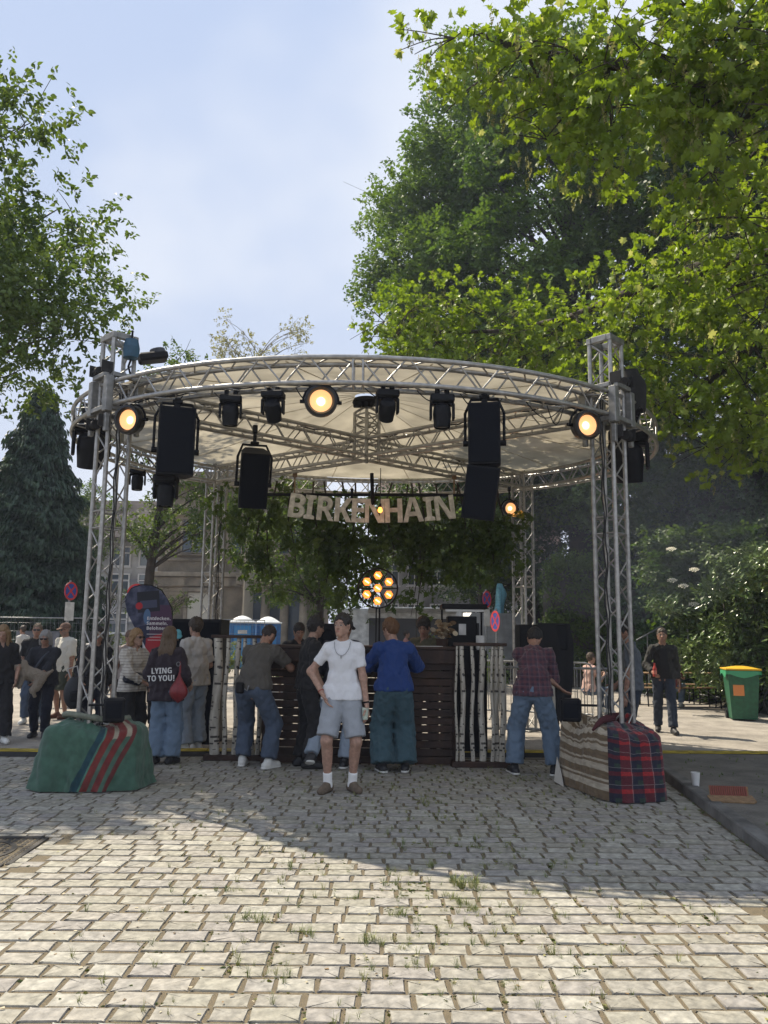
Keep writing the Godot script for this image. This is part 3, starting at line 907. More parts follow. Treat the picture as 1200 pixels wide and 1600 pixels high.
		obj("cell_lamp", f, amber, ce)
		var fb := Geo.new()
		fb.tube(p + Vector3(-0.03, 0.02, 0.03), p + Vector3(0.03, -0.02, 0.03), 0.012, 0.012, 6)
		obj("filament_bulb", fb, M.lens_hot, ce)
	var l := OmniLight3D.new()
	l.name = "lamp_light"; l.light_color = Color(1.0, 0.6, 0.25); l.light_energy = 0.07; l.light_size = 0.25; l.omni_range = 15.0; l.omni_attenuation = 2.0; l.shadow_enabled = true
	o.add_child(l); l.position = c + Vector3(0, 0, 0.3)
	# a bare bulb in front of the sign
	o = thing("hanging_bulb", "small glowing bulb hanging in front of the sign", "lamp", Vector3(-0.06, 3.52, -12.35))
	g = Geo.new(); g.tube(Vector3(0, 0.08, 0), Vector3(0, 0.66, -0.02), 0.006, 0.006, 5); obj("cord", g, M.rubber, o)
	g = Geo.new(); g.tube(Vector3(0, 0.03, 0), Vector3(0, 0.09, 0), 0.022, 0.018, 8); obj("socket", g, M.black, o)
	g = Geo.new(); g.lathe(Vector3.ZERO, Basis.IDENTITY, [Vector2(0, -0.06), Vector2(0.03, -0.045), Vector2(0.04, -0.015), Vector2(0.02, 0.03)], 12); obj("bulb", g, glow(Color(1, 0.6, 0.25), 2.5), o)
	l = OmniLight3D.new()
	l.name = "bulb_light"; l.light_color = Color(1.0, 0.6, 0.25); l.light_energy = 0.004; l.light_size = 0.03; l.omni_range = 10.0; l.omni_attenuation = 2.0; l.shadow_enabled = true
	o.add_child(l); l.position = Vector3(0, -0.02, 0)
func font(bold := true) -> SystemFont:
	var f := SystemFont.new()
	f.font_names = PackedStringArray(["Droid Sans"])
	f.font_weight = 700 if bold else 400
	return f
func text_mesh(s: String, size: float, depth: float) -> TextMesh:
	var t := TextMesh.new()
	t.text = s; t.font = font(); t.font_size = 64; t.pixel_size = size / 64.0; t.depth = depth; t.curve_step = 2.0
	return t
func sign_letters() -> void:
	var o := thing("letter_sign", "white cut-out letters hung in an arc from a black pipe", "sign", Vector3(-0.2, 0, -12.7))
	var g := Geo.new()
	g.tube(Vector3(-1.72, 3.8, -0.04), Vector3(1.75, 3.83, -0.04), 0.026, 0.026, 10)
	obj("pipe", g, M.black, o)
	for x in [-1.25, 1.33]:
		g = Geo.new()
		g.tube(Vector3(x, 3.82, -0.04), Vector3(x, 4.15, -0.04), 0.013, 0.013, 6)
		g.box(Vector3(x, 4.14, -0.04), Vector3(0.07, 0.1, 0.06), Basis.IDENTITY, 0.006)
		obj("hanger", g, M.wood, o)
	for x in [-0.32, 0.0]:
		g = Geo.new(); g.box(Vector3(x, 3.78, 0.02), Vector3(0.045, 0.24, 0.05)); obj("clamp", g, M.black, o)
	g = Geo.new(); g.tube(Vector3(0.02, 3.6, 0.04), Vector3(0.0, 4.1, 0.3), 0.03, 0.03, 8); obj("drop_pipe", g, M.black, o)
	var white := mat(lin(0.78, 0.76, 0.7), 0.7, 0.0, T.soft, 2.0)
	var ms := []
	var total := 0.0
	for ch in "BIRKENHAIN":
		var t := text_mesh(ch, 0.53, 0.07)
		var w := t.get_aabb().size.x
		ms.append([t, w]); total += w + 0.008
	var sx := 2.66 / total
	var x := -1.33
	for m in ms:
		var w: float = m[1] * sx
		var cx := x + w * 0.5
		x += (m[1] + 0.008) * sx
		var k := obj("letter", m[0], white, o, Vector3(cx, 3.53 + 0.085 * pow(absf(cx) / 1.33, 1.8), 0.05))
		k.scale = Vector3(sx, 1.0, 1.0)
		k.rotation.z = cx * 0.11
# ---------------------------------------------------------------- people: distance fields meshed as surface nets
class Field:
	var o: Vector3
	var h: float
	var nx: int
	var ny: int
	var nz: int
	var f := PackedFloat32Array()
	func _init(lo: Vector3, hi: Vector3, cell: float) -> void:
		h = cell; o = lo - Vector3(2, 2, 2) * h
		var s := (hi - lo) / h
		nx = int(s.x) + 6; ny = int(s.y) + 6; nz = int(s.z) + 6
		f.resize(nx * ny * nz); f.fill(1.0)
	func bone(a: Vector3, b: Vector3, ra: float, rb: float, k: float, flat := 1.0, axis := Vector3.ZERO, cap := false) -> void:
		var m := maxf(ra, rb) + k + h * 3.0
		var lo := (a.min(b) - Vector3(m, m, m) - o) / h
		var hi := (a.max(b) + Vector3(m, m, m) - o) / h
		var ab := b - a
		var inv := 1.0 / maxf(ab.length_squared(), 1e-9)
		var dir := ab.normalized()
		var fl := 1.0 / flat - 1.0
		for z in range(maxi(0, int(lo.z)), mini(nz, int(hi.z) + 1)):
			for y in range(maxi(0, int(lo.y)), mini(ny, int(hi.y) + 1)):
				var i := nx * (y + ny * z)
				for x in range(maxi(0, int(lo.x)), mini(nx, int(hi.x) + 1)):
					var pa := o + Vector3(x, y, z) * h - a
					var t := clampf(pa.dot(ab) * inv, 0.0, 1.0)
					var q := pa - ab * t
					if fl > 0.001: q += axis * (q.dot(axis) * fl)
					var d := q.length() - (ra + (rb - ra) * t)
					if cap: d = maxf(d, (pa - ab).dot(dir))
					var e := f[i + x]
					var w := k - absf(e - d)
					f[i + x] = minf(e, d) - (w * w / k * 0.25 if w > 0.0 else 0.0)
	func ball(c: Vector3, r: Vector3, k: float, b := Basis.IDENTITY, carve := false) -> void:
		var m := maxf(r.x, maxf(r.y, r.z)) + k + h * 3.0
		var lo := (c - Vector3(m, m, m) - o) / h
		var hi := (c + Vector3(m, m, m) - o) / h
		var bi := b.inverse()
		for z in range(maxi(0, int(lo.z)), mini(nz, int(hi.z) + 1)):
			for y in range(maxi(0, int(lo.y)), mini(ny, int(hi.y) + 1)):
				var i := nx * (y + ny * z)
				for x in range(maxi(0, int(lo.x)), mini(nx, int(hi.x) + 1)):
					var q := bi * (o + Vector3(x, y, z) * h - c)
					var k0 := (q / r).length()
					var k1 := (q / (r * r)).length()
					var d := k0 * (k0 - 1.0) / maxf(k1, 1e-6)
					var e := f[i + x]
					if carve:
						d = -d
						var w := k - absf(e - d)
						f[i + x] = maxf(e, d) + (w * w / k * 0.25 if w > 0.0 else 0.0)
					else:
						var w := k - absf(e - d)
						f[i + x] = minf(e, d) - (w * w / k * 0.25 if w > 0.0 else 0.0)
	func cut(pt: Vector3, nrm: Vector3) -> void:
		var i := 0
		for z in nz:
			for y in ny:
				for x in nx:
					if f[i] < 0.2: f[i] = maxf(f[i], (o + Vector3(x, y, z) * h - pt).dot(nrm))
					i += 1
	func ripple(nz_: FastNoiseLite, s: Vector3, amp: float) -> void:
		var i := 0
		for z in nz:
			for y in ny:
				for x in nx:
					if absf(f[i]) < h * 3.0:
						var p := (o + Vector3(x, y, z) * h) * s
						f[i] += nz_.get_noise_3dv(p) * amp
					i += 1
	func net(out: Array, colour = null, base := Color.WHITE) -> void:   # out: [verts, normals, colours, indices]
		var at := PackedInt32Array()
		at.resize(f.size()); at.fill(-1)
		var vs: PackedVector3Array = out[0]
		var start := vs.size()
		var ix: PackedInt32Array = out[3]
		var lim := h * 4.0
		var offs := [0, 1, nx, nx + 1, nx * ny, nx * ny + 1, nx * ny + nx, nx * ny + nx + 1]
		var cor := [Vector3(0, 0, 0), Vector3(1, 0, 0), Vector3(0, 1, 0), Vector3(1, 1, 0), Vector3(0, 0, 1), Vector3(1, 0, 1), Vector3(0, 1, 1), Vector3(1, 1, 1)]
		var edges := [0, 1, 2, 3, 4, 5, 6, 7, 0, 2, 1, 3, 4, 6, 5, 7, 0, 4, 1, 5, 2, 6, 3, 7]
		for z in nz - 1:
			for y in ny - 1:
				var i := nx * (y + ny * z)
				for x in nx - 1:
					if absf(f[i]) < lim:
						var neg := 0
						for k in 8:
							if f[i + offs[k]] < 0.0: neg += 1
						if neg > 0 and neg < 8:
							var p := Vector3.ZERO
							var n := 0
							for k in range(0, 24, 2):
								var a: int = edges[k]
								var b: int = edges[k + 1]
								var fa := f[i + offs[a]]
								var fb := f[i + offs[b]]
								if (fa < 0.0) != (fb < 0.0):
									p += (cor[a] as Vector3).lerp(cor[b], fa / (fa - fb)); n += 1
							at[i] = vs.size()
							vs.append(o + (Vector3(x, y, z) + p / n) * h)
					i += 1
		var sx := 1
		var sy := nx
		var sz := nx * ny
		for z in range(1, nz - 1):
			for y in range(1, ny - 1):
				var i := nx * (y + ny * z) + 1
				for x in range(1, nx - 1):
					var a := f[i]
					if absf(a) < lim:
						for ax in 3:
							var s: int = [sx, sy, sz][ax]
							var b := f[i + s]
							if (a < 0.0) != (b < 0.0):
								var s1: int = [sy, sz, sx][ax]
								var s2: int = [sz, sx, sy][ax]
								var q0 := at[i]
								var q1 := at[i - s1]
								var q2 := at[i - s1 - s2]
								var q3 := at[i - s2]
								if q0 < 0 or q1 < 0 or q2 < 0 or q3 < 0: continue
								if a < 0.0: ix.append_array([q0, q2, q1, q0, q3, q2])
								else: ix.append_array([q0, q1, q2, q0, q2, q3])
					i += 1
		var ns: PackedVector3Array = out[1]
		var cs: PackedColorArray = out[2]
		for k in range(start, vs.size()):
			var g := (vs[k] - o) / h
			var j := clampi(int(g.x + 0.5), 1, nx - 2) + nx * (clampi(int(g.y + 0.5), 1, ny - 2) + ny * clampi(int(g.z + 0.5), 1, nz - 2))
			var j0 := clampi(int(g.x), 0, nx - 3) + nx * (clampi(int(g.y), 0, ny - 3) + ny * clampi(int(g.z), 0, nz - 3))
			var d := Vector3(f[j + 1] - f[j - 1], f[j + nx] - f[j - nx], f[j + sz] - f[j - sz]) + Vector3(f[j0 + 1] - f[j0], f[j0 + nx] - f[j0], f[j0 + sz] - f[j0]) + Vector3(f[j0 + 1 + nx + sz] - f[j0 + nx + sz], f[j0 + 1 + nx + sz] - f[j0 + 1 + sz], f[j0 + 1 + nx + sz] - f[j0 + 1 + nx])
			ns.append(d.normalized())
			cs.append(colour.call(vs[k]) if colour != null else base)
		out[0] = vs; out[1] = ns; out[2] = cs; out[3] = ix
func soft(out: Array) -> ArrayMesh:
	var a := []
	a.resize(Mesh.ARRAY_MAX)
	a[Mesh.ARRAY_VERTEX] = out[0]; a[Mesh.ARRAY_NORMAL] = out[1]; a[Mesh.ARRAY_COLOR] = out[2]; a[Mesh.ARRAY_INDEX] = out[3]
	var m := ArrayMesh.new()
	m.add_surface_from_arrays(Mesh.PRIMITIVE_TRIANGLES, a)
	return m
func empty_net() -> Array: return [PackedVector3Array(), PackedVector3Array(), PackedColorArray(), PackedInt32Array()]
func field_of(bones: Array, cell: float, k: float) -> Field:
	var lo := Vector3(9, 9, 9)
	var hi := -lo
	for b in bones:
		var r: float = maxf(b[2], b[3]) + 0.02
		lo = lo.min(b[0] - Vector3(r, r, r)).min(b[1] - Vector3(r, r, r))
		hi = hi.max(b[0] + Vector3(r, r, r)).max(b[1] + Vector3(r, r, r))
	var fd := Field.new(lo, hi, cell)
	for b in bones:
		fd.bone(b[0], b[1], b[2], b[3], k, b[4] if b.size() > 4 else 1.0, b[5] if b.size() > 5 else Vector3.ZERO, b[6] if b.size() > 6 else false)
	return fd
func ik(a: Vector3, c: Vector3, l1: float, l2: float, pole: Vector3) -> Array:
	var d := c - a
	var r := minf(d.length(), (l1 + l2) * 0.999)
	d = d.normalized()
	var x := (l1 * l1 - l2 * l2 + r * r) / (2.0 * r)
	var hh := sqrt(maxf(l1 * l1 - x * x, 0.0))
	var p := (pole - d * pole.dot(d)).normalized()
	return [a + d * x + p * hh, a + d * r]
var skin_cache := {}
func cloth(r: float, g: float, b: float, rough := 0.9) -> StandardMaterial3D:
	var m := mat(lin(r, g, b), rough, 0.0, T.weave, 7.0, T.fbump, 0.25)
	m.rim_enabled = true; m.rim = 0.25
	return m
func hand(out: Array, w: Vector3, d: Vector3, pn: Vector3, thumb: Vector3, s: float, curl: float, col: Color, cell: float) -> void:
	# w wrist, d along the hand, pn palm normal, thumb side
	d = d.normalized()
	thumb = (thumb - d * thumb.dot(d)).normalized()
	pn = d.cross(thumb) if d.cross(thumb).dot(pn) > 0 else thumb.cross(d)
	var bones := [[w - d * 0.03 * s, w + d * 0.02 * s, 0.027 * s, 0.03 * s, 0.75, pn], [w + d * 0.015 * s - thumb * 0.014 * s, w + d * 0.085 * s - thumb * 0.018 * s, 0.026 * s, 0.026 * s, 0.55, pn], [w + d * 0.015 * s + thumb * 0.014 * s, w + d * 0.088 * s + thumb * 0.018 * s, 0.026 * s, 0.026 * s, 0.55, pn]]
	var lens := [0.068, 0.08, 0.086, 0.078]
	for k in 4:
		var off: float = (-0.033 + 0.022 * k) * s
		var p: Vector3 = w + d * (0.092 - 0.004 * absf(k - 2)) * s + thumb * off
		var q := d
		for j in 3:
			q = q.rotated(thumb.normalized() if thumb.cross(d).dot(pn) < 0 else -thumb.normalized(), 0.0)
			q = (q + pn * curl * (0.55 + 0.25 * j)).normalized()
			var e: Vector3 = p + q * lens[k] * s * [0.46, 0.31, 0.25][j]
			bones.append([p, e, (0.0095 - 0.0008 * j) * s, (0.0088 - 0.0008 * j) * s])
			p = e
	var t0 := w + d * 0.025 * s + thumb * 0.028 * s
	var t1 := t0 + (d * 0.5 + thumb * 0.75 + pn * 0.25).normalized() * 0.045 * s
	var t2 := t1 + (d * 0.85 + thumb * 0.3 + pn * 0.35 * (0.5 + curl)).normalized() * 0.05 * s
	bones.append([t0, t1, 0.014 * s, 0.0115 * s]); bones.append([t1, t2, 0.0115 * s, 0.009 * s])
	field_of(bones, cell, 0.008).net(out, null, col)
func person(label: String, at: Vector3, yaw: float, tall: float, P: Dictionary, L: Dictionary, group := "people around the stage bar") -> Node3D:
	var o := thing("person", label, "person", at, yaw, group)
	var s := tall / 1.78
	var cell: float = L.get("cell", 0.018)
	var lean: float = P.get("lean", 0.0)
	var pel: Vector3 = (Vector3(0, 0.96, 0) + P.get("pel", Vector3.ZERO)) * s
	var u := Vector3(-sin(P.get("side", 0.0)), cos(lean) * cos(P.get("side", 0.0)), sin(lean)).normalized()
	var hy: float = P.get("hips", 0.0)
	var hx := Vector3(cos(hy), 0, -sin(hy))
	var tw: float = P.get("twist", 0.0)
	var sx := Vector3(cos(tw), P.get("tilt", 0.0), -sin(tw)).normalized()
	sx = (sx - u * sx.dot(u)).normalized()
	var fw := sx.cross(u)                                   # chest forward
	var hipf := hx.cross(Vector3.UP)
	var bend: Vector3 = P.get("bend", Vector3.ZERO) * s      # a curved back
	var waist := pel + u * 0.15 * s
	var chest := pel + u * 0.35 * s + bend * 0.5
	var neckb := pel + u * 0.525 * s + bend
	var build: float = L.get("build", 1.0)
	var sw: float = 0.165 * s * build
	var sh := [neckb - u * 0.075 * s - sx * sw, neckb - u * 0.075 * s + sx * sw]      # right, left
	var hipj := [pel - hx * 0.09 * s * build - Vector3.UP * 0.03 * s, pel + hx * 0.09 * s * build - Vector3.UP * 0.03 * s]
	var hyaw: float = P.get("head_yaw", 0.0)
	var hpit: float = P.get("head_pitch", 0.0)
	var hb := Basis(Vector3.UP, hyaw + tw) * Basis(Vector3.RIGHT, hpit) * Basis(Vector3.BACK, P.get("head_roll", 0.0))
	var nd := (u * 0.6 + hb.y * 0.5 + hb.z * 0.12).normalized()
	var hc := neckb + nd * 0.155 * s + hb.z * 0.012 * s
	var wr := [P.get("rh", Vector3(-0.24, 0.86, 0.04)) * s, P.get("lh", Vector3(0.24, 0.86, 0.04)) * s]
	var pole := [P.get("rpole", Vector3(-0.5, -0.2, -1)), P.get("lpole", Vector3(0.5, -0.2, -1))]
	var el := []
	for k in 2:
		var r := ik(sh[k], wr[k], 0.29 * s, 0.26 * s, pole[k])
		el.append(r[0]); wr[k] = r[1]
	var ft := [P.get("rf", Vector3(-0.11, 0, 0)) * s, P.get("lf", Vector3(0.11, 0, 0)) * s]
	var fyaw := [P.get("ryaw", -0.2), P.get("lyaw", 0.2)]
	var an := []
	var kn := []
	for k in 2:
		var fd := Vector3(sin(fyaw[k]), 0, cos(fyaw[k]))
		var r := ik(hipj[k], ft[k] + Vector3(0, 0.085 * s, 0), 0.435 * s, 0.425 * s, (P.get("rknee", fd) if k == 0 else P.get("lknee", fd)))
		kn.append(r[0]); an.append(r[1])
	var skin: Color = L.get("skin", Color(0.5, 0.3, 0.22))
	# body: one surface from feet to neck
	var B := []
	B.append([hipj[0], hipj[1], 0.1 * s * build, 0.1 * s * build, 0.9, hipf])
	B.append([pel, waist, 0.125 * s * build, 0.12 * s * build, 0.75, hipf])
	B.append([waist, chest, 0.12 * s * build, 0.145 * s * build, 0.72, fw])
	B.append([chest, neckb - u * 0.05 * s, 0.145 * s * build, 0.085 * s, 0.72, fw])
	B.append([sh[0], sh[1], 0.055 * s, 0.055 * s])
	B.append([neckb - u * 0.03 * s, hc - hb.y * 0.05 * s, 0.06 * s, 0.054 * s])
	for k in 2:
		B.append([sh[k], el[k], 0.053 * s * build, 0.04 * s * build]); B.append([el[k], wr[k], 0.041 * s * build, 0.027 * s])
		B.append([hipj[k], kn[k], 0.09 * s * build, 0.056 * s]); B.append([kn[k], an[k], 0.054 * s, 0.035 * s])
		var back: Vector3 = Vector3(-sin(fyaw[k]), 0, -cos(fyaw[k]))
		B.append([kn[k].lerp(an[k], 0.2) + back * 0.02 * s, kn[k].lerp(an[k], 0.5) + back * 0.012 * s, 0.047 * s, 0.038 * s])
		B.append([an[k] + Vector3(0, -0.04, 0) * s, an[k] - back * 0.12 * s + Vector3(0, -0.055, 0) * s, 0.036 * s, 0.028 * s])
	var out := empty_net()
	field_of(B, cell, 0.035).net(out, null, skin)
	for k in 2:
		var d: Vector3 = (wr[k] - el[k]).normalized()
		d = (d + P.get("rhd" if k == 0 else "lhd", Vector3.ZERO)).normalized()
		var inward := sx * (1.0 if k == 0 else -1.0)
		var pn: Vector3 = P.get("rpn" if k == 0 else "lpn", inward)
		var th: Vector3 = P.get("rth" if k == 0 else "lth", fw)
		hand(out, wr[k] + d * 0.015 * s, d, pn, th, s, P.get("rcurl" if k == 0 else "lcurl", 0.35), skin, L.get("hcell", 0.0065))
	# head with a face
	var hs := s * 0.98
	var H := Field.new(hc - Vector3(0.14, 0.16, 0.16) * hs, hc + Vector3(0.14, 0.16, 0.16) * hs, L.get("fcell", 0.008))
	H.ball(hc + hb * Vector3(0, 0.03, -0.012) * hs, Vector3(0.076, 0.09, 0.095) * hs, 0.01, hb)
	H.ball(hc + hb * Vector3(0, -0.03, 0.024) * hs, Vector3(0.06, 0.082, 0.068) * hs, 0.04, hb)
	H.ball(hc + hb * Vector3(0, -0.088, 0.06) * hs, Vector3(0.03, 0.022, 0.026) * hs, 0.03, hb)
	H.bone(hc + hb * Vector3(0, 0.018, 0.082) * hs, hc + hb * Vector3(0, -0.024, 0.105) * hs, 0.009 * hs, 0.014 * hs, 0.014)
	H.bone(hc + hb * Vector3(-0.035, 0.026, 0.072) * hs, hc + hb * Vector3(0.035, 0.026, 0.072) * hs, 0.013 * hs, 0.013 * hs, 0.015)
	H.bone(hc + hb * Vector3(-0.018, -0.056, 0.082) * hs, hc + hb * Vector3(0.018, -0.056, 0.082) * hs, 0.01 * hs, 0.01 * hs, 0.012)
	H.bone(hc + hb * Vector3(-0.06, -0.05, 0.0) * hs, hc + hb * Vector3(0, -0.09, 0.055) * hs, 0.02 * hs, 0.02 * hs, 0.02)
	H.bone(hc + hb * Vector3(0.06, -0.05, 0.0) * hs, hc + hb * Vector3(0, -0.09, 0.055) * hs, 0.02 * hs, 0.02 * hs, 0.02)
	for e in [-1.0, 1.0]:
		H.ball(hc + hb * Vector3(e * 0.031, 0.006, 0.098) * hs, Vector3(0.017, 0.011, 0.014) * hs, 0.012, hb, true)
		H.ball(hc + hb * Vector3(e * 0.031, 0.006, 0.076) * hs, Vector3(0.0125, 0.0105, 0.0115) * hs, 0.004, hb)
		H.ball(hc + hb * Vector3(e * 0.078, -0.002, -0.008) * hs, Vector3(0.01, 0.031, 0.02) * hs, 0.008, hb * Basis(Vector3.UP, e * 0.35))
	var hairc: Color = L.get("hair", Color(0.03, 0.02, 0.014))
	var lips := skin.lerp(Color(0.42, 0.13, 0.11), 0.55)
	var beard: float = L.get("beard", 0.0)
	var inv := hb.inverse()
	H.net(out, func(p):
		var q: Vector3 = inv * (p - hc) / hs
		if q.z > 0.05:
			var ax: float = absf(q.x)
			if Vector2((ax - 0.031) / 0.0095, (q.y - 0.006) / 0.0075).length() < 1.0: return Color(0.03, 0.025, 0.02)
			if Vector2((ax - 0.031) / 0.016, (q.y - 0.006) / 0.0075).length() < 1.0: return Color(0.5, 0.46, 0.43)
			if absf(q.y - 0.03) < 0.006 and ax > 0.012 and ax < 0.048: return hairc.lerp(skin, 0.25)
			if Vector2(q.x / 0.025, (q.y + 0.056) / 0.009).length() < 1.0: return lips
		if beard > 0.0 and q.y < -0.03 and q.z > -0.02: return skin.lerp(hairc, beard)
		return skin)
	var sm := mat(Color.WHITE, 0.55, 0.0, T.soft, 6.0)
	sm.vertex_color_use_as_albedo = true
	sm.subsurf_scatter_enabled = true; sm.subsurf_scatter_strength = 0.05
	obj("body", soft(out), sm, o)
	# hair
	var style: String = L.get("style", "short")
	if style != "bald":
		var hv: float = L.get("volume", 0.014)
		var F := Field.new(hc - Vector3(0.17, 0.52 if style == "long" else 0.2, 0.19) * hs, hc + Vector3(0.17, 0.19, 0.19) * hs, 0.009)
		F.ball((hc + hb * (Vector3(0, 0.034, -0.014)) * hs), Vector3(0.077 + hv * 0.8, 0.09 + hv * 1.3, 0.096 + hv * 0.45) * hs, 0.01, hb)
		if style == "long":
			for e in [-1.0, -0.4, 0.4, 1.0]:
				F.bone((hc + hb * (Vector3(e * 0.065, 0.0, -0.05 + 0.03 * absf(e))) * hs), (hc + hb * (Vector3(e * 0.075, -0.2, -0.075)) * hs), 0.042 * hs, 0.045 * hs, 0.03)
				F.bone((hc + hb * (Vector3(e * 0.075, -0.2, -0.075)) * hs), (hc + hb * (Vector3(e * 0.07, L.get("hair_len", -0.42), -0.1)) * hs), 0.045 * hs, 0.022 * hs, 0.03)
			if L.get("front_hair", false):
				for e in [-1.0, 1.0]: F.bone((hc + hb * (Vector3(e * 0.075, 0.03, 0.03)) * hs), (hc + hb * (Vector3(e * 0.085, -0.28, 0.05)) * hs), 0.028 * hs, 0.022 * hs, 0.03)
		elif style == "bob":
			for e in [-1.0, 0.0, 1.0]: F.bone((hc + hb * (Vector3(e * 0.07, 0.02, -0.05 + 0.04 * absf(e))) * hs), (hc + hb * (Vector3(e * 0.078, -0.09, -0.05 + 0.04 * absf(e))) * hs), 0.04 * hs, 0.035 * hs, 0.03)
		# keep the face, the ears and the neck free
		F.ball((hc + hb * (Vector3(0, L.get("hairline", -0.035), 0.105)) * hs), Vector3(0.075, 0.098, 0.09) * hs, 0.012, hb, true)
		if style == "short":
			F.cut((hc + hb * (Vector3(0, -0.065, -0.05)) * hs), hb * Vector3(0, -0.92, 0.4).normalized())
			for e in [-1.0, 1.0]: F.ball((hc + hb * (Vector3(e * 0.095, -0.035, 0.02)) * hs), Vector3(0.035, 0.06, 0.045) * hs, 0.01, hb, true)
		var ns := FastNoiseLite.new()
		ns.seed = hash(label) % 1000; ns.frequency = 1.0
		F.ripple(ns, Vector3(34, 22, 34) if style != "long" else Vector3(55, 9, 55), L.get("messy", 0.02))
		var hn := empty_net()
		F.net(hn, null, hairc)
		var hm := mat(hairc.linear_to_srgb(), 0.6, 0.0, T.fine, 9.0, T.fbump, 0.8)
		obj("hair", soft(hn), hm, o)
	if L.has("cap"):
		var F := Field.new(hc - Vector3(0.15, 0.05, 0.26) * hs, hc + Vector3(0.15, 0.2, 0.26) * hs, 0.009)
		F.ball((hc + hb * (Vector3(0, 0.045, -0.012)) * hs), Vector3(0.092, 0.096, 0.11) * hs, 0.01, hb)
		F.cut((hc + hb * (Vector3(0, 0.034, 0)) * hs), hb * Vector3(0, -1, 0.05).normalized())
		F.ball((hc + hb * (Vector3(0, 0.04, 0.105)) * hs), Vector3(0.068, 0.011, 0.075) * hs, 0.02, hb * Basis(Vector3.RIGHT, 0.16))
		var hn := empty_net()
		F.net(hn)
		obj("cap", soft(hn), L.cap, o)
	if L.get("glasses", false):
		var g := Geo.new()
		for e in [-1.0, 1.0]:
			g.box((hc + hb * (Vector3(e * 0.032, 0.006, 0.1)) * hs), Vector3(0.05, 0.034, 0.006) * hs, hb, 0.002)
			g.box((hc + hb * (Vector3(e * 0.068, 0.012, 0.05)) * hs), Vector3(0.005, 0.008, 0.1) * hs, hb)
		g.box((hc + hb * (Vector3(0, 0.014, 0.104)) * hs), Vector3(0.02, 0.006, 0.006) * hs, hb)
		obj("sunglasses", g, M.black_gloss, o)
	# upper garment
	var nf := FastNoiseLite.new()
	nf.seed = hash(label) % 911; nf.frequency = 1.0; nf.fractal_octaves = 2
	var ls: float = L.get("loose", 1.0)
	var hem: float = L.get("hem", 0.06)
	var sleeve: float = L.get("sleeve", 0.62)
	var S := []
	var hp: Vector3 = pel - Vector3.UP * (hem + 0.06) * s
	S.append([hp, waist, (0.135 + 0.02 * (ls - 1) * 5) * s * build, (0.135 + 0.1 * (ls - 1)) * s * build, 0.8, fw])
	var hr: float = maxf(0.12 * build * ls, L.get("thigh", 0.102) * build + 0.024) * s
	S.append([hipj[0] - Vector3.UP * hem * 0.6 * s, hipj[1] - Vector3.UP * hem * 0.6 * s, hr, hr, 0.9, hipf])
	S.append([hipj[0] + u * 0.06, hipj[1] + u * 0.06, hr * 0.95, hr * 0.95, 0.88, hipf])
	S.append([waist - sx * 0.05 * s, waist + sx * 0.05 * s, 0.118 * s * build * ls, 0.118 * s * build * ls, 0.92, fw])
	S.append([waist, chest, 0.136 * s * build * ls, 0.16 * s * build, 0.74, fw])
	S.append([chest, neckb - u * 0.04 * s, 0.16 * s * build, 0.095 * s, 0.74, fw])
	S.append([sh[0] - u * 0.012, sh[1] - u * 0.012, 0.064 * s, 0.064 * s])
	for k in 2: S.append([sh[k], neckb - u * 0.01 * s, 0.06 * s, 0.05 * s])
	for k in 2:
		var r0: float = L.get("arm", 0.066) * s * build
		if sleeve > 0.01:
			var e: Vector3 = sh[k].lerp(el[k], minf(sleeve, 1.0))
			S.append([sh[k], e, r0, r0 * (1.0 - 0.14 * minf(sleeve, 1.0)) * lerpf(1.0, 1.1, ls - 1.0), 1.0, fw, sleeve < 1.0])
			if sleeve > 1.0: S.append([el[k], el[k].lerp(wr[k], sleeve - 1.0), r0 * 0.86, r0 * 0.66, 1.0, fw, true])
	var F := field_of(S, cell * 0.9, 0.03)
	F.ripple(nf, Vector3(15, 9, 15), L.get("fold", 0.022))
	F.cut(pel - Vector3.UP * hem * s, Vector3(0, -1, 0))
	F.ball(neckb + u * 0.075 * s + fw * 0.025 * s, Vector3(0.08, 0.07, 0.085) * s, 0.012, Basis.IDENTITY, true)
	F.cut(neckb + u * 0.04 * s, (u - fw * 0.0 + fw * L.get("neckline", 0.15)).normalized())
	var cn := empty_net()
	F.net(cn)
	obj(L.get("top_name", "shirt"), soft(cn), L.top, o)
	# trousers, shorts or skirt
	var R := []
	var rt: float = L.get("thigh", 0.102) * s * build
	var rk: float = L.get("knee", 0.08) * s
	var rh_: float = L.get("cuff", 0.07) * s
	var leg: float = L.get("leg", 1.93)
	R.append([hipj[0], hipj[1], 0.106 * s * build, 0.106 * s * build, 0.88, hipf])
	R.append([pel, waist, 0.13 * s * build, 0.128 * s * build, 0.78, hipf])
	for k in 2:
		R.append([hipj[k], hipj[k].lerp(kn[k], minf(leg, 1.0)), rt, lerpf(rt, rk, minf(leg, 1.0)) if leg >= 1.0 else rt * 0.98, 1.0, hipf, leg < 1.0])
		if leg > 1.0: R.append([kn[k], kn[k].lerp(an[k], leg - 1.0), rk, rh_, 1.0, hipf, true])
	F = field_of(R, cell * 0.9, 0.025)
	F.cut(waist - u * 0.03 * s, u)
	F.ripple(nf, Vector3(13, 10, 13), L.get("fold", 0.018))
	cn = empty_net()
	F.net(cn)
	obj(L.get("bottom_name", "trousers"), soft(cn), L.bottom, o)
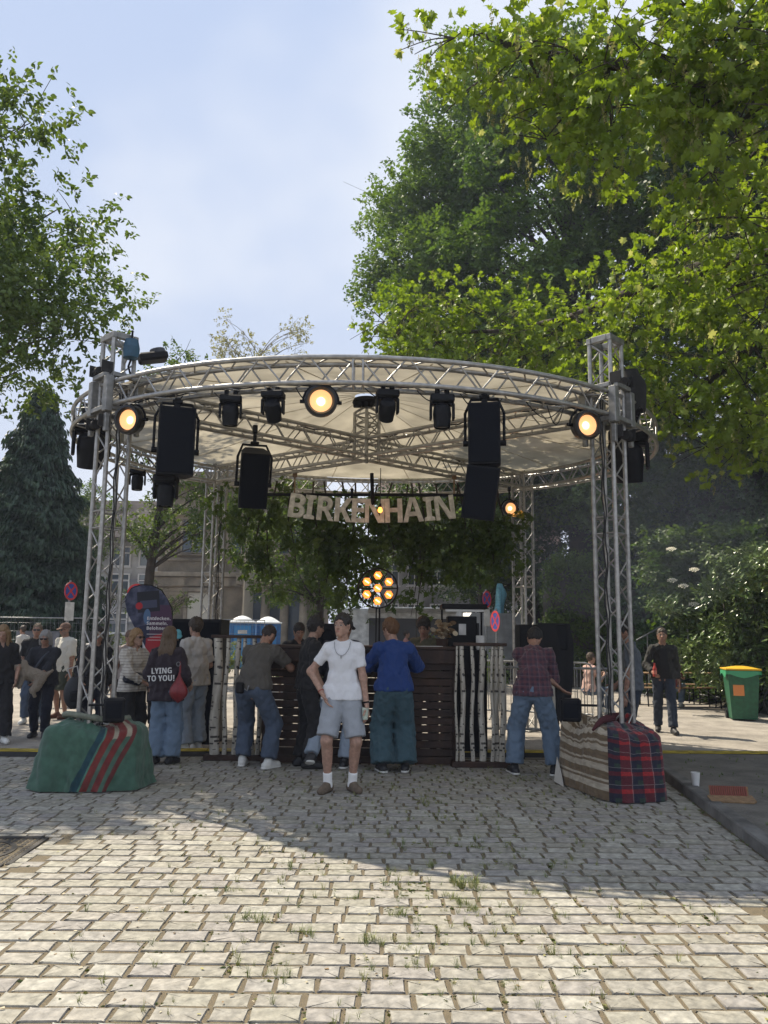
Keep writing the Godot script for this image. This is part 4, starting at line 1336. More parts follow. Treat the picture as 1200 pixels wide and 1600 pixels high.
	# socks and shoes
	for k in 2:
		var fd := Vector3(sin(fyaw[k]), 0, cos(fyaw[k]))
		var tip: Vector3 = P.get("rtip" if k == 0 else "ltip", Vector3.ZERO)
		if tip != Vector3.ZERO: fd = tip.normalized()
		var a: Vector3 = an[k]
		var dn: Vector3 = Vector3.DOWN if tip == Vector3.ZERO else (an[k] - kn[k]).normalized()
		if L.has("sock"):
			var sk := field_of([[a + (kn[k] - a) * 0.28, a + dn * 0.02 * s, 0.046 * s, 0.044 * s], [a + dn * 0.02 * s, a + fd * 0.1 * s + dn * 0.045 * s, 0.042 * s, 0.034 * s]], 0.011, 0.02)
			sk.cut(a + (kn[k] - a) * 0.27, (kn[k] - a).normalized())
			var on := empty_net()
			sk.net(on)
			obj("sock", soft(on), L.sock, o)
		var bs := [[a - fd * 0.045 * s + dn * 0.045 * s, a + fd * 0.15 * s + dn * 0.052 * s, 0.043 * s, 0.042 * s], [a + fd * 0.02 * s + dn * 0.01 * s, a + fd * 0.11 * s + dn * 0.045 * s, 0.043 * s, 0.036 * s]]
		if not L.get("clog", false): bs.append([a + dn * 0.0, a + dn * 0.04 * s, 0.046 * s, 0.046 * s])
		var so := field_of(bs, 0.011, 0.02)
		so.cut(a + dn * 0.083 * s, dn)
		var on := empty_net()
		so.net(on)
		var shoe := obj("shoe", soft(on), L.get("shoe", M.black), o)
		if L.has("sole"):
			var sf := field_of([[a - fd * 0.05 * s + dn * 0.075 * s, a + fd * 0.155 * s + dn * 0.075 * s, 0.046 * s, 0.046 * s]], 0.011, 0.02)
			sf.cut(a + dn * 0.084 * s, dn)
			sf.cut(a + dn * 0.06 * s, -dn)
			on = empty_net()
			sf.net(on)
			obj("sole", soft(on), L.sole, shoe)
	o.set_meta("bones", {"wr": wr, "hc": hc, "neck": neckb, "pel": pel, "sh": sh, "el": el, "fw": fw, "u": u, "sx": sx, "hb": hb, "s": s, "chest": chest})
	return o
func people() -> void:
	var jeans := cloth(0.06, 0.085, 0.13)
	var jeans_dark := cloth(0.025, 0.035, 0.055)
	var pale_jeans := cloth(0.28, 0.34, 0.42)
	var mid_jeans := cloth(0.13, 0.19, 0.27)
	var black := cloth(0.012, 0.012, 0.014)
	var navy := cloth(0.012, 0.015, 0.028)
	var white_tee := cloth(0.72, 0.73, 0.76)
	var sneaker := mat(lin(0.6, 0.6, 0.57), 0.7)
	var dark_shoe := mat(lin(0.02, 0.02, 0.022), 0.6)
	var fair := Color(0.48, 0.29, 0.21)
	var tanned := Color(0.4, 0.22, 0.15)
	# the young man in white in front of the bar
	var m := person("young man in white t-shirt and pale shorts standing alone in front of the bar", Vector3(-0.42, 0, -8.5), -0.12, 1.83,
		{"rh": Vector3(-0.185, 0.965, 0.09), "rpole": Vector3(-1.0, 0.0, -0.3), "lh": Vector3(0.27, 0.83, 0.05), "lpole": Vector3(0.4, 0, -1), "rf": Vector3(-0.11, 0, 0.05), "lf": Vector3(0.12, 0, -0.03), "ryaw": -0.25, "lyaw": 0.6, "head_yaw": -0.35, "head_pitch": -0.04, "rhd": Vector3(0.5, -0.8, 0), "rcurl": 0.3, "lcurl": 0.75, "pel": Vector3(0.01, -0.015, 0)},
		{"cell": 0.014, "fcell": 0.005, "hcell": 0.0055, "skin": fair, "hair": Color(0.02, 0.014, 0.011), "top": white_tee, "top_name": "t_shirt", "hem": 0.05, "sleeve": 0.62, "loose": 1.0, "bottom": cloth(0.33, 0.355, 0.39), "bottom_name": "shorts", "fold": 0.009, "leg": 0.9, "thigh": 0.118, "shoe": mat(lin(0.16, 0.12, 0.085), 0.9, 0, T.soft, 6.0), "sock": mat(lin(0.75, 0.75, 0.74), 0.9), "clog": true, "volume": 0.016, "hairline": -0.03, "arm": 0.066, "build": 0.92})
	var b: Dictionary = m.get_meta("bones")
	var g := Geo.new()
	var nk := []
	for k in 13:
		var a := PI * k / 12.0
		nk.append(b.neck + b.sx * cos(a) * 0.085 + b.fw * (0.055 + 0.07 * sin(a)) + b.u * (0.0 - 0.14 * sin(a)))
	g.path(nk, 0.0035, 5)
	g.tube(nk[6], nk[6] - b.u * 0.03, 0.008, 0.006, 6)
	obj("necklace", g, M.steel, m)
	g = Geo.new()
	g.tube(b.wr[1] + (b.el[1] - b.wr[1]) * 0.04, b.wr[1] + (b.el[1] - b.wr[1]) * 0.1, 0.033, 0.034, 10)
	obj("watch", g, M.black, m)
	g = Geo.new()
	g.tube(b.wr[0] + (b.el[0] - b.wr[0]) * 0.05, b.wr[0] + (b.el[0] - b.wr[0]) * 0.09, 0.032, 0.033, 10)
	obj("bracelet", g, mat(lin(0.25, 0.04, 0.03), 0.8), m)
	var gl := thing("drinking_glass", "clear plastic cup of pale drink held by the man in white", "cup", m.transform * (b.wr[1] + Vector3(-0.005, -0.15, 0.05)))
	g = Geo.new()
	g.lathe(Vector3.ZERO, Basis.IDENTITY, [Vector2(0.0, 0.0), Vector2(0.028, 0.0), Vector2(0.036, 0.12), Vector2(0.034, 0.12), Vector2(0.026, 0.006), Vector2(0, 0.006)], 16)
	var cup := mat(Color(0.85, 0.9, 0.85, 0.35), 0.1); cup.transparency = BaseMaterial3D.TRANSPARENCY_ALPHA
	obj("cup_wall", g, cup, gl)
	g = Geo.new()
	g.lathe(Vector3.ZERO, Basis.IDENTITY, [Vector2(0.0, 0.008), Vector2(0.025, 0.008), Vector2(0.031, 0.085), Vector2(0, 0.085)], 16)
	obj("drink", g, mat(lin(0.35, 0.36, 0.25), 0.2), gl)
	# people at the bar, seen from behind
	m = person("man in grey-brown t-shirt and dark jeans bent over the bar with a belt pouch", Vector3(-1.52, 0, -9.95), PI - 0.35, 1.86,
		{"lean": 0.3, "pel": Vector3(0, -0.06, -0.1), "bend": Vector3(0, -0.03, 0.06), "head_pitch": 0.75, "head_yaw": -0.2, "rh": Vector3(-0.16, 1.1, 0.5), "lh": Vector3(0.14, 1.1, 0.5), "rpole": Vector3(-1, -0.6, -0.3), "lpole": Vector3(1, -0.6, -0.3), "rf": Vector3(-0.2, 0, -0.05), "lf": Vector3(0.17, 0, 0.02), "ryaw": -0.3, "lyaw": 0.35},
		{"skin": tanned, "hair": Color(0.025, 0.016, 0.012), "top": cloth(0.085, 0.078, 0.068), "top_name": "t_shirt", "hem": 0.02, "sleeve": 0.7, "loose": 1.12, "arm": 0.078, "bottom": jeans, "thigh": 0.11, "knee": 0.095, "cuff": 0.092, "shoe": sneaker, "sole": sneaker, "build": 1.05, "volume": 0.008})
	b = m.get_meta("bones")
	g = Geo.new(); g.box(b.pel + Vector3(0.1, 0.0, -0.13), Vector3(0.12, 0.13, 0.06), Basis(Vector3.UP, -0.5), 0.015); obj("belt_pouch", g, M.black, m)
	g = Geo.new(); g.path([b.pel + Vector3(-0.02, 0.03, -0.135), b.pel + Vector3(-0.01, -0.03, -0.15), b.pel + Vector3(0.03, -0.01, -0.15)], 0.008, 6); obj("key_ring", g, M.steel, m)
	person("man in black polo and black trousers standing in profile at the bar", Vector3(-0.92, 0, -9.95), PI * 0.62, 1.82,
		{"lean": 0.1, "head_yaw": 0.12, "head_pitch": 0.2, "rh": Vector3(-0.22, 0.9, 0.16), "lh": Vector3(0.1, 1.1, 0.38), "rpole": Vector3(-0.3, 0, -1), "rf": Vector3(-0.1, 0, 0.02), "lf": Vector3(0.12, 0, -0.03)},
		{"skin": Color(0.45, 0.27, 0.19), "hair": Color(0.012, 0.009, 0.008), "top": black, "top_name": "polo_shirt", "sleeve": 0.85, "loose": 1.08, "bottom": black, "cuff": 0.085, "knee": 0.085, "shoe": dark_shoe, "volume": 0.024, "messy": 0.018})
	person("man in dark top and pale jeans behind the man in white, one leg crossed", Vector3(-0.5, 0, -9.9), PI - 0.1, 1.85,
		{"lean": 0.12, "pel": Vector3(0, -0.03, 0), "head_yaw": -0.5, "head_pitch": 0.25, "rh": Vector3(-0.2, 1.12, 0.36), "lh": Vector3(0.16, 1.1, 0.38), "rf": Vector3(-0.05, 0, 0.05), "lf": Vector3(0.3, 0.07, -0.18), "lknee": Vector3(0.4, 0, 1), "ltip": Vector3(0.6, -0.6, -0.2)},
		{"skin": tanned, "hair": Color(0.015, 0.012, 0.01), "top": navy, "top_name": "sweatshirt", "sleeve": 1.9, "loose": 1.12, "hem": 0.08, "arm": 0.075, "bottom": pale_jeans, "thigh": 0.1, "knee": 0.085, "cuff": 0.08, "shoe": dark_shoe, "sole": sneaker, "volume": 0.008, "cap": cloth(0.02, 0.02, 0.024)})
	person("red-haired man in bright blue sweatshirt and wide teal trousers at the bar", Vector3(0.14, 0, -9.72), PI + 0.1, 1.84,
		{"lean": 0.16, "pel": Vector3(0, -0.03, -0.03), "head_yaw": 0.75, "head_pitch": 0.3, "rh": Vector3(-0.12, 1.16, 0.38), "lh": Vector3(0.1, 1.16, 0.38), "rpole": Vector3(-1, -0.5, -0.2), "lpole": Vector3(1, -0.5, -0.2), "rf": Vector3(-0.14, 0, 0.0), "lf": Vector3(0.12, 0, -0.02)},
		{"skin": fair, "hair": Color(0.16, 0.075, 0.03), "top": cloth(0.012, 0.045, 0.19), "top_name": "sweatshirt", "sleeve": 1.95, "loose": 1.2, "hem": 0.03, "arm": 0.084, "bottom": cloth(0.045, 0.095, 0.12), "thigh": 0.12, "knee": 0.125, "cuff": 0.135, "leg": 1.97, "shoe": dark_shoe, "sole": sneaker, "volume": 0.022, "messy": 0.024})
	var plaid := cloth(1, 1, 1)
	plaid.albedo_texture = plaid_tex(lin(0.03, 0.022, 0.04), lin(0.14, 0.04, 0.05), lin(0.16, 0.14, 0.16), 8)
	plaid.uv1_scale = Vector3(2.2, 2.2, 2.2)
	person("man in dark red checked shirt and blue jeans bent forward by the draped stand", Vector3(1.78, 0, -9.62), PI - 0.25, 1.84,
		{"lean": 0.3, "pel": Vector3(0, -0.03, -0.06), "bend": Vector3(0, -0.03, 0.07), "head_pitch": 0.9, "head_yaw": -0.1, "rh": Vector3(-0.12, 1.05, 0.42), "lh": Vector3(-0.3, 0.95, 0.1), "lpole": Vector3(0.5, -0.3, -0.6), "rf": Vector3(-0.22, 0, 0.05), "lf": Vector3(0.22, 0, 0.0), "ryaw": -0.2, "lyaw": 0.45},
		{"skin": tanned, "hair": Color(0.01, 0.008, 0.008), "top": plaid, "sleeve": 1.6, "loose": 1.15, "hem": 0.06, "arm": 0.076, "bottom": mid_jeans, "thigh": 0.112, "knee": 0.1, "cuff": 0.1, "shoe": dark_shoe, "sole": sneaker, "volume": 0.02, "cap": cloth(0.012, 0.012, 0.014)})
	person("man in grey t-shirt leaning behind the right front tower", Vector3(3.3, 0, -10.7), -PI * 0.6, 1.8,
		{"lean": 0.05, "head_yaw": -0.1, "head_pitch": 0.15, "rh": Vector3(-0.2, 0.95, 0.22), "lh": Vector3(0.23, 0.86, 0.1)},
		{"skin": tanned, "hair": Color(0.012, 0.01, 0.01), "top": cloth(0.1, 0.115, 0.135), "top_name": "t_shirt", "sleeve": 0.8, "loose": 1.12, "arm": 0.076, "bottom": jeans_dark, "shoe": dark_shoe, "beard": 0.35})
	m = person("man with swept-back hair in dark jacket walking with a red bottle", Vector3(4.78, 0, -13.85), -0.2, 1.76,
		{"lean": 0.03, "head_yaw": -0.1, "rh": Vector3(-0.2, 1.02, 0.24), "rpole": Vector3(-0.6, 0, -1), "lh": Vector3(0.25, 0.86, -0.02), "rf": Vector3(-0.09, 0, -0.2), "lf": Vector3(0.1, 0, 0.22), "rcurl": 0.8},
		{"skin": tanned, "hair": Color(0.07, 0.05, 0.035), "top": cloth(0.022, 0.022, 0.02), "top_name": "jacket", "sleeve": 1.85, "loose": 1.15, "hem": 0.05, "arm": 0.075, "bottom": jeans_dark, "cuff": 0.075, "shoe": dark_shoe, "beard": 0.2})
	b = m.get_meta("bones")
	g = Geo.new()
	g.sheet(6, 8, func(u_, v_): return b.neck - b.u * (0.06 + 0.5 * v_) + b.sx * (u_ - 0.5) * (0.1 + 0.08 * v_) + b.fw * (0.115 + 0.03 * sin(v_ * 2.6)))
	obj("t_shirt", g, black, m)
	var bt := thing("drink_bottle", "small red bottle in the walking man's hand", "bottle", m.transform * (b.wr[0] + Vector3(0.02, -0.06, 0.1)))
	g = Geo.new(); g.lathe(Vector3.ZERO, Basis.IDENTITY, [Vector2(0, 0), Vector2(0.033, 0), Vector2(0.033, 0.13), Vector2(0.014, 0.18), Vector2(0.013, 0.22), Vector2(0, 0.22)], 14); obj("bottle_body", g, mat(lin(0.4, 0.05, 0.04), 0.3), bt)
	g = Geo.new(); g.lathe(Vector3(0, 0.04, 0), Basis.IDENTITY, [Vector2(0.034, 0), Vector2(0.034, 0.06)], 14); obj("bottle_label", g, mat(lin(0.6, 0.2, 0.15), 0.6), bt)
	# bar keeper behind the counter
	person("dark-haired bar keeper in olive shirt behind the counter beside the plant", Vector3(0.62, 0, -11.6), -0.3, 1.86,
		{"lean": 0.1, "head_pitch": 0.45, "rh": Vector3(-0.15, 1.15, 0.3), "lh": Vector3(0.15, 1.15, 0.3)},
		{"skin": tanned, "hair": Color(0.02, 0.015, 0.01), "top": cloth(0.09, 0.085, 0.05), "sleeve": 1.6, "loose": 1.12, "bottom": black, "volume": 0.03})
	person("dark-clad guest with short hair bent low behind the bar's left end", Vector3(-1.3, 0, -12.3), 0.3, 1.78, {"lean": 0.15, "head_pitch": 0.5}, {"skin": tanned, "hair": Color(0.015, 0.012, 0.01), "top": black, "sleeve": 0.8, "bottom": black})
	# the group on the left
	m = person("woman with long fair hair and dark lettered top carrying a red bag", Vector3(-2.66, 0, -10.1), PI - 0.25, 1.67,
		{"rh": Vector3(-0.22, 1.0, 0.2), "lh": Vector3(0.2, 0.95, 0.12), "rf": Vector3(-0.1, 0, 0.0), "lf": Vector3(0.1, 0, -0.06)},
		{"skin": fair, "hair": Color(0.14, 0.09, 0.05), "style": "long", "hair_len": -0.4, "top": cloth(0.022, 0.014, 0.022), "top_name": "sweatshirt", "sleeve": 1.9, "loose": 1.3, "hem": 0.16, "arm": 0.08, "bottom": mid_jeans, "thigh": 0.112, "knee": 0.105, "cuff": 0.125, "leg": 1.97, "shoe": dark_shoe})
	b = m.get_meta("bones")
	var k2 := 0
	for line in ["LYING", "TO YOU!"]:
		var t := text_mesh(line, 0.095, 0.004)
		var tx := obj("back_print", t, mat(lin(0.6, 0.6, 0.6), 0.9), m, b.pel + Vector3(-0.02, 0.22 - 0.09 * k2, -0.178 - 0.006 * k2))
		tx.rotation = Vector3(0.02, PI, 0.05)
		k2 += 1
	var bag := thing("shoulder_bag", "red leather bag hanging from the fair-haired woman's shoulder", "bag", m.transform * (b.sh[0] + Vector3(-0.07, -0.42, -0.11)), m.rotation.y)
	g = Geo.new()
	g.sheet(20, 12, func(u_, v_):
		var a: float = u_ * TAU
		var w: float = sin(pow(v_, 1.6) * PI) * 0.13 + 0.012
		return Vector3(cos(a) * w * 0.85, 0.2 - v_ * 0.36, sin(a) * w * 0.5))
	obj("bag_body", g, mat(lin(0.24, 0.015, 0.02), 0.45, 0, T.soft, 6.0), bag)
	g = Geo.new(); g.path([Vector3(0, 0.19, 0.02), Vector3(0.03, 0.42, 0.06), Vector3(0.05, 0.49, 0.12), Vector3(0.05, 0.44, 0.2)], 0.012, 6); obj("strap", g, mat(lin(0.2, 0.015, 0.02), 0.5), bag)
	g = Geo.new()
	var rpt := []
	for k in 13: rpt.append(Vector3(0.02 + 0.025 * cos(TAU * k / 12), 0.3 + 0.025 * sin(TAU * k / 12), 0.0))
	g.path(rpt, 0.005, 5); obj("ring", g, M.steel, bag)
	person("man in cream short-sleeved shirt and pale jeans beside the black cabinet", Vector3(-2.56, 0, -11.15), -PI * 0.72, 1.8,
		{"head_pitch": 0.05, "rh": Vector3(-0.16, 1.0, 0.2), "lh": Vector3(0.2, 0.9, 0.1), "lpole": Vector3(0.4, 0, -1)},
		{"skin": fair, "hair": Color(0.05, 0.033, 0.02), "top": cloth(0.46, 0.44, 0.42), "sleeve": 0.85, "loose": 1.2, "hem": 0.1, "arm": 0.08, "bottom": pale_jeans, "thigh": 0.115, "knee": 0.105, "cuff": 0.11, "leg": 1.95, "shoe": sneaker, "volume": 0.022})
	person("man in light blue shirt and turquoise cap looking down beside the banner", Vector3(-3.0, 0, -11.95), 0.15, 1.68,
		{"head_pitch": 0.45, "rh": Vector3(-0.12, 1.05, 0.25), "lh": Vector3(0.12, 1.05, 0.25)},
		{"skin": tanned, "hair": Color(0.03, 0.02, 0.015), "top": cloth(0.14, 0.28, 0.48), "sleeve": 0.85, "bottom": jeans_dark, "shoe": dark_shoe, "cap": cloth(0.13, 0.42, 0.5)})
	var knit := cloth(1, 1, 1)
	knit.albedo_texture = stripe_tex(lin(0.46, 0.43, 0.39), lin(0.24, 0.22, 0.2))
	knit.uv1_scale = Vector3(3.5, 3.5, 3.5)
	m = person("blonde woman in sunglasses and striped cream jumper behind the green blanket", Vector3(-3.22, 0, -10.55), 1.1, 1.64,
		{"rh": Vector3(-0.02, 1.02, 0.25), "lh": Vector3(0.1, 1.0, 0.26), "rpole": Vector3(-1, -0.6, 0), "lpole": Vector3(1, -0.6, 0)},
		{"skin": fair, "hair": Color(0.33, 0.2, 0.09), "style": "bob", "glasses": true, "top": knit, "top_name": "jumper", "sleeve": 1.75, "loose": 1.15, "arm": 0.078, "bottom": black, "shoe": dark_shoe, "build": 1.05})
	b = m.get_meta("bones")
	g = Geo.new(); g.box(b.pel + Vector3(-0.12, 0.12, 0.12), Vector3(0.26, 0.16, 0.09), Basis(Vector3.UP, -0.3) * Basis(Vector3.BACK, -0.25), 0.03); obj("waist_bag", g, navy, m)
	m = person("man in white t-shirt with backpack straps behind the blonde woman", Vector3(-3.85, 0, -13.4), 0.1, 1.74,
		{"rh": Vector3(-0.14, 1.15, 0.2)}, {"skin": tanned, "hair": Color(0.03, 0.02, 0.015), "top": white_tee, "top_name": "t_shirt", "sleeve": 0.7, "loose": 1.1, "bottom": black, "shoe": dark_shoe})
	b = m.get_meta("bones")
	for e in [-1.0, 1.0]:
		g = Geo.new(); g.path([b.sh[0] + (b.sh[1] - b.sh[0]) * (0.5 + e * 0.36) + b.u * 0.07, b.chest + b.sx * e * 0.11 + b.fw * 0.135, b.chest + b.sx * e * 0.14 + b.fw * 0.06 - b.u * 0.2], 0.02, 6); obj("backpack_strap", g, M.rubber, m)
	person("person in brown cap and pale top left of the backpack man", Vector3(-4.15, 0, -13.3), 0.6, 1.62, {"head_pitch": 0.2}, {"skin": tanned, "hair": Color(0.1, 0.07, 0.05), "top": cloth(0.42, 0.36, 0.33), "sleeve": 0.8, "bottom": black, "shoe": dark_shoe, "cap": cloth(0.16, 0.1, 0.08)})
	m = person("dark-clothed person with a bag standing behind the left front tower", Vector3(-3.98, 0, -11.3), 0.5, 1.66, {"head_pitch": 0.15, "rh": Vector3(-0.2, 0.95, 0.16)}, {"skin": tanned, "hair": Color(0.02, 0.016, 0.014), "style": "bob", "top": black, "sleeve": 1.8, "loose": 1.15, "bottom": navy, "shoe": dark_shoe})
	bag = thing("backpack", "dark backpack held beside the left front tower", "bag", Vector3(-4.12, 0.78, -10.95), 0.4)
	g = Geo.new()
	g.sheet(20, 12, func(u_, v_):
		var a: float = u_ * TAU
		var w: float = pow(sin(clampf(v_ * 0.96 + 0.02, 0, 1) * PI), 0.5)
		return Vector3(cos(a) * w * 0.13, 0.2 - v_ * 0.42, sin(a) * w * 0.1))
	obj("bag_body", g, mat(lin(0.02, 0.024, 0.03), 0.7, 0, T.soft, 6.0), bag)
	g = Geo.new(); g.box(Vector3(0.03, -0.05, 0.09), Vector3(0.16, 0.14, 0.05), Basis.IDENTITY, 0.02); obj("pocket", g, M.black, bag)
	g = Geo.new(); g.path([Vector3(-0.05, 0.18, 0), Vector3(-0.1, 0.3, 0.0), Vector3(0.02, 0.34, 0), Vector3(0.06, 0.18, 0)], 0.012, 6); obj("strap", g, mat(lin(0.4, 0.4, 0.4), 0.8), bag)
	# people in the sun at the left
	person("woman with long fair hair dressed all in black at the left edge", Vector3(-5.5, 0, -11.75), 0.5, 1.68,
		{"head_pitch": 0.35, "head_yaw": -0.2, "rh": Vector3(-0.2, 0.9, 0.12), "lh": Vector3(0.22, 0.95, 0.14), "lf": Vector3(0.12, 0, 0.12), "rf": Vector3(-0.1, 0, -0.1)},
		{"skin": fair, "hair": Color(0.3, 0.19, 0.09), "style": "long", "hair_len": -0.36, "front_hair": true, "top": black, "sleeve": 0.9, "loose": 1.15, "hem": 0.1, "bottom": black, "cuff": 0.1, "knee": 0.095, "shoe": sneaker})
	person("man in black t-shirt and sunglasses walking behind the grey-haired woman", Vector3(-6.05, 0, -14.2), 0.25, 1.72,
		{"rf": Vector3(-0.1, 0, 0.12), "lf": Vector3(0.1, 0, -0.12)}, {"skin": tanned, "hair": Color(0.22, 0.16, 0.11), "glasses": true, "top": black, "top_name": "t_shirt", "sleeve": 0.8, "loose": 1.15, "bottom": jeans, "shoe": sneaker, "build": 1.08, "volume": 0.006})
	m = person("grey-haired woman in dark clothes carrying a small dog in her arm", Vector3(-5.12, 0, -12.35), 0.15, 1.6,
		{"head_pitch": 0.2, "head_yaw": -0.1, "rh": Vector3(-0.12, 1.0, 0.24), "lh": Vector3(-0.02, 0.98, 0.27), "lpole": Vector3(1, -0.6, -0.3), "rpole": Vector3(-1, -0.6, -0.3), "rf": Vector3(-0.1, 0, -0.05), "lf": Vector3(0.1, 0, 0.1)},
		{"skin": tanned, "hair": Color(0.34, 0.33, 0.32), "style": "bob", "volume": 0.022, "glasses": true, "top": cloth(0.02, 0.022, 0.03), "top_name": "blouse", "sleeve": 1.4, "loose": 1.2, "hem": 0.1, "arm": 0.075, "bottom": navy, "shoe": dark_shoe, "build": 1.05})
	b = m.get_meta("bones")
	g = Geo.new(); g.path([b.sh[1] + b.u * 0.06 - b.sx * 0.05, b.chest + b.fw * 0.135, b.pel + b.u * 0.12 - b.sx * 0.12 + b.fw * 0.14], 0.02, 6); obj("bag_strap", g, cloth(0.05, 0.06, 0.08), m)
	dog(m.transform * (b.wr[0] + Vector3(-0.02, 0.06, 0.08)), 0.15)
	person("man in brown cap, white shirt and green shorts standing in the sun", Vector3(-5.85, 0, -15.0), -0.55, 1.74,
		{"head_pitch": 0.15, "head_yaw": -0.1, "lh": Vector3(0.25, 0.84, 0.05), "rh": Vector3(-0.2, 0.95, 0.14)},
		{"skin": tanned, "hair": Color(0.2, 0.19, 0.18), "volume": 0.004, "beard": 0.4, "glasses": true, "cap": cloth(0.17, 0.1, 0.07), "top": cloth(0.66, 0.63, 0.55), "sleeve": 0.9, "loose": 1.22, "hem": 0.1, "arm": 0.082, "bottom": cloth(0.045, 0.055, 0.035), "bottom_name": "shorts", "leg": 0.95, "thigh": 0.12, "shoe": mat(lin(0.12, 0.05, 0.03), 0.7), "build": 1.06})
	# people sitting at the tables
	bench_set(Vector3(-6.0, 0, -17.8), 0.1, "left behind the lattice tower", false)
	person("white-haired man in orange trousers sitting on the left bench", Vector3(-6.45, 0, -17.55), 1.2, 1.74,
		{"pel": Vector3(0, -0.42, 0), "lean": 0.15, "rf": Vector3(-0.14, 0, 0.42), "lf": Vector3(0.12, 0, 0.46), "rh": Vector3(-0.1, 0.72, 0.36), "lh": Vector3(0.12, 0.72, 0.38)},
		{"skin": Color(0.5, 0.26, 0.19), "hair": Color(0.5, 0.48, 0.45), "top": cloth(0.42, 0.2, 0.15), "sleeve": 0.8, "bottom": cloth(0.5, 0.09, 0.04), "shoe": sneaker})
	bench_set(Vector3(6.9, 0, -19.3), 0.12, "right beside the crowd barrier", true)
	person("woman in maroon top and jeans sitting at the right beer table", Vector3(6.65, 0, -18.7), PI - 0.5, 1.66,
		{"pel": Vector3(0, -0.42, 0), "lean": 0.2, "rf": Vector3(-0.12, 0, 0.4), "lf": Vector3(0.12, 0, 0.34), "rh": Vector3(-0.1, 0.85, 0.4), "lh": Vector3(0.12, 0.85, 0.4)},
		{"skin": fair, "hair": Color(0.06, 0.035, 0.02), "style": "bob", "top": cloth(0.13, 0.03, 0.025), "sleeve": 0.9, "bottom": mid_jeans, "shoe": sneaker})
	person("person in pale pink top sitting behind the right front tower", Vector3(4.35, 0, -17.2), 1.9, 1.66,
		{"pel": Vector3(0, -0.42, 0), "lean": 0.1, "rf": Vector3(-0.12, 0, 0.4), "lf": Vector3(0.12, 0, 0.4), "rh": Vector3(-0.1, 0.85, 0.36), "lh": Vector3(0.12, 0.85, 0.36)},
		{"skin": fair, "hair": Color(0.08, 0.05, 0.03), "top": cloth(0.5, 0.33, 0.28), "sleeve": 0.5, "bottom": jeans, "shoe": sneaker})
	# far passers-by seen between the bar guests
	var far := [["distant person in blue top beyond the lamp stand", Vector3(2.35, 0, -24.0), Color(0.05, 0.1, 0.35)], ["distant person in pink top right of the lamp stand", Vector3(0.75, 0, -26.0), Color(0.5, 0.25, 0.22)], ["distant person in white top behind the bar's middle", Vector3(-3.6, 0, -25.0), Color(0.6, 0.6, 0.58)], ["distant person in dark top left of the portable toilets", Vector3(-8.3, 0, -24.0), Color(0.03, 0.03, 0.04)], ["distant person in white top near the left fence", Vector3(-10.2, 0, -23.0), Color(0.6, 0.58, 0.55)]]
	for k in far.size():
		person(far[k][0], far[k][1], 0.4 + k, 1.72, {"rf": Vector3(-0.1, 0, 0.1), "lf": Vector3(0.1, 0, -0.1)}, {"cell": 0.026, "fcell": 0.012, "hcell": 0.009, "skin": tanned, "hair": Color(0.05, 0.035, 0.025), "top": cloth(far[k][2].r, far[k][2].g, far[k][2].b), "sleeve": 0.8, "bottom": jeans, "shoe": sneaker}, "distant passers-by")
func dog(at: Vector3, turn: float) -> void:
	var o := thing("small_dog", "small fluffy cream dog held in the grey-haired woman's arm", "dog", at, turn)
	o.scale = Vector3.ONE * 1.2
	var bones := [[Vector3(0.1, -0.05, -0.06), Vector3(-0.06, 0.02, 0.02), 0.085, 0.085], [Vector3(-0.06, 0.02, 0.02), Vector3(-0.1, 0.09, 0.06), 0.065, 0.06], [Vector3(-0.1, 0.1, 0.06), Vector3(-0.12, 0.11, 0.08), 0.07, 0.066], [Vector3(-0.13, 0.085, 0.11), Vector3(-0.155, 0.07, 0.15), 0.036, 0.026],
		[Vector3(-0.05, -0.03, 0.07), Vector3(-0.08, -0.16, 0.1), 0.03, 0.022], [Vector3(-0.09, -0.03, 0.03), Vector3(-0.13, -0.15, 0.06), 0.03, 0.022], [Vector3(0.1, -0.09, 0.0), Vector3(0.06, -0.2, 0.05), 0.042, 0.03], [Vector3(0.06, -0.2, 0.05), Vector3(0.09, -0.27, 0.04), 0.025, 0.02], [Vector3(0.14, -0.08, -0.04), Vector3(0.11, -0.19, 0.02), 0.04, 0.028], [Vector3(0.17, -0.02, -0.1), Vector3(0.23, 0.03, -0.13), 0.028, 0.02],
		[Vector3(-0.05, 0.13, 0.04), Vector3(-0.03, 0.06, 0.06), 0.026, 0.02], [Vector3(-0.16, 0.14, 0.06), Vector3(-0.18, 0.07, 0.07), 0.026, 0.02]]
	var F := field_of(bones, 0.009, 0.03)
	var n := FastNoiseLite.new()
	n.frequency = 1.0; n.seed = 3
	F.ripple(n, Vector3(45, 45, 45), 0.02)
	var out := empty_net()
	F.net(out)
	obj("body", soft(out), mat(lin(0.42, 0.36, 0.29), 0.95, 0, T.fine, 8.0, T.fbump, 1.0), o)
	var g := Geo.new()
	for p in [Vector3(-0.16, 0.072, 0.166)]: g.lathe(p, Basis.IDENTITY, [Vector2(0, -0.012), Vector2(0.013, 0), Vector2(0, 0.012)], 8)
	obj("nose", g, M.black_gloss, o)
	for p in [Vector3(-0.1, 0.125, 0.128), Vector3(-0.155, 0.125, 0.118)]:
		g = Geo.new(); g.lathe(p, Basis.IDENTITY, [Vector2(0, -0.009), Vector2(0.009, 0), Vector2(0, 0.009)], 8)
		obj("eye", g, M.black_gloss, o)
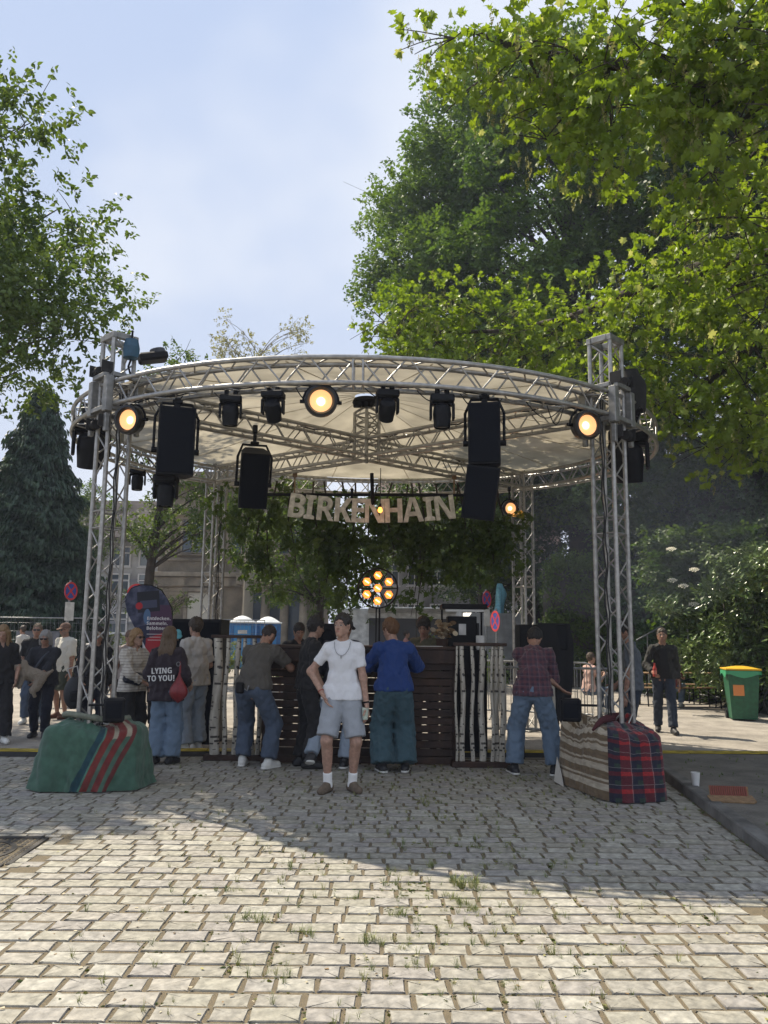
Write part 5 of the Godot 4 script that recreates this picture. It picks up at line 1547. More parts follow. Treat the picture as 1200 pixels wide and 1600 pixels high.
func plaid_tex(a: Color, b: Color, c: Color, n: int) -> ImageTexture:
	var im := Image.create(128, 128, false, Image.FORMAT_RGB8)
	for y in 128:
		for x in 128:
			var k := a
			if (x / n) % 2 == 0: k = k.lerp(b, 0.5)
			if (y / n) % 2 == 0: k = k.lerp(b, 0.5)
			if x % (n * 4) < 2 or y % (n * 4) < 2: k = k.lerp(c, 0.6)
			im.set_pixel(x, y, k)
	return ImageTexture.create_from_image(im)
func stripe_tex(a: Color, b: Color) -> ImageTexture:
	var im := Image.create(32, 128, false, Image.FORMAT_RGB8)
	for y in 128:
		for x in 32: im.set_pixel(x, y, b if y % 16 < 4 else a)
	return ImageTexture.create_from_image(im)
func bench_set(at: Vector3, turn: float, where: String, barrier: bool) -> void:
	var kinds := [["beer_table", 0.77, 0.5, 0.0], ["beer_bench", 0.47, 0.26, 0.62], ["beer_bench", 0.47, 0.26, -0.62]]
	for i in 3:
		var kd = kinds[i]
		var lab: String = ("wooden beer table " if i == 0 else "near wooden beer bench " if i == 1 else "far wooden beer bench ") + where
		var o := thing(kd[0], lab, "table" if i == 0 else "bench", at + Basis(Vector3.UP, turn) * Vector3(0, 0, kd[3]), turn, "beer tables and benches")
		for k in 2:
			var g := Geo.new()
			g.box(Vector3(0, kd[1] - 0.014, (k - 0.5) * kd[2] * 0.5), Vector3(2.2, 0.028, kd[2] * 0.49), Basis.IDENTITY, 0.005)
			obj("plank", g, M.wood, o)
		for e in [-0.75, 0.75]:
			for z in [-1.0, 1.0]:
				var g := Geo.new()
				g.tube(Vector3(e, kd[1] - 0.03, z * kd[2] * 0.32), Vector3(e, 0.0, z * kd[2] * 0.46), 0.016, 0.016, 6)
				obj("leg", g, M.black, o)
			var g := Geo.new()
			g.tube(Vector3(e, 0.25, -kd[2] * 0.4), Vector3(e, 0.25, kd[2] * 0.4), 0.012, 0.012, 6)
			g.tube(Vector3(e, 0.2, 0), Vector3(e * 0.5, kd[1] - 0.03, 0), 0.01, 0.01, 6)
			obj("strut", g, M.steel, o)
# ---------------------------------------------------------------- bar, covers, street furniture
func birch_panel(label: String, at: Vector3, turn: float, width: float, high: float, poles: Array) -> void:
	var o := thing("birch_panel", label, "screen panel", at, turn, "birch pole panels")
	var g := Geo.new()
	g.box(Vector3(0, high - 0.02, 0), Vector3(width, 0.04, 0.12), Basis.IDENTITY, 0.006); obj("top_rail", g, M.wood_dark, o)
	g = Geo.new()
	g.box(Vector3(0, 0.035, 0), Vector3(width + 0.06, 0.07, 0.16), Basis.IDENTITY, 0.008); obj("bottom_rail", g, M.wood_dark, o)
	for p in poles:
		g = Geo.new()
		var pts := []
		var rs := []
		for k in 8:
			pts.append(Vector3(p[0] + 0.012 * sin(k * 1.1 + p[0] * 40.0), 0.07 + (high - 0.11) * k / 7.0, p[2] + 0.01 * cos(k * 0.9 + p[0] * 30.0)))
			rs.append(p[1] * lerpf(1.05, 0.85, k / 7.0) * (1.0 + 0.06 * sin(k * 2.3 + p[0] * 9.0)))
		g.path(pts, rs, 10)
		obj("birch_pole", g, M.birch, o)
func furniture() -> void:
	birch_panel("birch pole panel left of the bar beside the black cabinet", Vector3(-1.86, 0, -10.45), 0.0, 0.68, 1.56, [[-0.25, 0.062, 0], [-0.13, 0.03, 0.02], [0.0, 0.036, -0.02], [0.1, 0.028, 0.02], [0.22, 0.034, 0], [0.3, 0.03, 0.01]])
	birch_panel("birch pole panel right of the dark wooden bar", Vector3(1.22, 0, -10.15), 0.0, 0.66, 1.5, [[-0.3, 0.017, 0.03], [-0.22, 0.034, 0], [-0.1, 0.025, 0.02], [0.02, 0.04, -0.01], [0.145, 0.021, 0.03], [0.2, 0.042, -0.04], [0.27, 0.036, 0.02]])
	var o := thing("bar_counter", "dark brown wooden plank bar under the stage roof", "bar", Vector3(-0.28, 0, -10.55))
	var g := Geo.new()
	for k in 13:
		for h in 2:
			g = Geo.new()
			g.box(Vector3((h - 0.5) * 1.17, 0.06 + 0.0945 * k, 0.33 + rng.randf_range(-0.004, 0.004)), Vector3(1.155, 0.086, 0.022), Basis(Vector3.BACK, rng.randf_range(-0.003, 0.003)), 0.004)
			obj("plank", g, M.wood_dark, o)
	for x in [-1.17, 0.0, 1.17]:
		g = Geo.new(); g.box(Vector3(x, 0.62, 0.285), Vector3(0.06, 1.24, 0.06)); obj("post", g, M.wood_dark, o)
	g = Geo.new(); g.box(Vector3(0, 1.32, 0.35), Vector3(2.44, 0.17, 0.07), Basis.IDENTITY, 0.006); obj("header_board", g, M.wood_dark, o)
	g = Geo.new(); g.box(Vector3(0, 1.425, 0.05), Vector3(2.5, 0.035, 0.72), Basis.IDENTITY, 0.006); obj("counter_top", g, M.wood_dark, o)
	for x in [-1.195, 1.195]:
		g = Geo.new(); g.box(Vector3(x, 0.68, 0.02), Vector3(0.03, 1.36, 0.6)); obj("side_panel", g, M.wood_dark, o)
	# things standing on the bar
	o = thing("paper_sheet", "white sheet of paper lying on the right bar end", "paper", Vector3(0.6, 1.4445, -10.35), 0.2)
	g = Geo.new(); g.box(Vector3(0, 0.003, 0), Vector3(0.3, 0.006, 0.2)); obj("sheet", g, M.white, o)
	o = thing("monitor_speaker", "dark grey monitor box standing on the bar's middle", "loudspeaker", Vector3(-0.75, 1.443, -10.72), 0.2)
	g = Geo.new(); g.box(Vector3(0, 0.14, 0), Vector3(0.26, 0.28, 0.22), Basis.IDENTITY, 0.012); obj("cabinet", g, M.black, o)
	g = Geo.new(); g.lathe(Vector3(0, 0.12, 0.115), Basis(Vector3.RIGHT, PI / 2), [Vector2(0.09, 0.0), Vector2(0.085, 0.012), Vector2(0.03, -0.02), Vector2(0, -0.01)], 18); obj("cone", g, M.grille, o)
	o = thing("dried_flowers", "bunch of dried cream flowers on the right bar end", "flowers", Vector3(0.78, 1.443, -10.6))
	g = Geo.new(); g.lathe(Vector3.ZERO, Basis.IDENTITY, [Vector2(0, 0), Vector2(0.07, 0), Vector2(0.085, 0.1), Vector2(0.075, 0.1), Vector2(0.06, 0.01), Vector2(0, 0.01)], 14); obj("pot", g, M.wood_dark, o)
	rng.seed = 14
	var pet := Geo.new()
	for k in 10:
		var a := TAU * k / 10.0
		pet.tri(Vector3(0, -0.01, 0), Vector3(cos(a), 0.25, sin(a)) * 0.05, Vector3(cos(a + 0.55), 0.3, sin(a + 0.55)) * 0.05, Vector3.UP, Vector3.UP, Vector3.UP)
		pet.tri(Vector3(0, 0.0, 0), Vector3(cos(a), 1.2, sin(a)) * 0.025, Vector3(cos(a + 0.7), 1.3, sin(a + 0.7)) * 0.025, Vector3.UP, Vector3.UP, Vector3.UP)
	var pm := pet.mesh()
	for k in 34:
		var p := Vector3(rng.randfn() * 0.08, rng.randf_range(0.12, 0.32), rng.randfn() * 0.07)
		var fl := obj("flower", pm, [mat(lin(0.42, 0.3, 0.18), 0.9), mat(lin(0.3, 0.2, 0.11), 0.9), mat(lin(0.5, 0.42, 0.3), 0.9)][k % 3], o, p)
		fl.basis = Basis.from_euler(Vector3(rng.randfn() * 0.6, rng.randf() * TAU, rng.randfn() * 0.6)).scaled(Vector3.ONE * rng.randf_range(0.6, 1.2))
	o = thing("drinks_station", "black drinks station with flat roof behind the right bar end", "bar station", Vector3(1.12, 0, -11.25))
	g = Geo.new(); g.box(Vector3(0, 1.98, 0), Vector3(0.62, 0.07, 0.5), Basis.IDENTITY, 0.01); obj("roof", g, M.black, o)
	g = Geo.new(); g.box(Vector3(0, 1.925, 0.2), Vector3(0.52, 0.03, 0.05)); obj("light_strip", g, mat(lin(0.6, 0.6, 0.58), 0.4), o)
	g = Geo.new(); g.box(Vector3(-0.02, 1.62, -0.05), Vector3(0.4, 0.46, 0.3), Basis.IDENTITY, 0.01); obj("machine", g, M.black, o)
	g = Geo.new(); g.box(Vector3(0, 0.7, 0), Vector3(0.6, 1.38, 0.45), Basis.IDENTITY, 0.01); obj("cabinet", g, M.black, o)
	g = Geo.new(); g.box(Vector3(-0.02, 1.67, 0.105), Vector3(0.1, 0.15, 0.004)); obj("notice", g, M.white, o)
	g = Geo.new(); g.box(Vector3(0.22, 1.5, 0.12), Vector3(0.11, 0.18, 0.12), Basis.IDENTITY, 0.006); obj("white_box", g, M.white, o)
	for x in [-0.28, 0.28]:
		g = Geo.new(); g.tube(Vector3(x, 1.38, -0.2), Vector3(x, 1.95, -0.2), 0.015, 0.015, 6); obj("post", g, M.black, o)
	# draped stand
	o = thing("draped_stand", "black case on a stand with black cloth hanging beside a birch pole", "stand", Vector3(2.12, 0, -10.75), 0.0)
	g = Geo.new(); g.box(Vector3(-0.02, 1.58, 0), Vector3(0.62, 0.32, 0.4), Basis.IDENTITY, 0.012); obj("case", g, M.black, o)
	for x in [-0.26, 0.2]:
		g = Geo.new(); g.tube(Vector3(x, 0, -0.1), Vector3(x, 1.42, -0.1), 0.025, 0.025, 8); obj("leg", g, M.black, o)
	g = Geo.new()
	g.sheet(14, 18, func(u, v):
		var w: float = lerpf(-0.1, 0.34, u)
		var y: float = 1.76 - v * (1.25 + 0.06 * sin(u * 9.0))
		return Vector3(w + 0.05 * smoothstep(0.0, 0.25, v) * u - 0.1 * v * v * u, y, 0.225 + 0.03 * sin(u * 14.0) * v - 0.09 * u * u))
	obj("cloth", g, cloth(0.009, 0.009, 0.011), o)
	g = Geo.new(); g.path([Vector3(0.06, 0.02, 0.3), Vector3(0.07, 0.8, 0.29), Vector3(0.05, 1.45, 0.27)], [0.03, 0.028, 0.024], 10); obj("birch_pole", g, M.birch, o)
	# tall black cabinet on the left
	o = thing("black_cabinet", "tall black cabinet behind the left birch panel", "cabinet", Vector3(-2.72, 0, -12.15))
	g = Geo.new(); g.box(Vector3(0, 0.89, 0), Vector3(0.72, 1.78, 0.66), Basis.IDENTITY, 0.01); obj("body", g, M.black, o)
	for k in 2:
		g = Geo.new(); g.box(Vector3(0, 0.45 + 0.87 * k, 0.333), Vector3(0.66, 0.82, 0.012), Basis.IDENTITY, 0.004); obj("panel", g, M.grille, o)
	# wall of small control boxes on the tower feet
	for e in [[-2.72, 0.8, -8.35, 0.3, "small black box on an arm at the left front tower foot"], [2.02, 0.82, -8.75, -0.2, "small black box on an arm at the right front tower foot"]]:
		o = thing("control_box", e[4], "control box", Vector3(e[0], e[1], e[2]), e[3])
		g = Geo.new(); g.box(Vector3.ZERO, Vector3(0.21, 0.24, 0.14), Basis.IDENTITY, 0.02); obj("box", g, M.black, o)
		g = Geo.new(); g.tube(Vector3(-0.25 if e[0] < 0 else 0.0, 0.05, -0.02), Vector3(0.0 if e[0] < 0 else 0.3, 0.05, -0.02), 0.014, 0.014, 6); obj("arm", g, M.black, o)
		g = Geo.new(); g.box(Vector3(0, 0.0, 0.075), Vector3(0.15, 0.15, 0.012), Basis.IDENTITY, 0.003); obj("cover", g, M.grille, o)
	green_blanket()
	right_blankets()
	cables()
	# litter on the pavement
	o = thing("paper_cup", "white plastic cup standing on the dark pavement", "cup", Vector3(3.24, 0.085, -8.55))
	g = Geo.new(); g.lathe(Vector3.ZERO, Basis.IDENTITY, [Vector2(0, 0), Vector2(0.032, 0), Vector2(0.046, 0.14), Vector2(0.043, 0.14), Vector2(0.03, 0.005), Vector2(0, 0.005)], 18); obj("cup", g, mat(lin(0.6, 0.6, 0.58), 0.6), o)
	g = Geo.new(); g.lathe(Vector3.ZERO, Basis.IDENTITY, [Vector2(0.0335, 0.02), Vector2(0.039, 0.07)], 18); obj("band", g, mat(lin(0.4, 0.33, 0.26), 0.7), o)
	o = thing("cardboard_tray", "torn cardboard tray with red ribbed insert on the pavement", "cardboard", Vector3(3.3, 0.085, -7.85), -0.12)
	var card := mat(lin(0.3, 0.19, 0.1), 0.95, 0, T.soft, 4.0)
	g = Geo.new(); g.prism(PackedVector2Array([Vector2(-0.21, -0.13), Vector2(0.16, -0.15), Vector2(0.2, -0.1), Vector2(0.22, 0.1), Vector2(-0.12, 0.13), Vector2(-0.2, 0.05)]), 0.012, Vector3(0, 0.02, 0), Basis(Vector3.RIGHT, -PI / 2 + 0.08)); obj("base", g, card, o)
	for k in 17:
		g = Geo.new(); g.box(Vector3(-0.155 + k * 0.02, 0.07, -0.09), Vector3(0.012, 0.09, 0.014), Basis(Vector3.RIGHT, -0.35)); obj("rib", g, mat(lin(0.2, 0.055, 0.04), 0.85), o)
	g = Geo.new(); g.box(Vector3(0.01, 0.07, -0.1), Vector3(0.36, 0.085, 0.005), Basis(Vector3.RIGHT, -0.35)); obj("back_flap", g, card, o)
	# green bin
	o = thing("wheelie_bin", "green waste bin with yellow lid and orange sticker", "bin", Vector3(7.15, 0, -16.25), -0.25)
	g = Geo.new()
	var t4 := [Vector3(-0.29, 0.95, 0.33), Vector3(0.29, 0.95, 0.33), Vector3(0.29, 0.95, -0.33), Vector3(-0.29, 0.95, -0.33)]
	var b4 := [Vector3(-0.23, 0.03, 0.24), Vector3(0.23, 0.03, 0.24), Vector3(0.23, 0.03, -0.22), Vector3(-0.23, 0.03, -0.22)]
	for k in 4: g.quad(t4[k], t4[(k + 1) % 4], b4[(k + 1) % 4], b4[k], t4[k] + t4[(k + 1) % 4] - Vector3(0, 1.9, 0))
	g.quad(b4[0], b4[1], b4[2], b4[3], Vector3.DOWN)
	var gp := mat(lin(0.015, 0.13, 0.06), 0.45, 0, T.soft, 3.0)
	obj("body", g, gp, o)
	g = Geo.new()
	for k in 4:
		var a: Vector3 = (t4[k] + t4[(k + 1) % 4]) * 0.5
		g.box(a + Vector3(0, -0.03, 0), Vector3(0.64, 0.08, 0.05) if k % 2 == 0 else Vector3(0.05, 0.08, 0.62), Basis.IDENTITY, 0.01)
	obj("rim", g, gp, o)
	g = Geo.new(); g.sheet(10, 8, func(u, v): return Vector3((u - 0.5) * 0.66, 1.0 + 0.05 * sin(u * PI) * sin(v * PI), (v - 0.5) * 0.74)); g.box(Vector3(0, 0.985, 0), Vector3(0.66, 0.03, 0.74), Basis.IDENTITY, 0.008); obj("lid", g, mat(lin(0.6, 0.36, 0.02), 0.5), o)
	g = Geo.new()
	g.sheet(24, 3, func(u, v):
		var a: float = u * TAU
		return Vector3(clampf(cos(a) * 0.5, -0.325, 0.325), 0.96 - v * (0.1 + 0.04 * sin(a * 5.0)), clampf(sin(a) * 0.55, -0.365, 0.365)))
	obj("bag_rim", g, mat(lin(0.05, 0.3, 0.14), 0.35), o)
	g = Geo.new(); g.box(Vector3(-0.1, 0.66, 0.305), Vector3(0.2, 0.36, 0.004), Basis(Vector3.RIGHT, -0.097)); obj("sticker", g, mat(lin(0.65, 0.22, 0.05), 0.5), o)
	for x in [-0.24, 0.24]:
		g = Geo.new(); g.tube(Vector3(x - 0.03, 0.1, -0.27), Vector3(x + 0.03, 0.1, -0.27), 0.1, 0.1, 14); obj("wheel", g, M.rubber, o)
	bicycle(Vector3(8.3, 0, -16.1), 0.15)
	# barriers
	barrier("grey steel crowd barrier behind the checked-shirt man", Vector3(2.6, 0, -12.75), -0.08)
	barrier("grey steel crowd barrier behind the right front tower", Vector3(2.9, 0, -15.6), -0.35)
	barrier("grey steel crowd barrier at the foot of the fern slope", Vector3(8.35, 0, -22.3), 0.95)
	# handrail on the slope
	o = thing("handrail", "thin steel handrail rising along the fern slope", "handrail", Vector3(7.2, 0, -21.0))
	g = Geo.new(); g.tube(Vector3(-0.3, 1.5, -1.0), Vector3(2.6, 3.1, -1.0), 0.022, 0.022, 8); obj("rail", g, M.steel, o)
	for k in 3:
		g = Geo.new(); g.tube(Vector3(0.0 + k * 1.1, 0.3 + k * 0.5, -1.0), Vector3(0.0 + k * 1.1, 1.66 + k * 0.61, -1.0), 0.018, 0.018, 8); obj("post", g, M.steel, o)
	banner()
	for e in [[Vector3(-8.55, 0, -22.0), "round no-stopping sign on a post before the dark conifer", 1.2], [Vector3(-6.9, 0, -22.5), "round no-stopping sign half hidden behind the left tower", 0.2], [Vector3(3.1, 0, -24.0), "round no-stopping sign left of the blue wrapped post", 0.9], [Vector3(2.72, 0, -19.5), "low tilted no-stopping sign beside the right rear tower", -1.25]]:
		road_sign(e[0], e[1], e[2])
	o = thing("wrapped_post", "post wrapped in light blue plastic sheet beyond the stage", "wrapped post", Vector3(4.35, 0, -30.0))
	g = Geo.new(); g.tube(Vector3(0, 0, 0), Vector3(0, 2.4, 0), 0.05, 0.05, 8); obj("post", g, M.steel, o)
	g = Geo.new()
	g.sheet(18, 14, func(u, v):
		var a: float = u * TAU
		var w: float = (0.08 + 0.1 * smoothstep(0.0, 0.3, v) + 0.03 * sin(v * 9.0)) * (1.0 + 0.25 * sin(a * 3.0 + v * 5.0))
		return Vector3(cos(a) * w + 0.03 * sin(v * 6.0), 3.5 - v * (1.5 + 0.1 * sin(a * 2.0)), sin(a) * w))
	obj("sheet", g, mat(lin(0.2, 0.5, 0.62), 0.35, 0, T.soft, 3.0), o)
	for k in 2:
		var c := thing("portable_toilet", ["blue portable toilet with white roof nearest the stage", "blue portable toilet with white roof partly behind its twin"][k], "portable toilet", Vector3(-6.25 + k * 0.95, 0, -36.0 - k * 1.4), 0.2, "portable toilets")
		g = Geo.new(); g.box(Vector3(0, 1.0, 0), Vector3(1.1, 2.0, 1.1), Basis.IDENTITY, 0.03); obj("cabin", g, mat(lin(0.02, 0.16, 0.45), 0.5, 0, T.soft, 1.0), c)
		g = Geo.new(); g.sheet(8, 8, func(u, v): return Vector3((u - 0.5) * 1.2, 2.02 + 0.3 * sin(u * PI) * sin(v * PI), (v - 0.5) * 1.2)); g.box(Vector3(0, 2.02, 0), Vector3(1.2, 0.08, 1.2), Basis.IDENTITY, 0.02); obj("roof", g, mat(lin(0.65, 0.68, 0.7), 0.5), c)
		g = Geo.new(); g.box(Vector3(0, 0.98, 0.56), Vector3(0.72, 1.8, 0.03), Basis.IDENTITY, 0.01); obj("door", g, mat(lin(0.03, 0.22, 0.52), 0.5), c)
		g = Geo.new(); g.box(Vector3(0, 1.6, 0.58), Vector3(0.4, 0.16, 0.01)); obj("plate", g, M.white, c)
	van(Vector3(2.9, 0, -29.0), 0.8)
	trailer(Vector3(0.6, 0, -27.5), 0.05)
	fence()
func cover(u0: float, u1: float, hx: float, hz: float, top: float, ex: float, fold: float, seed_: int, inner := 0.17, nu := 110) -> Geo:
	# cloth laid over a block: v runs from the tower outwards over the edge and down to the ground
	var f := FastNoiseLite.new()
	f.seed = seed_; f.frequency = 1.0; f.fractal_octaves = 3
	var g := Geo.new()
	g.sheet(nu, 46, func(u, v):
		var a: float = lerpf(u0, u1, u) * TAU
		var c := cos(a)
		var s := sin(a)
		var k: float = 1.0 / pow(pow(absf(c) / hx, ex) + pow(absf(s) / hz, ex), 1.0 / ex)
		var t: float = smoothstep(-0.05, 0.34, v)
		var d: float = clampf((v - 0.27) / 0.73, 0.0, 1.0)
		var w := ((1.0 - 2.2 * pow(absf(sin(a * 3.5 + 0.8 * sin(a * 2.0) + 0.25 * v)), 0.55)) * 0.55 + 0.3 + sin(a * 5.0 + 1.3) * 0.35) * fold
		var r: float = lerpf(inner, k, t) * (1.0 + w * pow(d, 1.4) + 0.1 * d)
		var y: float = top + 0.035 * sin(a * 3.0 + 0.7) * (1.0 - d) - 0.05 * pow(t, 4.0)
		y = lerpf(y, 0.012 + 0.12 * maxf(0.0, w), pow(d, 1.15))
		if v < 0.26: y += 0.055 * exp(-pow((v - 0.1) / 0.06, 2.0)) * (0.6 + 0.4 * sin(a * 5.0))
		var p := Vector3(c * r, y, s * r)
		var nz := f.get_noise_3d(p.x * 5.0, p.y * 3.0, p.z * 5.0) * 0.022 + f.get_noise_3d(p.x * 12.0, p.y * 6.0, p.z * 12.0) * 0.02
		p += Vector3(c * d, 1.0 - d, s * d) * nz
		p.y = maxf(p.y, 0.01)
		return p)
	return g
func green_blanket() -> void:
	var o := thing("green_blanket", "green blanket with red and navy stripes draped over the left tower foot", "blanket", Vector3(-2.98, 0, -8.66), 0.12)
	var im := Image.create(512, 128, false, Image.FORMAT_RGB8)
	var f := FastNoiseLite.new(); f.seed = 5; f.frequency = 0.05
	for y in 128:
		for x in 512:
			var n := 0.85 + 0.3 * f.get_noise_2d(x, y)
			var c := Color(0.05, 0.115, 0.08) * n
			var w := x - 108.0 - (y - 30) * 0.5 if y > 20 else x - 103.0
			w = -w
			if w > 0 and w < 78:
				if w < 14: c = Color(0.012, 0.05, 0.065) * n
				elif w < 18: c = Color(0.07, 0.18, 0.13) * n
				elif w < 32: c = Color(0.16, 0.025, 0.02) * n
				elif w < 40: c = (Color(0.3, 0.27, 0.2) if y < 44 else Color(0.07, 0.12, 0.09)) * n
				elif w < 52: c = Color(0.15, 0.022, 0.02) * n
				elif w < 60: c = (Color(0.3, 0.27, 0.2) if y < 44 else Color(0.06, 0.12, 0.085)) * n
				elif w < 68: c = Color(0.11, 0.02, 0.018) * n
			c.a = 1.0
			im.set_pixel(x, y, c.linear_to_srgb())
	var m := mat(Color.WHITE, 0.95, 0.0, ImageTexture.create_from_image(im), 0.0)
	m.rim_enabled = true; m.rim = 0.3; m.cull_mode = BaseMaterial3D.CULL_DISABLED
	var g := cover(0.0, 1.0, 0.5, 0.37, 0.63, 4.0, 0.17, 3, 0.17, 180)
	obj("cloth", g, m, o)
	var r := Geo.new()
	var pts := []
	for k in 29:
		var a := 0.3 + PI * k / 28.0 * 1.2
		pts.append(Vector3(cos(a) * 0.34, 0.715 - 0.03 * sin(a * 2.0), sin(a) * 0.26))
	r.path(pts, 0.03, 8)
	obj("rolled_edge", r, mat(lin(0.2, 0.22, 0.17), 0.95, 0, T.soft, 5.0), o)
func right_blankets() -> void:
	var at := Vector3(2.4, 0, -8.74)
	var o := thing("striped_blanket", "brown and cream striped blanket covering the right tower foot", "blanket", at, 0.23)
	var im := Image.create(128, 256, false, Image.FORMAT_RGB8)
	var f := FastNoiseLite.new(); f.seed = 9; f.frequency = 0.08
	var cuts := [0, 16, 42, 51, 61, 84, 115, 123, 133, 156, 184, 192, 200, 223, 256]
	for y in 256:
		var k := 0
		var yy := (y - 70) * 256 / 186 if y > 70 else (70 - y) * 2 % 256
		while k < cuts.size() - 1 and yy >= cuts[k + 1]: k += 1
		for x in 128:
			var n := 0.85 + 0.35 * f.get_noise_2d(x, y)
			var c := (Color(0.42, 0.37, 0.29) if k % 2 == 0 else Color(0.15, 0.105, 0.06)) * n
			c.a = 1.0
			im.set_pixel(x, y, c.linear_to_srgb())
	var m := mat(Color.WHITE, 0.95, 0, ImageTexture.create_from_image(im)); m.rim_enabled = true; m.rim = 0.25; m.cull_mode = BaseMaterial3D.CULL_DISABLED
	obj("cloth", cover(0.325, 0.78, 0.32, 0.6, 0.68, 5.0, 0.05, 12), m, o)
	var g := Geo.new(); g.prism(PackedVector2Array([Vector2(0, 0), Vector2(0.24, -0.02), Vector2(0.16, 0.1), Vector2(0.02, 0.26)]), 0.006, Vector3(-0.39, 0.02, -0.5), Basis(Vector3.UP, -PI / 2) * Basis(Vector3.RIGHT, -0.12)); obj("white_patch", g, mat(lin(0.5, 0.48, 0.44), 0.9), o)
	o = thing("plaid_blanket", "red, navy and white plaid blanket covering the right tower foot", "blanket", at, 0.23)
	im = Image.create(192, 192, false, Image.FORMAT_RGB8)
	for y in 192:
		for x in 192:
			var n := 0.85 + 0.35 * f.get_noise_2d(x, y)
			var i := (x / 24 + 1) % 4
			var j := (y / 24) % 4
			var c := Color(0.012, 0.013, 0.03)
			var ri := i == 1 or i == 2
			var rj := j == 1
			if ri and rj: c = Color(0.3, 0.015, 0.018)
			elif ri or rj: c = Color(0.09, 0.01, 0.018)
			if j == 3 and i == 3: c = Color(0.02, 0.04, 0.03)
			if x % 96 < 4 or y % 96 < 4: c = c.lerp(Color(0.4, 0.38, 0.36), 0.3)
			c = c * n; c.a = 1.0
			im.set_pixel(x, y, c.linear_to_srgb())
	var pmat := mat(Color.WHITE, 0.95, 0, ImageTexture.create_from_image(im)); pmat.rim_enabled = true; pmat.rim = 0.25; pmat.cull_mode = BaseMaterial3D.CULL_DISABLED
	pmat.uv1_scale = Vector3(5.0, 3.0, 1.0)
	obj("cloth", cover(-0.22, 0.33, 0.332, 0.612, 0.7, 5.0, 0.06, 15, 0.16), pmat, o)
	g = Geo.new(); g.path([Vector3(0.05, 0.76, 0.2), Vector3(-0.1, 0.765, 0.24), Vector3(-0.22, 0.75, 0.3), Vector3(-0.3, 0.71, 0.34), Vector3(-0.36, 0.66, 0.36)], [0.06, 0.05, 0.035, 0.025, 0.012], 8); obj("tied_corner", g, mat(lin(0.08, 0.015, 0.02), 0.95, 0, T.fine, 4.0), o)
const ORD := ["first", "second", "third", "fourth", "fifth", "sixth", "seventh", "eighth", "ninth", "tenth", "eleventh", "twelfth", "thirteenth", "fourteenth", "fifteenth", "sixteenth", "seventeenth", "eighteenth", "nineteenth", "twentieth", "twenty-first", "twenty-second"]
func cables() -> void:
	# black cable ramps with yellow lids laid end to end across the square
	rng.seed = 31
	var line := [Vector3(-9.6, 0, -10.75), Vector3(-4.3, 0, -10.72), Vector3(-2.3, 0, -10.95), Vector3(3.2, 0, -11.22), Vector3(9.0, 0, -11.45)]
	var n := 0
	for s in line.size() - 1:
		var a: Vector3 = line[s]
		var b: Vector3 = line[s + 1]
		var k := int(round((b - a).length() / 0.92))
		for i in k:
			var p := a.lerp(b, (i + 0.5) / k)
			var o := thing("cable_ramp", "", "cable ramp", p + Vector3(0, 0.002, 0), -atan2(b.z - a.z, b.x - a.x) + rng.randf_range(-0.02, 0.02), "cable ramps laid end to end")
			o.set_meta("label", "black cable ramp with yellow lid, %s from the left end of the row" % ORD[n])
			var L := (b - a).length() / k - 0.01
			var g := Geo.new()
			var h := 0.045
			g.prism(PackedVector2Array([Vector2(-0.22, 0), Vector2(0.22, 0), Vector2(0.12, h), Vector2(-0.12, h)]), L, Vector3.ZERO, Basis(Vector3.UP, PI / 2))
			obj("base", g, M.rubber, o)
			g = Geo.new(); g.box(Vector3(0, h + 0.006, 0), Vector3(L, 0.014, 0.2), Basis.IDENTITY, 0.003); obj("lid", g, M.yellow, o)
			n += 1
func barrier(label: String, at: Vector3, turn: float) -> void:
	var o := thing("crowd_barrier", label, "barrier", at, turn, "steel crowd barriers")
	var g := Geo.new()
	g.path([Vector3(-1.1, 0.16, 0), Vector3(-1.1, 0.98, 0), Vector3(-1.05, 1.07, 0), Vector3(-0.97, 1.1, 0), Vector3(0.97, 1.1, 0), Vector3(1.05, 1.07, 0), Vector3(1.1, 0.98, 0), Vector3(1.1, 0.16, 0), Vector3(-1.1, 0.16, 0)], 0.018, 8)
	obj("frame", g, M.steel, o)
	var bar := Geo.new()
	bar.tube(Vector3(0, 0.16, 0), Vector3(0, 1.1, 0), 0.008, 0.008, 6, false)
	var bm := bar.mesh()
	for k in 19: obj("bar", bm, M.steel, o, Vector3(-0.99 + k * 0.11, 0, 0))
	for x in [-0.8, 0.8]:
		g = Geo.new(); g.path([Vector3(x, 0.01, -0.3), Vector3(x, 0.16, 0), Vector3(x, 0.01, 0.3)], 0.015, 6); obj("foot", g, M.steel, o)
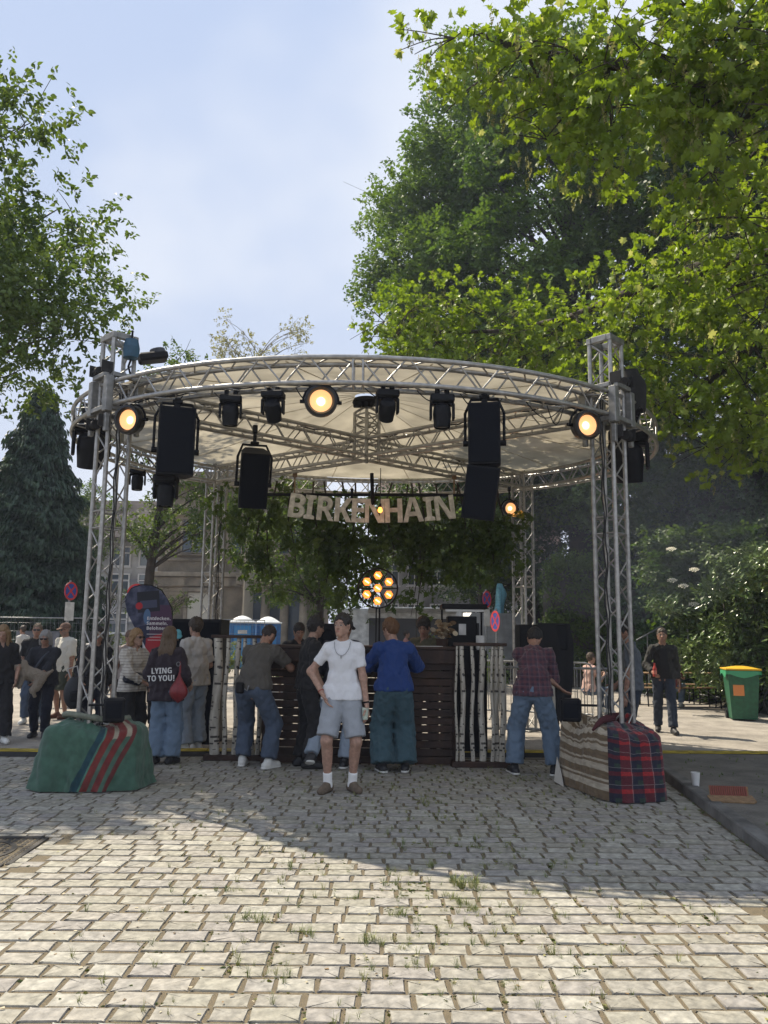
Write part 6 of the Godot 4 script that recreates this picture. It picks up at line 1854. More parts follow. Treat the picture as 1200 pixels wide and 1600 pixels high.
func bicycle(at: Vector3, turn: float) -> void:
	var o := thing("bicycle", "bicycle parked at the right edge beside the green bin", "bicycle", at, turn)
	for x in [-0.52, 0.52]:
		var g := Geo.new()
		var pts := []
		for k in 33: pts.append(Vector3(x + 0.335 * cos(TAU * k / 32), 0.35 + 0.335 * sin(TAU * k / 32), 0))
		g.path(pts, 0.016, 6)
		var w := obj("wheel", g, M.rubber, o)
		g = Geo.new()
		for k in 18: g.tube(Vector3(x, 0.35, 0.02 * (1 - 2 * (k % 2))), Vector3(x + 0.31 * cos(TAU * k / 18), 0.35 + 0.31 * sin(TAU * k / 18), 0), 0.002, 0.002, 4, false)
		g.tube(Vector3(x, 0.35, -0.04), Vector3(x, 0.35, 0.04), 0.02, 0.02, 8)
		obj("spokes", g, M.steel, w)
	var g := Geo.new()
	for e in [[Vector3(0.52, 0.35, 0), Vector3(0.12, 0.28, 0)], [Vector3(0.12, 0.28, 0), Vector3(0.22, 0.85, 0)], [Vector3(0.22, 0.82, 0), Vector3(-0.34, 0.86, 0)], [Vector3(0.12, 0.28, 0), Vector3(-0.36, 0.76, 0)], [Vector3(0.52, 0.35, 0), Vector3(0.21, 0.78, 0)], [Vector3(-0.52, 0.35, 0), Vector3(-0.34, 1.0, 0)]]: g.tube(e[0], e[1], 0.016, 0.016, 8)
	obj("frame", g, mat(lin(0.4, 0.4, 0.42), 0.35), o)
	g = Geo.new(); g.path([Vector3(-0.2, 1.04, -0.28), Vector3(-0.36, 1.02, -0.1), Vector3(-0.36, 1.02, 0.1), Vector3(-0.2, 1.04, 0.28)], 0.013, 6); obj("handlebar", g, M.black, o)
	g = Geo.new(); g.sheet(8, 8, func(u, v): return Vector3(0.1 + u * 0.26, 0.92 + 0.03 * sin(v * PI), (v - 0.5) * (0.05 + 0.12 * u))); g.box(Vector3(0.24, 0.9, 0), Vector3(0.2, 0.03, 0.1), Basis.IDENTITY, 0.01); obj("saddle", g, M.black, o)
func banner() -> void:
	var o := thing("beach_flag", "teardrop advertising flag in navy and red with white words", "banner", Vector3(-3.62, 0, -12.5), 0.05)
	var poly := PackedVector2Array()
	var pts := [Vector2(-0.38, 2.05), Vector2(-0.36, 2.16), Vector2(-0.28, 2.25), Vector2(-0.14, 2.3), Vector2(0.02, 2.29), Vector2(0.16, 2.22), Vector2(0.26, 2.1), Vector2(0.33, 1.95), Vector2(0.36, 1.75), Vector2(0.36, 1.5), Vector2(0.34, 1.1), Vector2(0.3, 0.7), Vector2(0.25, 0.62), Vector2(0.16, 0.9), Vector2(0.05, 1.2), Vector2(-0.1, 1.48), Vector2(-0.24, 1.7), Vector2(-0.34, 1.88)]
	for p in pts: poly.append(p)
	var im := Image.create(256, 512, false, Image.FORMAT_RGB8)
	var f := FastNoiseLite.new(); f.seed = 6; f.frequency = 0.015
	for y in 512:
		for x in 256:
			var px := -0.4 + 0.8 * x / 255.0
			var py := 2.35 - 1.8 * y / 511.0
			var n := f.get_noise_2d(x, y)
			var c := Color(0.018, 0.024, 0.06)
			if py > 1.7 + 0.25 * px: c = c.lerp(Color(0.11, 0.12, 0.19), clampf(0.4 + n + px * 0.5, 0, 1))
			if px > -0.03 + 0.02 * n and py < 1.62 - 0.35 * (0.36 - px) : c = Color(0.42, 0.02, 0.03).lerp(Color(0.2, 0.02, 0.05), clampf(-px * 2.0 + 0.3, 0, 1))
			elif px > 0.02 and py < 2.0: c = Color(0.07, 0.03, 0.07)
			# the pictured phone and cup
			var q := Vector2(px + 0.02, py - 2.05).rotated(-0.1)
			if absf(q.x) < 0.17 and absf(q.y) < 0.16: c = Color(0.012, 0.014, 0.025)
			if absf(q.x) < 0.13 and absf(q.y + 0.04) < 0.06: c = Color(0.05, 0.06, 0.11)
			if Vector2(px + 0.16, py - 1.98).length() < 0.055: c = Color(0.4, 0.02, 0.03)
			if Vector2((px + 0.03) * 1.3, (py - 1.82) * 0.6).length() < 0.07: c = Color(0.08, 0.15, 0.28)
			im.set_pixel(x, y, c.linear_to_srgb())
	var m := mat(Color.WHITE, 0.7, 0, ImageTexture.create_from_image(im))
	m.backlight_enabled = true; m.backlight = Color(0.25, 0.25, 0.25)
	m.uv1_scale = Vector3(1.0 / 0.8, -1.0 / 1.8, 1.0)
	m.uv1_offset = Vector3(0.5, 2.35 / 1.8, 0)
	var g := Geo.new()
	g.prism(poly, 0.006)
	obj("cloth", g, m, o)
	g = Geo.new()
	var pp := [Vector3(0.3, 0.0, -0.012), Vector3(0.33, 0.8, -0.012), Vector3(0.37, 1.5, -0.012), Vector3(0.345, 1.95, -0.012), Vector3(0.17, 2.23, -0.012), Vector3(0.0, 2.305, -0.012), Vector3(-0.15, 2.31, -0.012), Vector3(-0.3, 2.25, -0.012), Vector3(-0.38, 2.1, -0.012)]
	g.path(pp, 0.01, 6)
	obj("pole", g, M.black, o)
	g = Geo.new(); g.box(Vector3(0.3, 0.02, 0), Vector3(0.5, 0.04, 0.5), Basis.IDENTITY, 0.01); obj("foot", g, M.black, o)
	var wt := mat(lin(0.7, 0.68, 0.68), 0.8)
	var words := ["Entdecken.", "Sammeln.", "Belohnen."]
	for k in 3:
		var t := text_mesh(words[k], 0.068, 0.002)
		t.horizontal_alignment = HORIZONTAL_ALIGNMENT_LEFT
		obj("print", t, wt, o, Vector3(-0.03, 1.79 - 0.075 * k, 0.006))
	for k in 3:
		g = Geo.new(); g.box(Vector3(0.1 + 0.01 * k, 1.55 - 0.045 * k, 0.0045), Vector3(0.24 - 0.07 * (k % 2), 0.007, 0.002)); obj("small_print", g, wt, o)
func road_sign(at: Vector3, label: String, turn: float) -> void:
	var low := at.z > -21.0
	var o := thing("road_sign", label, "road sign", at, turn, "no-stopping signs")
	var y := 1.93 if low else 2.65
	var g := Geo.new(); g.tube(Vector3(0, 0, -0.03), Vector3(0, y + 0.3, -0.03), 0.028, 0.028, 8); obj("post", g, M.steel, o)
	var b := Basis(Vector3.RIGHT, PI / 2)
	g = Geo.new(); g.lathe(Vector3(0, y, 0), b, [Vector2(0, -0.004), Vector2(0.25, -0.004), Vector2(0.25, 0.004), Vector2(0, 0.004)], 28); obj("plate", g, mat(lin(0.03, 0.07, 0.3), 0.4), o)
	g = Geo.new(); g.lathe(Vector3(0, y, 0.003), b, [Vector2(0.2, 0.0), Vector2(0.2, 0.005), Vector2(0.252, 0.005), Vector2(0.252, 0.0)], 28)
	obj("red_ring", g, M.red, o)
	g = Geo.new(); g.box(Vector3(0, y, 0.006), Vector3(0.42, 0.045, 0.004), Basis(Vector3.BACK, PI / 4)); g.box(Vector3(0, y, 0.007), Vector3(0.42, 0.045, 0.004), Basis(Vector3.BACK, -PI / 4)); obj("red_cross", g, M.red, o)
	if not low:
		g = Geo.new(); g.box(Vector3(0, y - 0.55, 0), Vector3(0.34, 0.5, 0.008), Basis.IDENTITY, 0.002); obj("notice", g, M.white, o)
func van(at: Vector3, turn: float) -> void:
	var o := thing("delivery_van", "white delivery van parked beyond the right rear tower", "van", at, turn)
	var prof := PackedVector2Array([Vector2(-2.4, 0.45), Vector2(-2.45, 0.9), Vector2(-2.2, 1.15), Vector2(-1.6, 1.25), Vector2(-1.0, 2.1), Vector2(-0.7, 2.35), Vector2(2.3, 2.4), Vector2(2.4, 2.2), Vector2(2.4, 0.45)])
	var g := Geo.new(); g.prism(prof, 1.85)
	var pm := mat(lin(0.65, 0.66, 0.67), 0.35, 0, T.soft, 0.6)
	obj("body", g, pm, o)
	g = Geo.new(); g.quad(Vector3(-1.62, 1.3, 0.8), Vector3(-1.62, 1.3, -0.8), Vector3(-1.06, 2.06, -0.75), Vector3(-1.06, 2.06, 0.75), Vector3(-1, 0.6, 0)); obj("windscreen", g, M.black_gloss, o)
	g = Geo.new(); g.prism(PackedVector2Array([Vector2(-1.4, 1.35), Vector2(-0.95, 2.0), Vector2(-0.3, 2.0), Vector2(-0.3, 1.35)]), 1.87); obj("side_window", g, M.black_gloss, o)
	for x in [-1.5, 1.5]:
		for z in [-0.85, 0.85]:
			g = Geo.new(); g.tube(Vector3(x, 0.34, z - 0.1), Vector3(x, 0.34, z + 0.1), 0.34, 0.34, 20)
			var w := obj("wheel", g, M.rubber, o)
			g = Geo.new(); g.tube(Vector3(x, 0.34, z - 0.105), Vector3(x, 0.34, z + 0.105), 0.2, 0.2, 16); obj("rim", g, M.steel, w)
	for z in [-0.7, 0.7]:
		g = Geo.new(); g.box(Vector3(-2.42, 0.88, z), Vector3(0.08, 0.16, 0.3), Basis.IDENTITY, 0.02); obj("headlight", g, M.steel, o)
	g = Geo.new(); g.box(Vector3(-2.44, 0.55, 0), Vector3(0.12, 0.22, 1.86), Basis.IDENTITY, 0.03); obj("bumper", g, M.rubber, o)
func trailer(at: Vector3, turn: float) -> void:
	var o := thing("food_trailer", "white food trailer with raised flap behind the lamp stand", "trailer", at, turn)
	var g := Geo.new(); g.box(Vector3(0, 1.35, 0), Vector3(4.0, 2.1, 2.1), Basis.IDENTITY, 0.05); obj("body", g, M.white, o)
	g = Geo.new(); g.box(Vector3(0.3, 1.6, 1.03), Vector3(2.8, 1.0, 0.06), Basis.IDENTITY, 0.01); obj("hatch", g, mat(lin(0.06, 0.06, 0.065), 0.6), o)
	g = Geo.new(); g.box(Vector3(0.3, 2.35, 1.55), Vector3(2.9, 0.04, 1.1), Basis(Vector3.RIGHT, -0.12), 0.008); obj("flap", g, M.white, o)
	g = Geo.new(); g.box(Vector3(0.3, 1.06, 1.2), Vector3(2.9, 0.04, 0.35), Basis.IDENTITY, 0.008); obj("counter", g, M.steel, o)
	for x in [-0.4, 0.4]:
		g = Geo.new(); g.tube(Vector3(x, 0.32, 1.0), Vector3(x, 0.32, 1.12), 0.31, 0.31, 18); obj("wheel", g, M.rubber, o)
	g = Geo.new(); g.tube(Vector3(-2.0, 0.4, 0), Vector3(-3.1, 0.4, 0), 0.05, 0.05, 8); obj("drawbar", g, M.steel, o)
func fence() -> void:
	var wire := mat(lin(0.28, 0.29, 0.29), 0.5, 0.6)
	for k in 4:
		var o := thing("mesh_fence_panel", ["leftmost construction fence panel carrying a blue banner", "construction fence panel with grey banner behind the dog woman", "construction fence panel behind the left front tower", "construction fence panel left of the navy flag"][k], "fence panel", Vector3(-14.0 + k * 3.0, 0, -24.5 + 0.15 * k), 0.02 * (k - 1.5), "construction fence panels")
		var g := Geo.new()
		g.path([Vector3(-1.48, 0.08, 0), Vector3(-1.48, 1.95, 0), Vector3(1.48, 1.95, 0), Vector3(1.48, 0.08, 0), Vector3(-1.48, 0.1, 0)], 0.022, 6); obj("frame", g, wire, o)
		g = Geo.new()
		for i in 24: g.tube(Vector3(-1.4 + i * 0.12, 0.1, 0), Vector3(-1.4 + i * 0.12, 1.95, 0), 0.003, 0.003, 4, false)
		for i in 7: g.tube(Vector3(-1.48, 0.3 + i * 0.25, 0), Vector3(1.48, 0.3 + i * 0.25, 0), 0.003, 0.003, 4, false)
		obj("wire_mesh", g, wire, o).set_meta("kind", "stuff")
		g = Geo.new(); g.box(Vector3(-1.48, 0.06, 0), Vector3(0.25, 0.12, 0.7), Basis.IDENTITY, 0.01); obj("foot", g, mat(lin(0.2, 0.2, 0.19), 0.9), o)
		if k < 2:
			g = Geo.new(); g.sheet(8, 4, func(u, v): return Vector3(-0.9 + u * 1.3 + 0.9 * k, 1.55 - v * 0.85, 0.03 + 0.015 * sin(u * 11.0)))
			obj("banner", g, mat(lin(0.04, 0.1, 0.2) if k == 0 else lin(0.16, 0.17, 0.2), 0.7, 0, T.blotch, 0.8), o)
# ---------------------------------------------------------------- trees and other plants
func leaf_outline(kind: String) -> Array:
	# half outline (x >= 0) from base to tip, mirrored by the builder
	match kind:
		"maple": return [Vector2(0.0, 0.0), Vector2(0.2, -0.08), Vector2(0.42, -0.02), Vector2(0.3, 0.16), Vector2(0.62, 0.36), Vector2(0.36, 0.46), Vector2(0.3, 0.66), Vector2(0.12, 0.7), Vector2(0.0, 1.0)]
		"long": return [Vector2(0.0, 0.0), Vector2(0.14, 0.25), Vector2(0.15, 0.5), Vector2(0.09, 0.78), Vector2(0.0, 1.0)]
		"needle": return [Vector2(0.0, 0.0), Vector2(0.1, 0.2), Vector2(0.16, 0.5), Vector2(0.08, 0.85), Vector2(0.0, 1.0)]
	return [Vector2(0.0, 0.0), Vector2(0.24, 0.25), Vector2(0.26, 0.5), Vector2(0.12, 0.8), Vector2(0.0, 1.0)]
func add_leaf(g: Geo, at: Vector3, b: Basis, size: float, kind: String) -> void:
	var o := leaf_outline(kind)
	for s in [-1.0, 1.0]:
		for k in range(1, o.size() - 1):
			var p: Array = []
			for q in [o[0] if k == 1 else Vector2(0, o[k].y * 0.5 + 0.05), o[k], o[k + 1]]:
				p.append(at + b * (Vector3(q.x * s, q.y, 0.22 * absf(q.x) - 0.18 * q.y * q.y) * size))
			var nn: Vector3 = (p[1] - p[0]).cross(p[2] - p[0]).normalized()
			if nn.dot(b.z) < 0: nn = -nn
			g.tri(p[0], p[1], p[2], nn, nn, nn)
			if k > 1:
				var m0: Vector2 = Vector2(0, o[k - 1].y * 0.5 + 0.05) if k > 2 else o[0]
				var m1: Vector2 = Vector2(0, o[k].y * 0.5 + 0.05)
				var r: Array = []
				for q in [m0, o[k], m1]: r.append(at + b * (Vector3(q.x * s, q.y, 0.22 * absf(q.x) - 0.18 * q.y * q.y) * size))
				g.tri(r[0], r[1], r[2], nn, nn, nn)
		var l: int = o.size() - 1
		var e: Array = []
		for q in [Vector2(0, o[l - 1].y * 0.5 + 0.05), o[l - 1], o[l]]: e.append(at + b * (Vector3(q.x * s, q.y, 0.22 * absf(q.x) - 0.18 * q.y * q.y) * size))
		g.tri(e[0], e[1], e[2], b.z, b.z, b.z)
func clump(kind: String, n: int, leaf: float, seed_: int, droop := 0.5, spread := 1.0) -> ArrayMesh:
	# leaves along a short forked twig of unit reach
	var r := RandomNumberGenerator.new()
	r.seed = seed_
	var g := Geo.new()
	for k in n:
		var t := (k + 0.5) / n
		var at := Vector3(r.randfn() * 0.28, r.randfn() * 0.2, (t - 0.4) * 1.4) * spread
		var d := Vector3(r.randfn(), r.randfn() * 0.5 - droop, r.randfn() + 0.5).normalized()
		var zz := Vector3(r.randfn() * 0.5, 1.0, r.randfn() * 0.5)
		zz = (zz - d * zz.dot(d)).normalized()
		add_leaf(g, at, Basis(d.cross(zz), d, zz), leaf * r.randf_range(0.7, 1.15), kind)
	return g.mesh()
func limb(g: Geo, a: Vector3, b: Vector3, r0: float, r1: float, sag: float) -> void:
	var pts := []
	var rs := []
	var side := (b - a).cross(Vector3.UP).normalized()
	var w := rng.randf_range(-0.12, 0.12) * (b - a).length()
	for k in 7:
		var t := k / 6.0
		pts.append(a.lerp(b, t) + Vector3.UP * sag * sin(t * PI) + side * w * sin(t * PI * 1.3))
		rs.append(lerpf(r0, r1, pow(t, 0.7)))
	g.path(pts, rs, 6)
func foliage(parent: Node3D, called: String, clusters: Array, meshes: Array, m: Material, per: float, size: float, ca: Color, cb: Color, flat := 0.75, min_y := 0.05) -> void:
	var sets := []
	for k in meshes.size(): sets.append([[], []])
	for c in clusters:
		var n := int(per * c[1] * c[1])
		var tone := rng.randf()
		for k in n:
			var d := Vector3(rng.randfn(), rng.randfn(), rng.randfn()).normalized()
			var rr: float = c[1] * pow(rng.randf(), 0.4)
			var p: Vector3 = c[0] + d * Vector3(1, flat, 1) * rr
			if p.y < min_y: continue
			var out: Vector3 = (d + Vector3(rng.randfn(), rng.randfn() * 0.6 - 0.15, rng.randfn()) * 0.6).normalized()
			var x := out.cross(Vector3.UP)
			if x.length() < 0.05: x = Vector3.RIGHT
			x = x.normalized()
			var b := Basis(x, out.cross(x), out)
			if b.y.y < 0: b = Basis(-x, -b.y, out)
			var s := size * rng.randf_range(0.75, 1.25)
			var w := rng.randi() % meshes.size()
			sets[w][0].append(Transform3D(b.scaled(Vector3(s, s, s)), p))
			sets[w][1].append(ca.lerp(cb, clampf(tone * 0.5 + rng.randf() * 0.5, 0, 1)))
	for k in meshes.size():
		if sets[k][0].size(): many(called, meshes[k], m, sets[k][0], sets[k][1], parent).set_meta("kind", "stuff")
func ellipsoid_clusters(c: Vector3, r: Vector3, n: int, cr: float, seed_: int, inner := 0.45) -> Array:
	rng.seed = seed_
	var out := []
	for k in n:
		var d := Vector3(rng.randfn(), rng.randfn(), rng.randfn()).normalized()
		var q := lerpf(inner, 1.0, pow(rng.randf(), 0.6)) * (1.0 + 0.16 * noise.get_noise_3dv(d * 90.0 + c))
		out.append([c + d * r * q, cr * rng.randf_range(0.65, 1.3)])
	return out
func tree(called: String, label: String, base: Vector3, trunk: Array, r0: float, clusters: Array, meshes: Array, m: Material, per: float, size: float, ca: Color, cb: Color, limbs := 60, bark: Material = null) -> Node3D:
	var o := thing(called, label, "tree", base)
	var pts := [Vector3.ZERO]
	for p in trunk: pts.append(p - base)
	var rs := []
	for k in pts.size(): rs.append(r0 * lerpf(1.25, 0.25, float(k) / (pts.size() - 1)))
	var g := Geo.new()
	g.path(pts, rs, 12)
	var bk: Material = bark if bark else M.bark
	obj("trunk", g, bk, o)
	g = Geo.new()
	for k in mini(limbs, clusters.size()):
		var c: Vector3 = clusters[k][0] - base
		var want := c.y - 0.75 * Vector2(c.x - pts[-1].x, c.z - pts[-1].z).length()
		var bd := 1e9
		var from: Vector3 = pts[1]
		var fr: float = rs[1]
		for j in 40:
			var t := lerpf(1.0, pts.size() - 1.001, j / 39.0)
			var q: Vector3 = pts[int(t)].lerp(pts[int(t) + 1], t - int(t))
			if absf(q.y - want) < bd: bd = absf(q.y - want); from = q; fr = lerpf(rs[int(t)], rs[int(t) + 1], t - int(t))
		limb(g, from, c, minf(fr * 0.45, 0.02 * (c - from).length() + 0.012), 0.008, (c - from).length() * 0.1)
		for e in 3: limb(g, c.lerp(from, 0.15 * e), c + Vector3(rng.randfn(), rng.randfn() * 0.6, rng.randfn()) * float(clusters[k][1]) * 0.6, 0.012, 0.005, 0.03)
	if g.v.size(): obj("branches", g, bk, o).set_meta("kind", "stuff")
	var cl := []
	for c in clusters: cl.append([c[0] - base, c[1]])
	foliage(o, "crown", cl, meshes, m, per, size, ca, cb, 0.75, 0.3)
	return o
const MAPLE_HIGH := [Vector3(0.90, 8.39, -8.00), Vector3(1.29, 8.16, -8.00), Vector3(1.11, 7.99, -8.30), Vector3(1.63, 7.99, -7.60), Vector3(1.57, 7.69, -8.00), Vector3(1.67, 7.29, -8.20), Vector3(2.01, 7.76, -7.50), Vector3(2.00, 7.32, -7.80), Vector3(1.95, 7.18, -8.20), Vector3(2.19, 7.49, -7.00), Vector3(2.27, 7.17, -7.30), Vector3(2.28, 6.81, -7.60), Vector3(2.33, 6.72, -8.20), Vector3(2.49, 7.19, -6.80), Vector3(2.61, 6.82, -7.20), Vector3(2.75, 6.77, -6.60), Vector3(2.86, 6.48, -7.00), Vector3(2.98, 6.79, -6.30), Vector3(3.09, 6.39, -6.60), Vector3(3.19, 6.47, -6.20), Vector3(3.30, 6.02, -6.60), Vector3(3.27, 6.14, -7.20), Vector3(3.50, 6.18, -6.30), Vector3(3.37, 6.61, -6.00), Vector3(2.79, 7.21, -6.50)]
const MAPLE_RIGHT := [Vector3(3.60, 6.13, -8.00), Vector3(3.78, 5.90, -7.60), Vector3(3.64, 6.17, -8.80), Vector3(3.98, 5.76, -8.60), Vector3(4.25, 5.30, -8.60), Vector3(3.70, 6.06, -9.60), Vector3(3.42, 6.34, -10.20), Vector3(3.24, 6.32, -10.80), Vector3(3.64, 5.88, -10.40), Vector3(4.01, 5.64, -9.80), Vector3(3.24, 5.87, -11.50), Vector3(3.64, 5.45, -11.00), Vector3(4.00, 5.28, -10.50), Vector3(4.40, 5.20, -10.00), Vector3(4.60, 4.73, -9.60), Vector3(4.61, 4.35, -10.20), Vector3(4.35, 4.74, -10.80), Vector3(3.99, 4.88, -11.30), Vector3(4.51, 4.28, -10.80), Vector3(4.84, 4.01, -10.20), Vector3(4.33, 5.62, -8.00), Vector3(4.86, 4.93, -9.00), Vector3(5.05, 4.24, -9.60), Vector3(3.79, 5.22, -11.80)]
const MAPLE_BACK := [Vector3(-0.04, 7.50, -14.50), Vector3(0.43, 7.67, -14.00), Vector3(0.88, 7.65, -13.80), Vector3(1.45, 7.45, -13.60), Vector3(1.97, 7.15, -13.30), Vector3(2.48, 7.15, -13.00), Vector3(2.92, 6.65, -12.60), Vector3(0.21, 7.03, -14.60), Vector3(0.90, 6.94, -14.00), Vector3(1.58, 6.87, -13.80), Vector3(2.20, 6.61, -13.40), Vector3(2.79, 6.35, -13.00), Vector3(0.57, 6.59, -14.60), Vector3(1.27, 6.46, -14.20), Vector3(1.92, 6.33, -13.80), Vector3(3.04, 6.73, -12.00)]
func bank(x: float, z: float) -> float:
	# height of the wooded slope on the right
	var base := lerpf(8.9, 7.9, clampf((-z - 10.0) / 10.0, 0, 1)) if z > -20.0 else lerpf(7.9, 4.6, clampf((-z - 20.0) / 14.0, 0, 1))
	var d := x - base
	if d < 0.0: return -0.05
	return minf(d * 0.95, 9.0 + d * 0.2) * smoothstep(0.0, 1.2, d) + 0.5 * noise.get_noise_2d(x * 30.0, z * 30.0) * smoothstep(0.5, 3.0, d)
func vegetation() -> void:
	noise.frequency = 0.02
	var cherry := [clump("oval", 9, 0.62, 1, 0.35), clump("oval", 8, 0.62, 2, 0.35)]
	var maple := [clump("maple", 7, 0.72, 3, 0.7), clump("maple", 6, 0.72, 4, 0.7)]
	var beech := [clump("oval", 13, 0.5, 5, 0.2, 1.1), clump("maple", 10, 0.5, 6, 0.2, 1.1)]
	# hillside
	var hg := Geo.new()
	hg.sheet(36, 46, func(u, v):
		var x: float = 4.4 + u * 24.0
		var z: float = -8.0 - v * 40.0
		return Vector3(x, bank(x, z), z))
	struct("hillside", hg, mat(lin(0.045, 0.04, 0.025), 0.95, 0, T.blotch, 0.7))
	rng.seed = 51
	var ivy := []
	var icol := []
	var ivy2 := []
	var icol2 := []
	var im := [clump("maple", 9, 0.7, 11, 0.5), clump("oval", 9, 0.7, 12, 0.5)]
	for k in 15000:
		var x := rng.randf_range(4.6, 20.0)
		var z := -rng.randf_range(9.0, 42.0)
		var y := bank(x, z)
		if y < 0.02: continue
		var lump := maxf(0.0, noise.get_noise_3d(x * 45.0, y * 45.0, z * 45.0)) * 1.7
		var p := Vector3(x - lump * 0.6, y + 0.1 + lump * rng.randf_range(0.5, 1.0), z + lump * 0.5)
		var s := rng.randf_range(0.15, 0.3)
		var t := Transform3D(Basis.from_euler(Vector3(rng.randf_range(-0.9, 0.5), rng.randf() * TAU, 0)).scaled(Vector3(s, s, s)), p)
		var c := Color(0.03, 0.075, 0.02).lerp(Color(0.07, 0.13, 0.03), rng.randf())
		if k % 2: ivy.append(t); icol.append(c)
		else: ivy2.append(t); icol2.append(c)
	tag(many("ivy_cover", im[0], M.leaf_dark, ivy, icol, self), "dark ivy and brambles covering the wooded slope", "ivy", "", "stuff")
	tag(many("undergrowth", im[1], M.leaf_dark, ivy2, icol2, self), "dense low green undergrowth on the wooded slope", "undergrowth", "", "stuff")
	# left tree
	var cl := ellipsoid_clusters(Vector3(-9.6, 8.9, -14.6), Vector3(4.7, 3.5, 3.6), 140, 0.9, 101, 0.25)
	cl += ellipsoid_clusters(Vector3(-6.5, 6.9, -13.6), Vector3(1.8, 1.4, 1.6), 16, 0.6, 102, 0.2)
	tree("broadleaf_tree", "leafy tree with open crown filling the upper left edge", Vector3(-11.5, 0, -15.5), [Vector3(-11.3, 3.5, -15.4), Vector3(-10.8, 6.5, -15.2), Vector3(-10.0, 9.0, -14.8), Vector3(-9.6, 12.0, -14.6)], 0.3, cl, cherry, M.leaf, 70.0, 0.19, Color(0.07, 0.13, 0.03), Color(0.15, 0.21, 0.05), 90)
	# dark conifer
	rng.seed = 61
	var o := thing("conifer", "dark blue-green conifer with drooping branches at the left", "tree", Vector3(-12.4, 0, -28.0))
	var g := Geo.new()
	g.path([Vector3.ZERO, Vector3(0, 5, 0), Vector3(0.1, 10.2, 0)], [0.35, 0.2, 0.03], 10); obj("trunk", g, M.bark, o)
	var sprig := Geo.new()
	var r := RandomNumberGenerator.new(); r.seed = 8
	for k in 14:
		var t := k / 13.0
		var d := Vector3(r.randfn() * 0.5, -0.6 - r.randf() * 0.5, r.randfn() * 0.3 + 0.4).normalized()
		var zz := Vector3(r.randfn(), 0.5, r.randfn()); zz = (zz - d * zz.dot(d)).normalized()
		add_leaf(sprig, Vector3(r.randfn() * 0.16, -0.1 * t, t - 0.3), Basis(d.cross(zz), d, zz), 0.5 * r.randf_range(0.7, 1.2), "needle")
	var sm := sprig.mesh()
	var xf := []
	var cc := []
	for k in 17000:
		var h := 1.0 - sqrt(rng.randf())
		var a := rng.randf() * TAU
		var lobe := 0.8 + 0.55 * noise.get_noise_3d(cos(a) * 70.0, h * 300.0, sin(a) * 70.0) + 0.12 * sin(h * 60.0 + 3.0 * sin(a * 2.0))
		var rad := (1.0 - pow(h, 1.25)) * 2.75 * lobe + 0.12
		var q := pow(rng.randf(), 0.35)
		var p := Vector3(cos(a) * rad * q, 0.9 + h * 9.5 - rad * q * 0.22, sin(a) * rad * q)
		var s := rng.randf_range(0.3, 0.5)
		xf.append(Transform3D(Basis(Vector3.UP, -a + PI / 2 + rng.randfn() * 0.4).scaled(Vector3(s, s, s)), p))
		cc.append(Color(0.022, 0.05, 0.03).lerp(Color(0.055, 0.1, 0.055), rng.randf()))
	many("crown", sm, M.leaf_dark, xf, cc, o).set_meta("kind", "stuff")
	# tall dark tree on the right and its neighbours
	cl = ellipsoid_clusters(Vector3(7.4, 15.6, -31), Vector3(7.9, 11.0, 6.0), 230, 1.55, 111, 0.5)
	cl += ellipsoid_clusters(Vector3(2.4, 13.4, -30.5), Vector3(3.0, 4.2, 3.0), 30, 1.2, 112, 0.2)
	cl += ellipsoid_clusters(Vector3(3.4, 19.2, -30.5), Vector3(2.9, 3.6, 3.0), 28, 1.2, 113, 0.2)
	tree("tall_tree", "tall dark green tree rising behind the right side of the stage", Vector3(8.2, 1, -32), [Vector3(8.0, 6, -32), Vector3(7.8, 11, -31.5), Vector3(7.5, 16, -31), Vector3(7.3, 24, -31)], 0.55, cl, beech, M.leaf, 46.0, 0.3, Color(0.07, 0.14, 0.03), Color(0.15, 0.235, 0.05), 120)
	cl = ellipsoid_clusters(Vector3(12.5, 13.0, -19.5), Vector3(5.5, 6.5, 5.0), 100, 1.3, 115, 0.4)
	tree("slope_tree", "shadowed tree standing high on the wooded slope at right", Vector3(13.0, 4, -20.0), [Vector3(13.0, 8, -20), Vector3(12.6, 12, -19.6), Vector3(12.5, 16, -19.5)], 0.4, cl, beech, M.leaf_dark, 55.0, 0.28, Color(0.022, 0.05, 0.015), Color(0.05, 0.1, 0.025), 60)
	cl = ellipsoid_clusters(Vector3(5.0, 7.0, -33.0), Vector3(4.5, 4.5, 3.5), 60, 1.3, 116, 0.3)
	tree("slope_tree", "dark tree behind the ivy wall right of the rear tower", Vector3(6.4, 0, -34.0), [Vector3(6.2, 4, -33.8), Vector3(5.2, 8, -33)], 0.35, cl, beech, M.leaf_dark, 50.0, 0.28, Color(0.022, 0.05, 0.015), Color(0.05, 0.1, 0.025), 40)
	# maple boughs reaching in from the right
	rng.seed = 71
	var MC := []
	for p in MAPLE_HIGH: MC.append([p + Vector3(rng.randfn(), rng.randfn(), rng.randfn()) * 0.12, rng.randf_range(0.5, 0.72)])
	for p in MAPLE_RIGHT: MC.append([p + Vector3(rng.randfn(), rng.randfn(), rng.randfn()) * 0.12, rng.randf_range(0.58, 0.8)])
	for p in MAPLE_BACK: MC.append([p + Vector3(rng.randfn(), rng.randfn(), rng.randfn()) * 0.12, rng.randf_range(0.62, 0.85)])
	for k in 34: MC.append([Vector3(rng.randf_range(5.0, 9.5), rng.randf_range(4.5, 9.5), -rng.randf_range(6.0, 13.0)), rng.randf_range(0.6, 0.9)])
	o = thing("maple_tree", "maple with bright yellow-green leaves and hanging flowers at the right", "tree", Vector3(10.6, 1.0, -10.5))
	var base := o.position
	g = Geo.new()
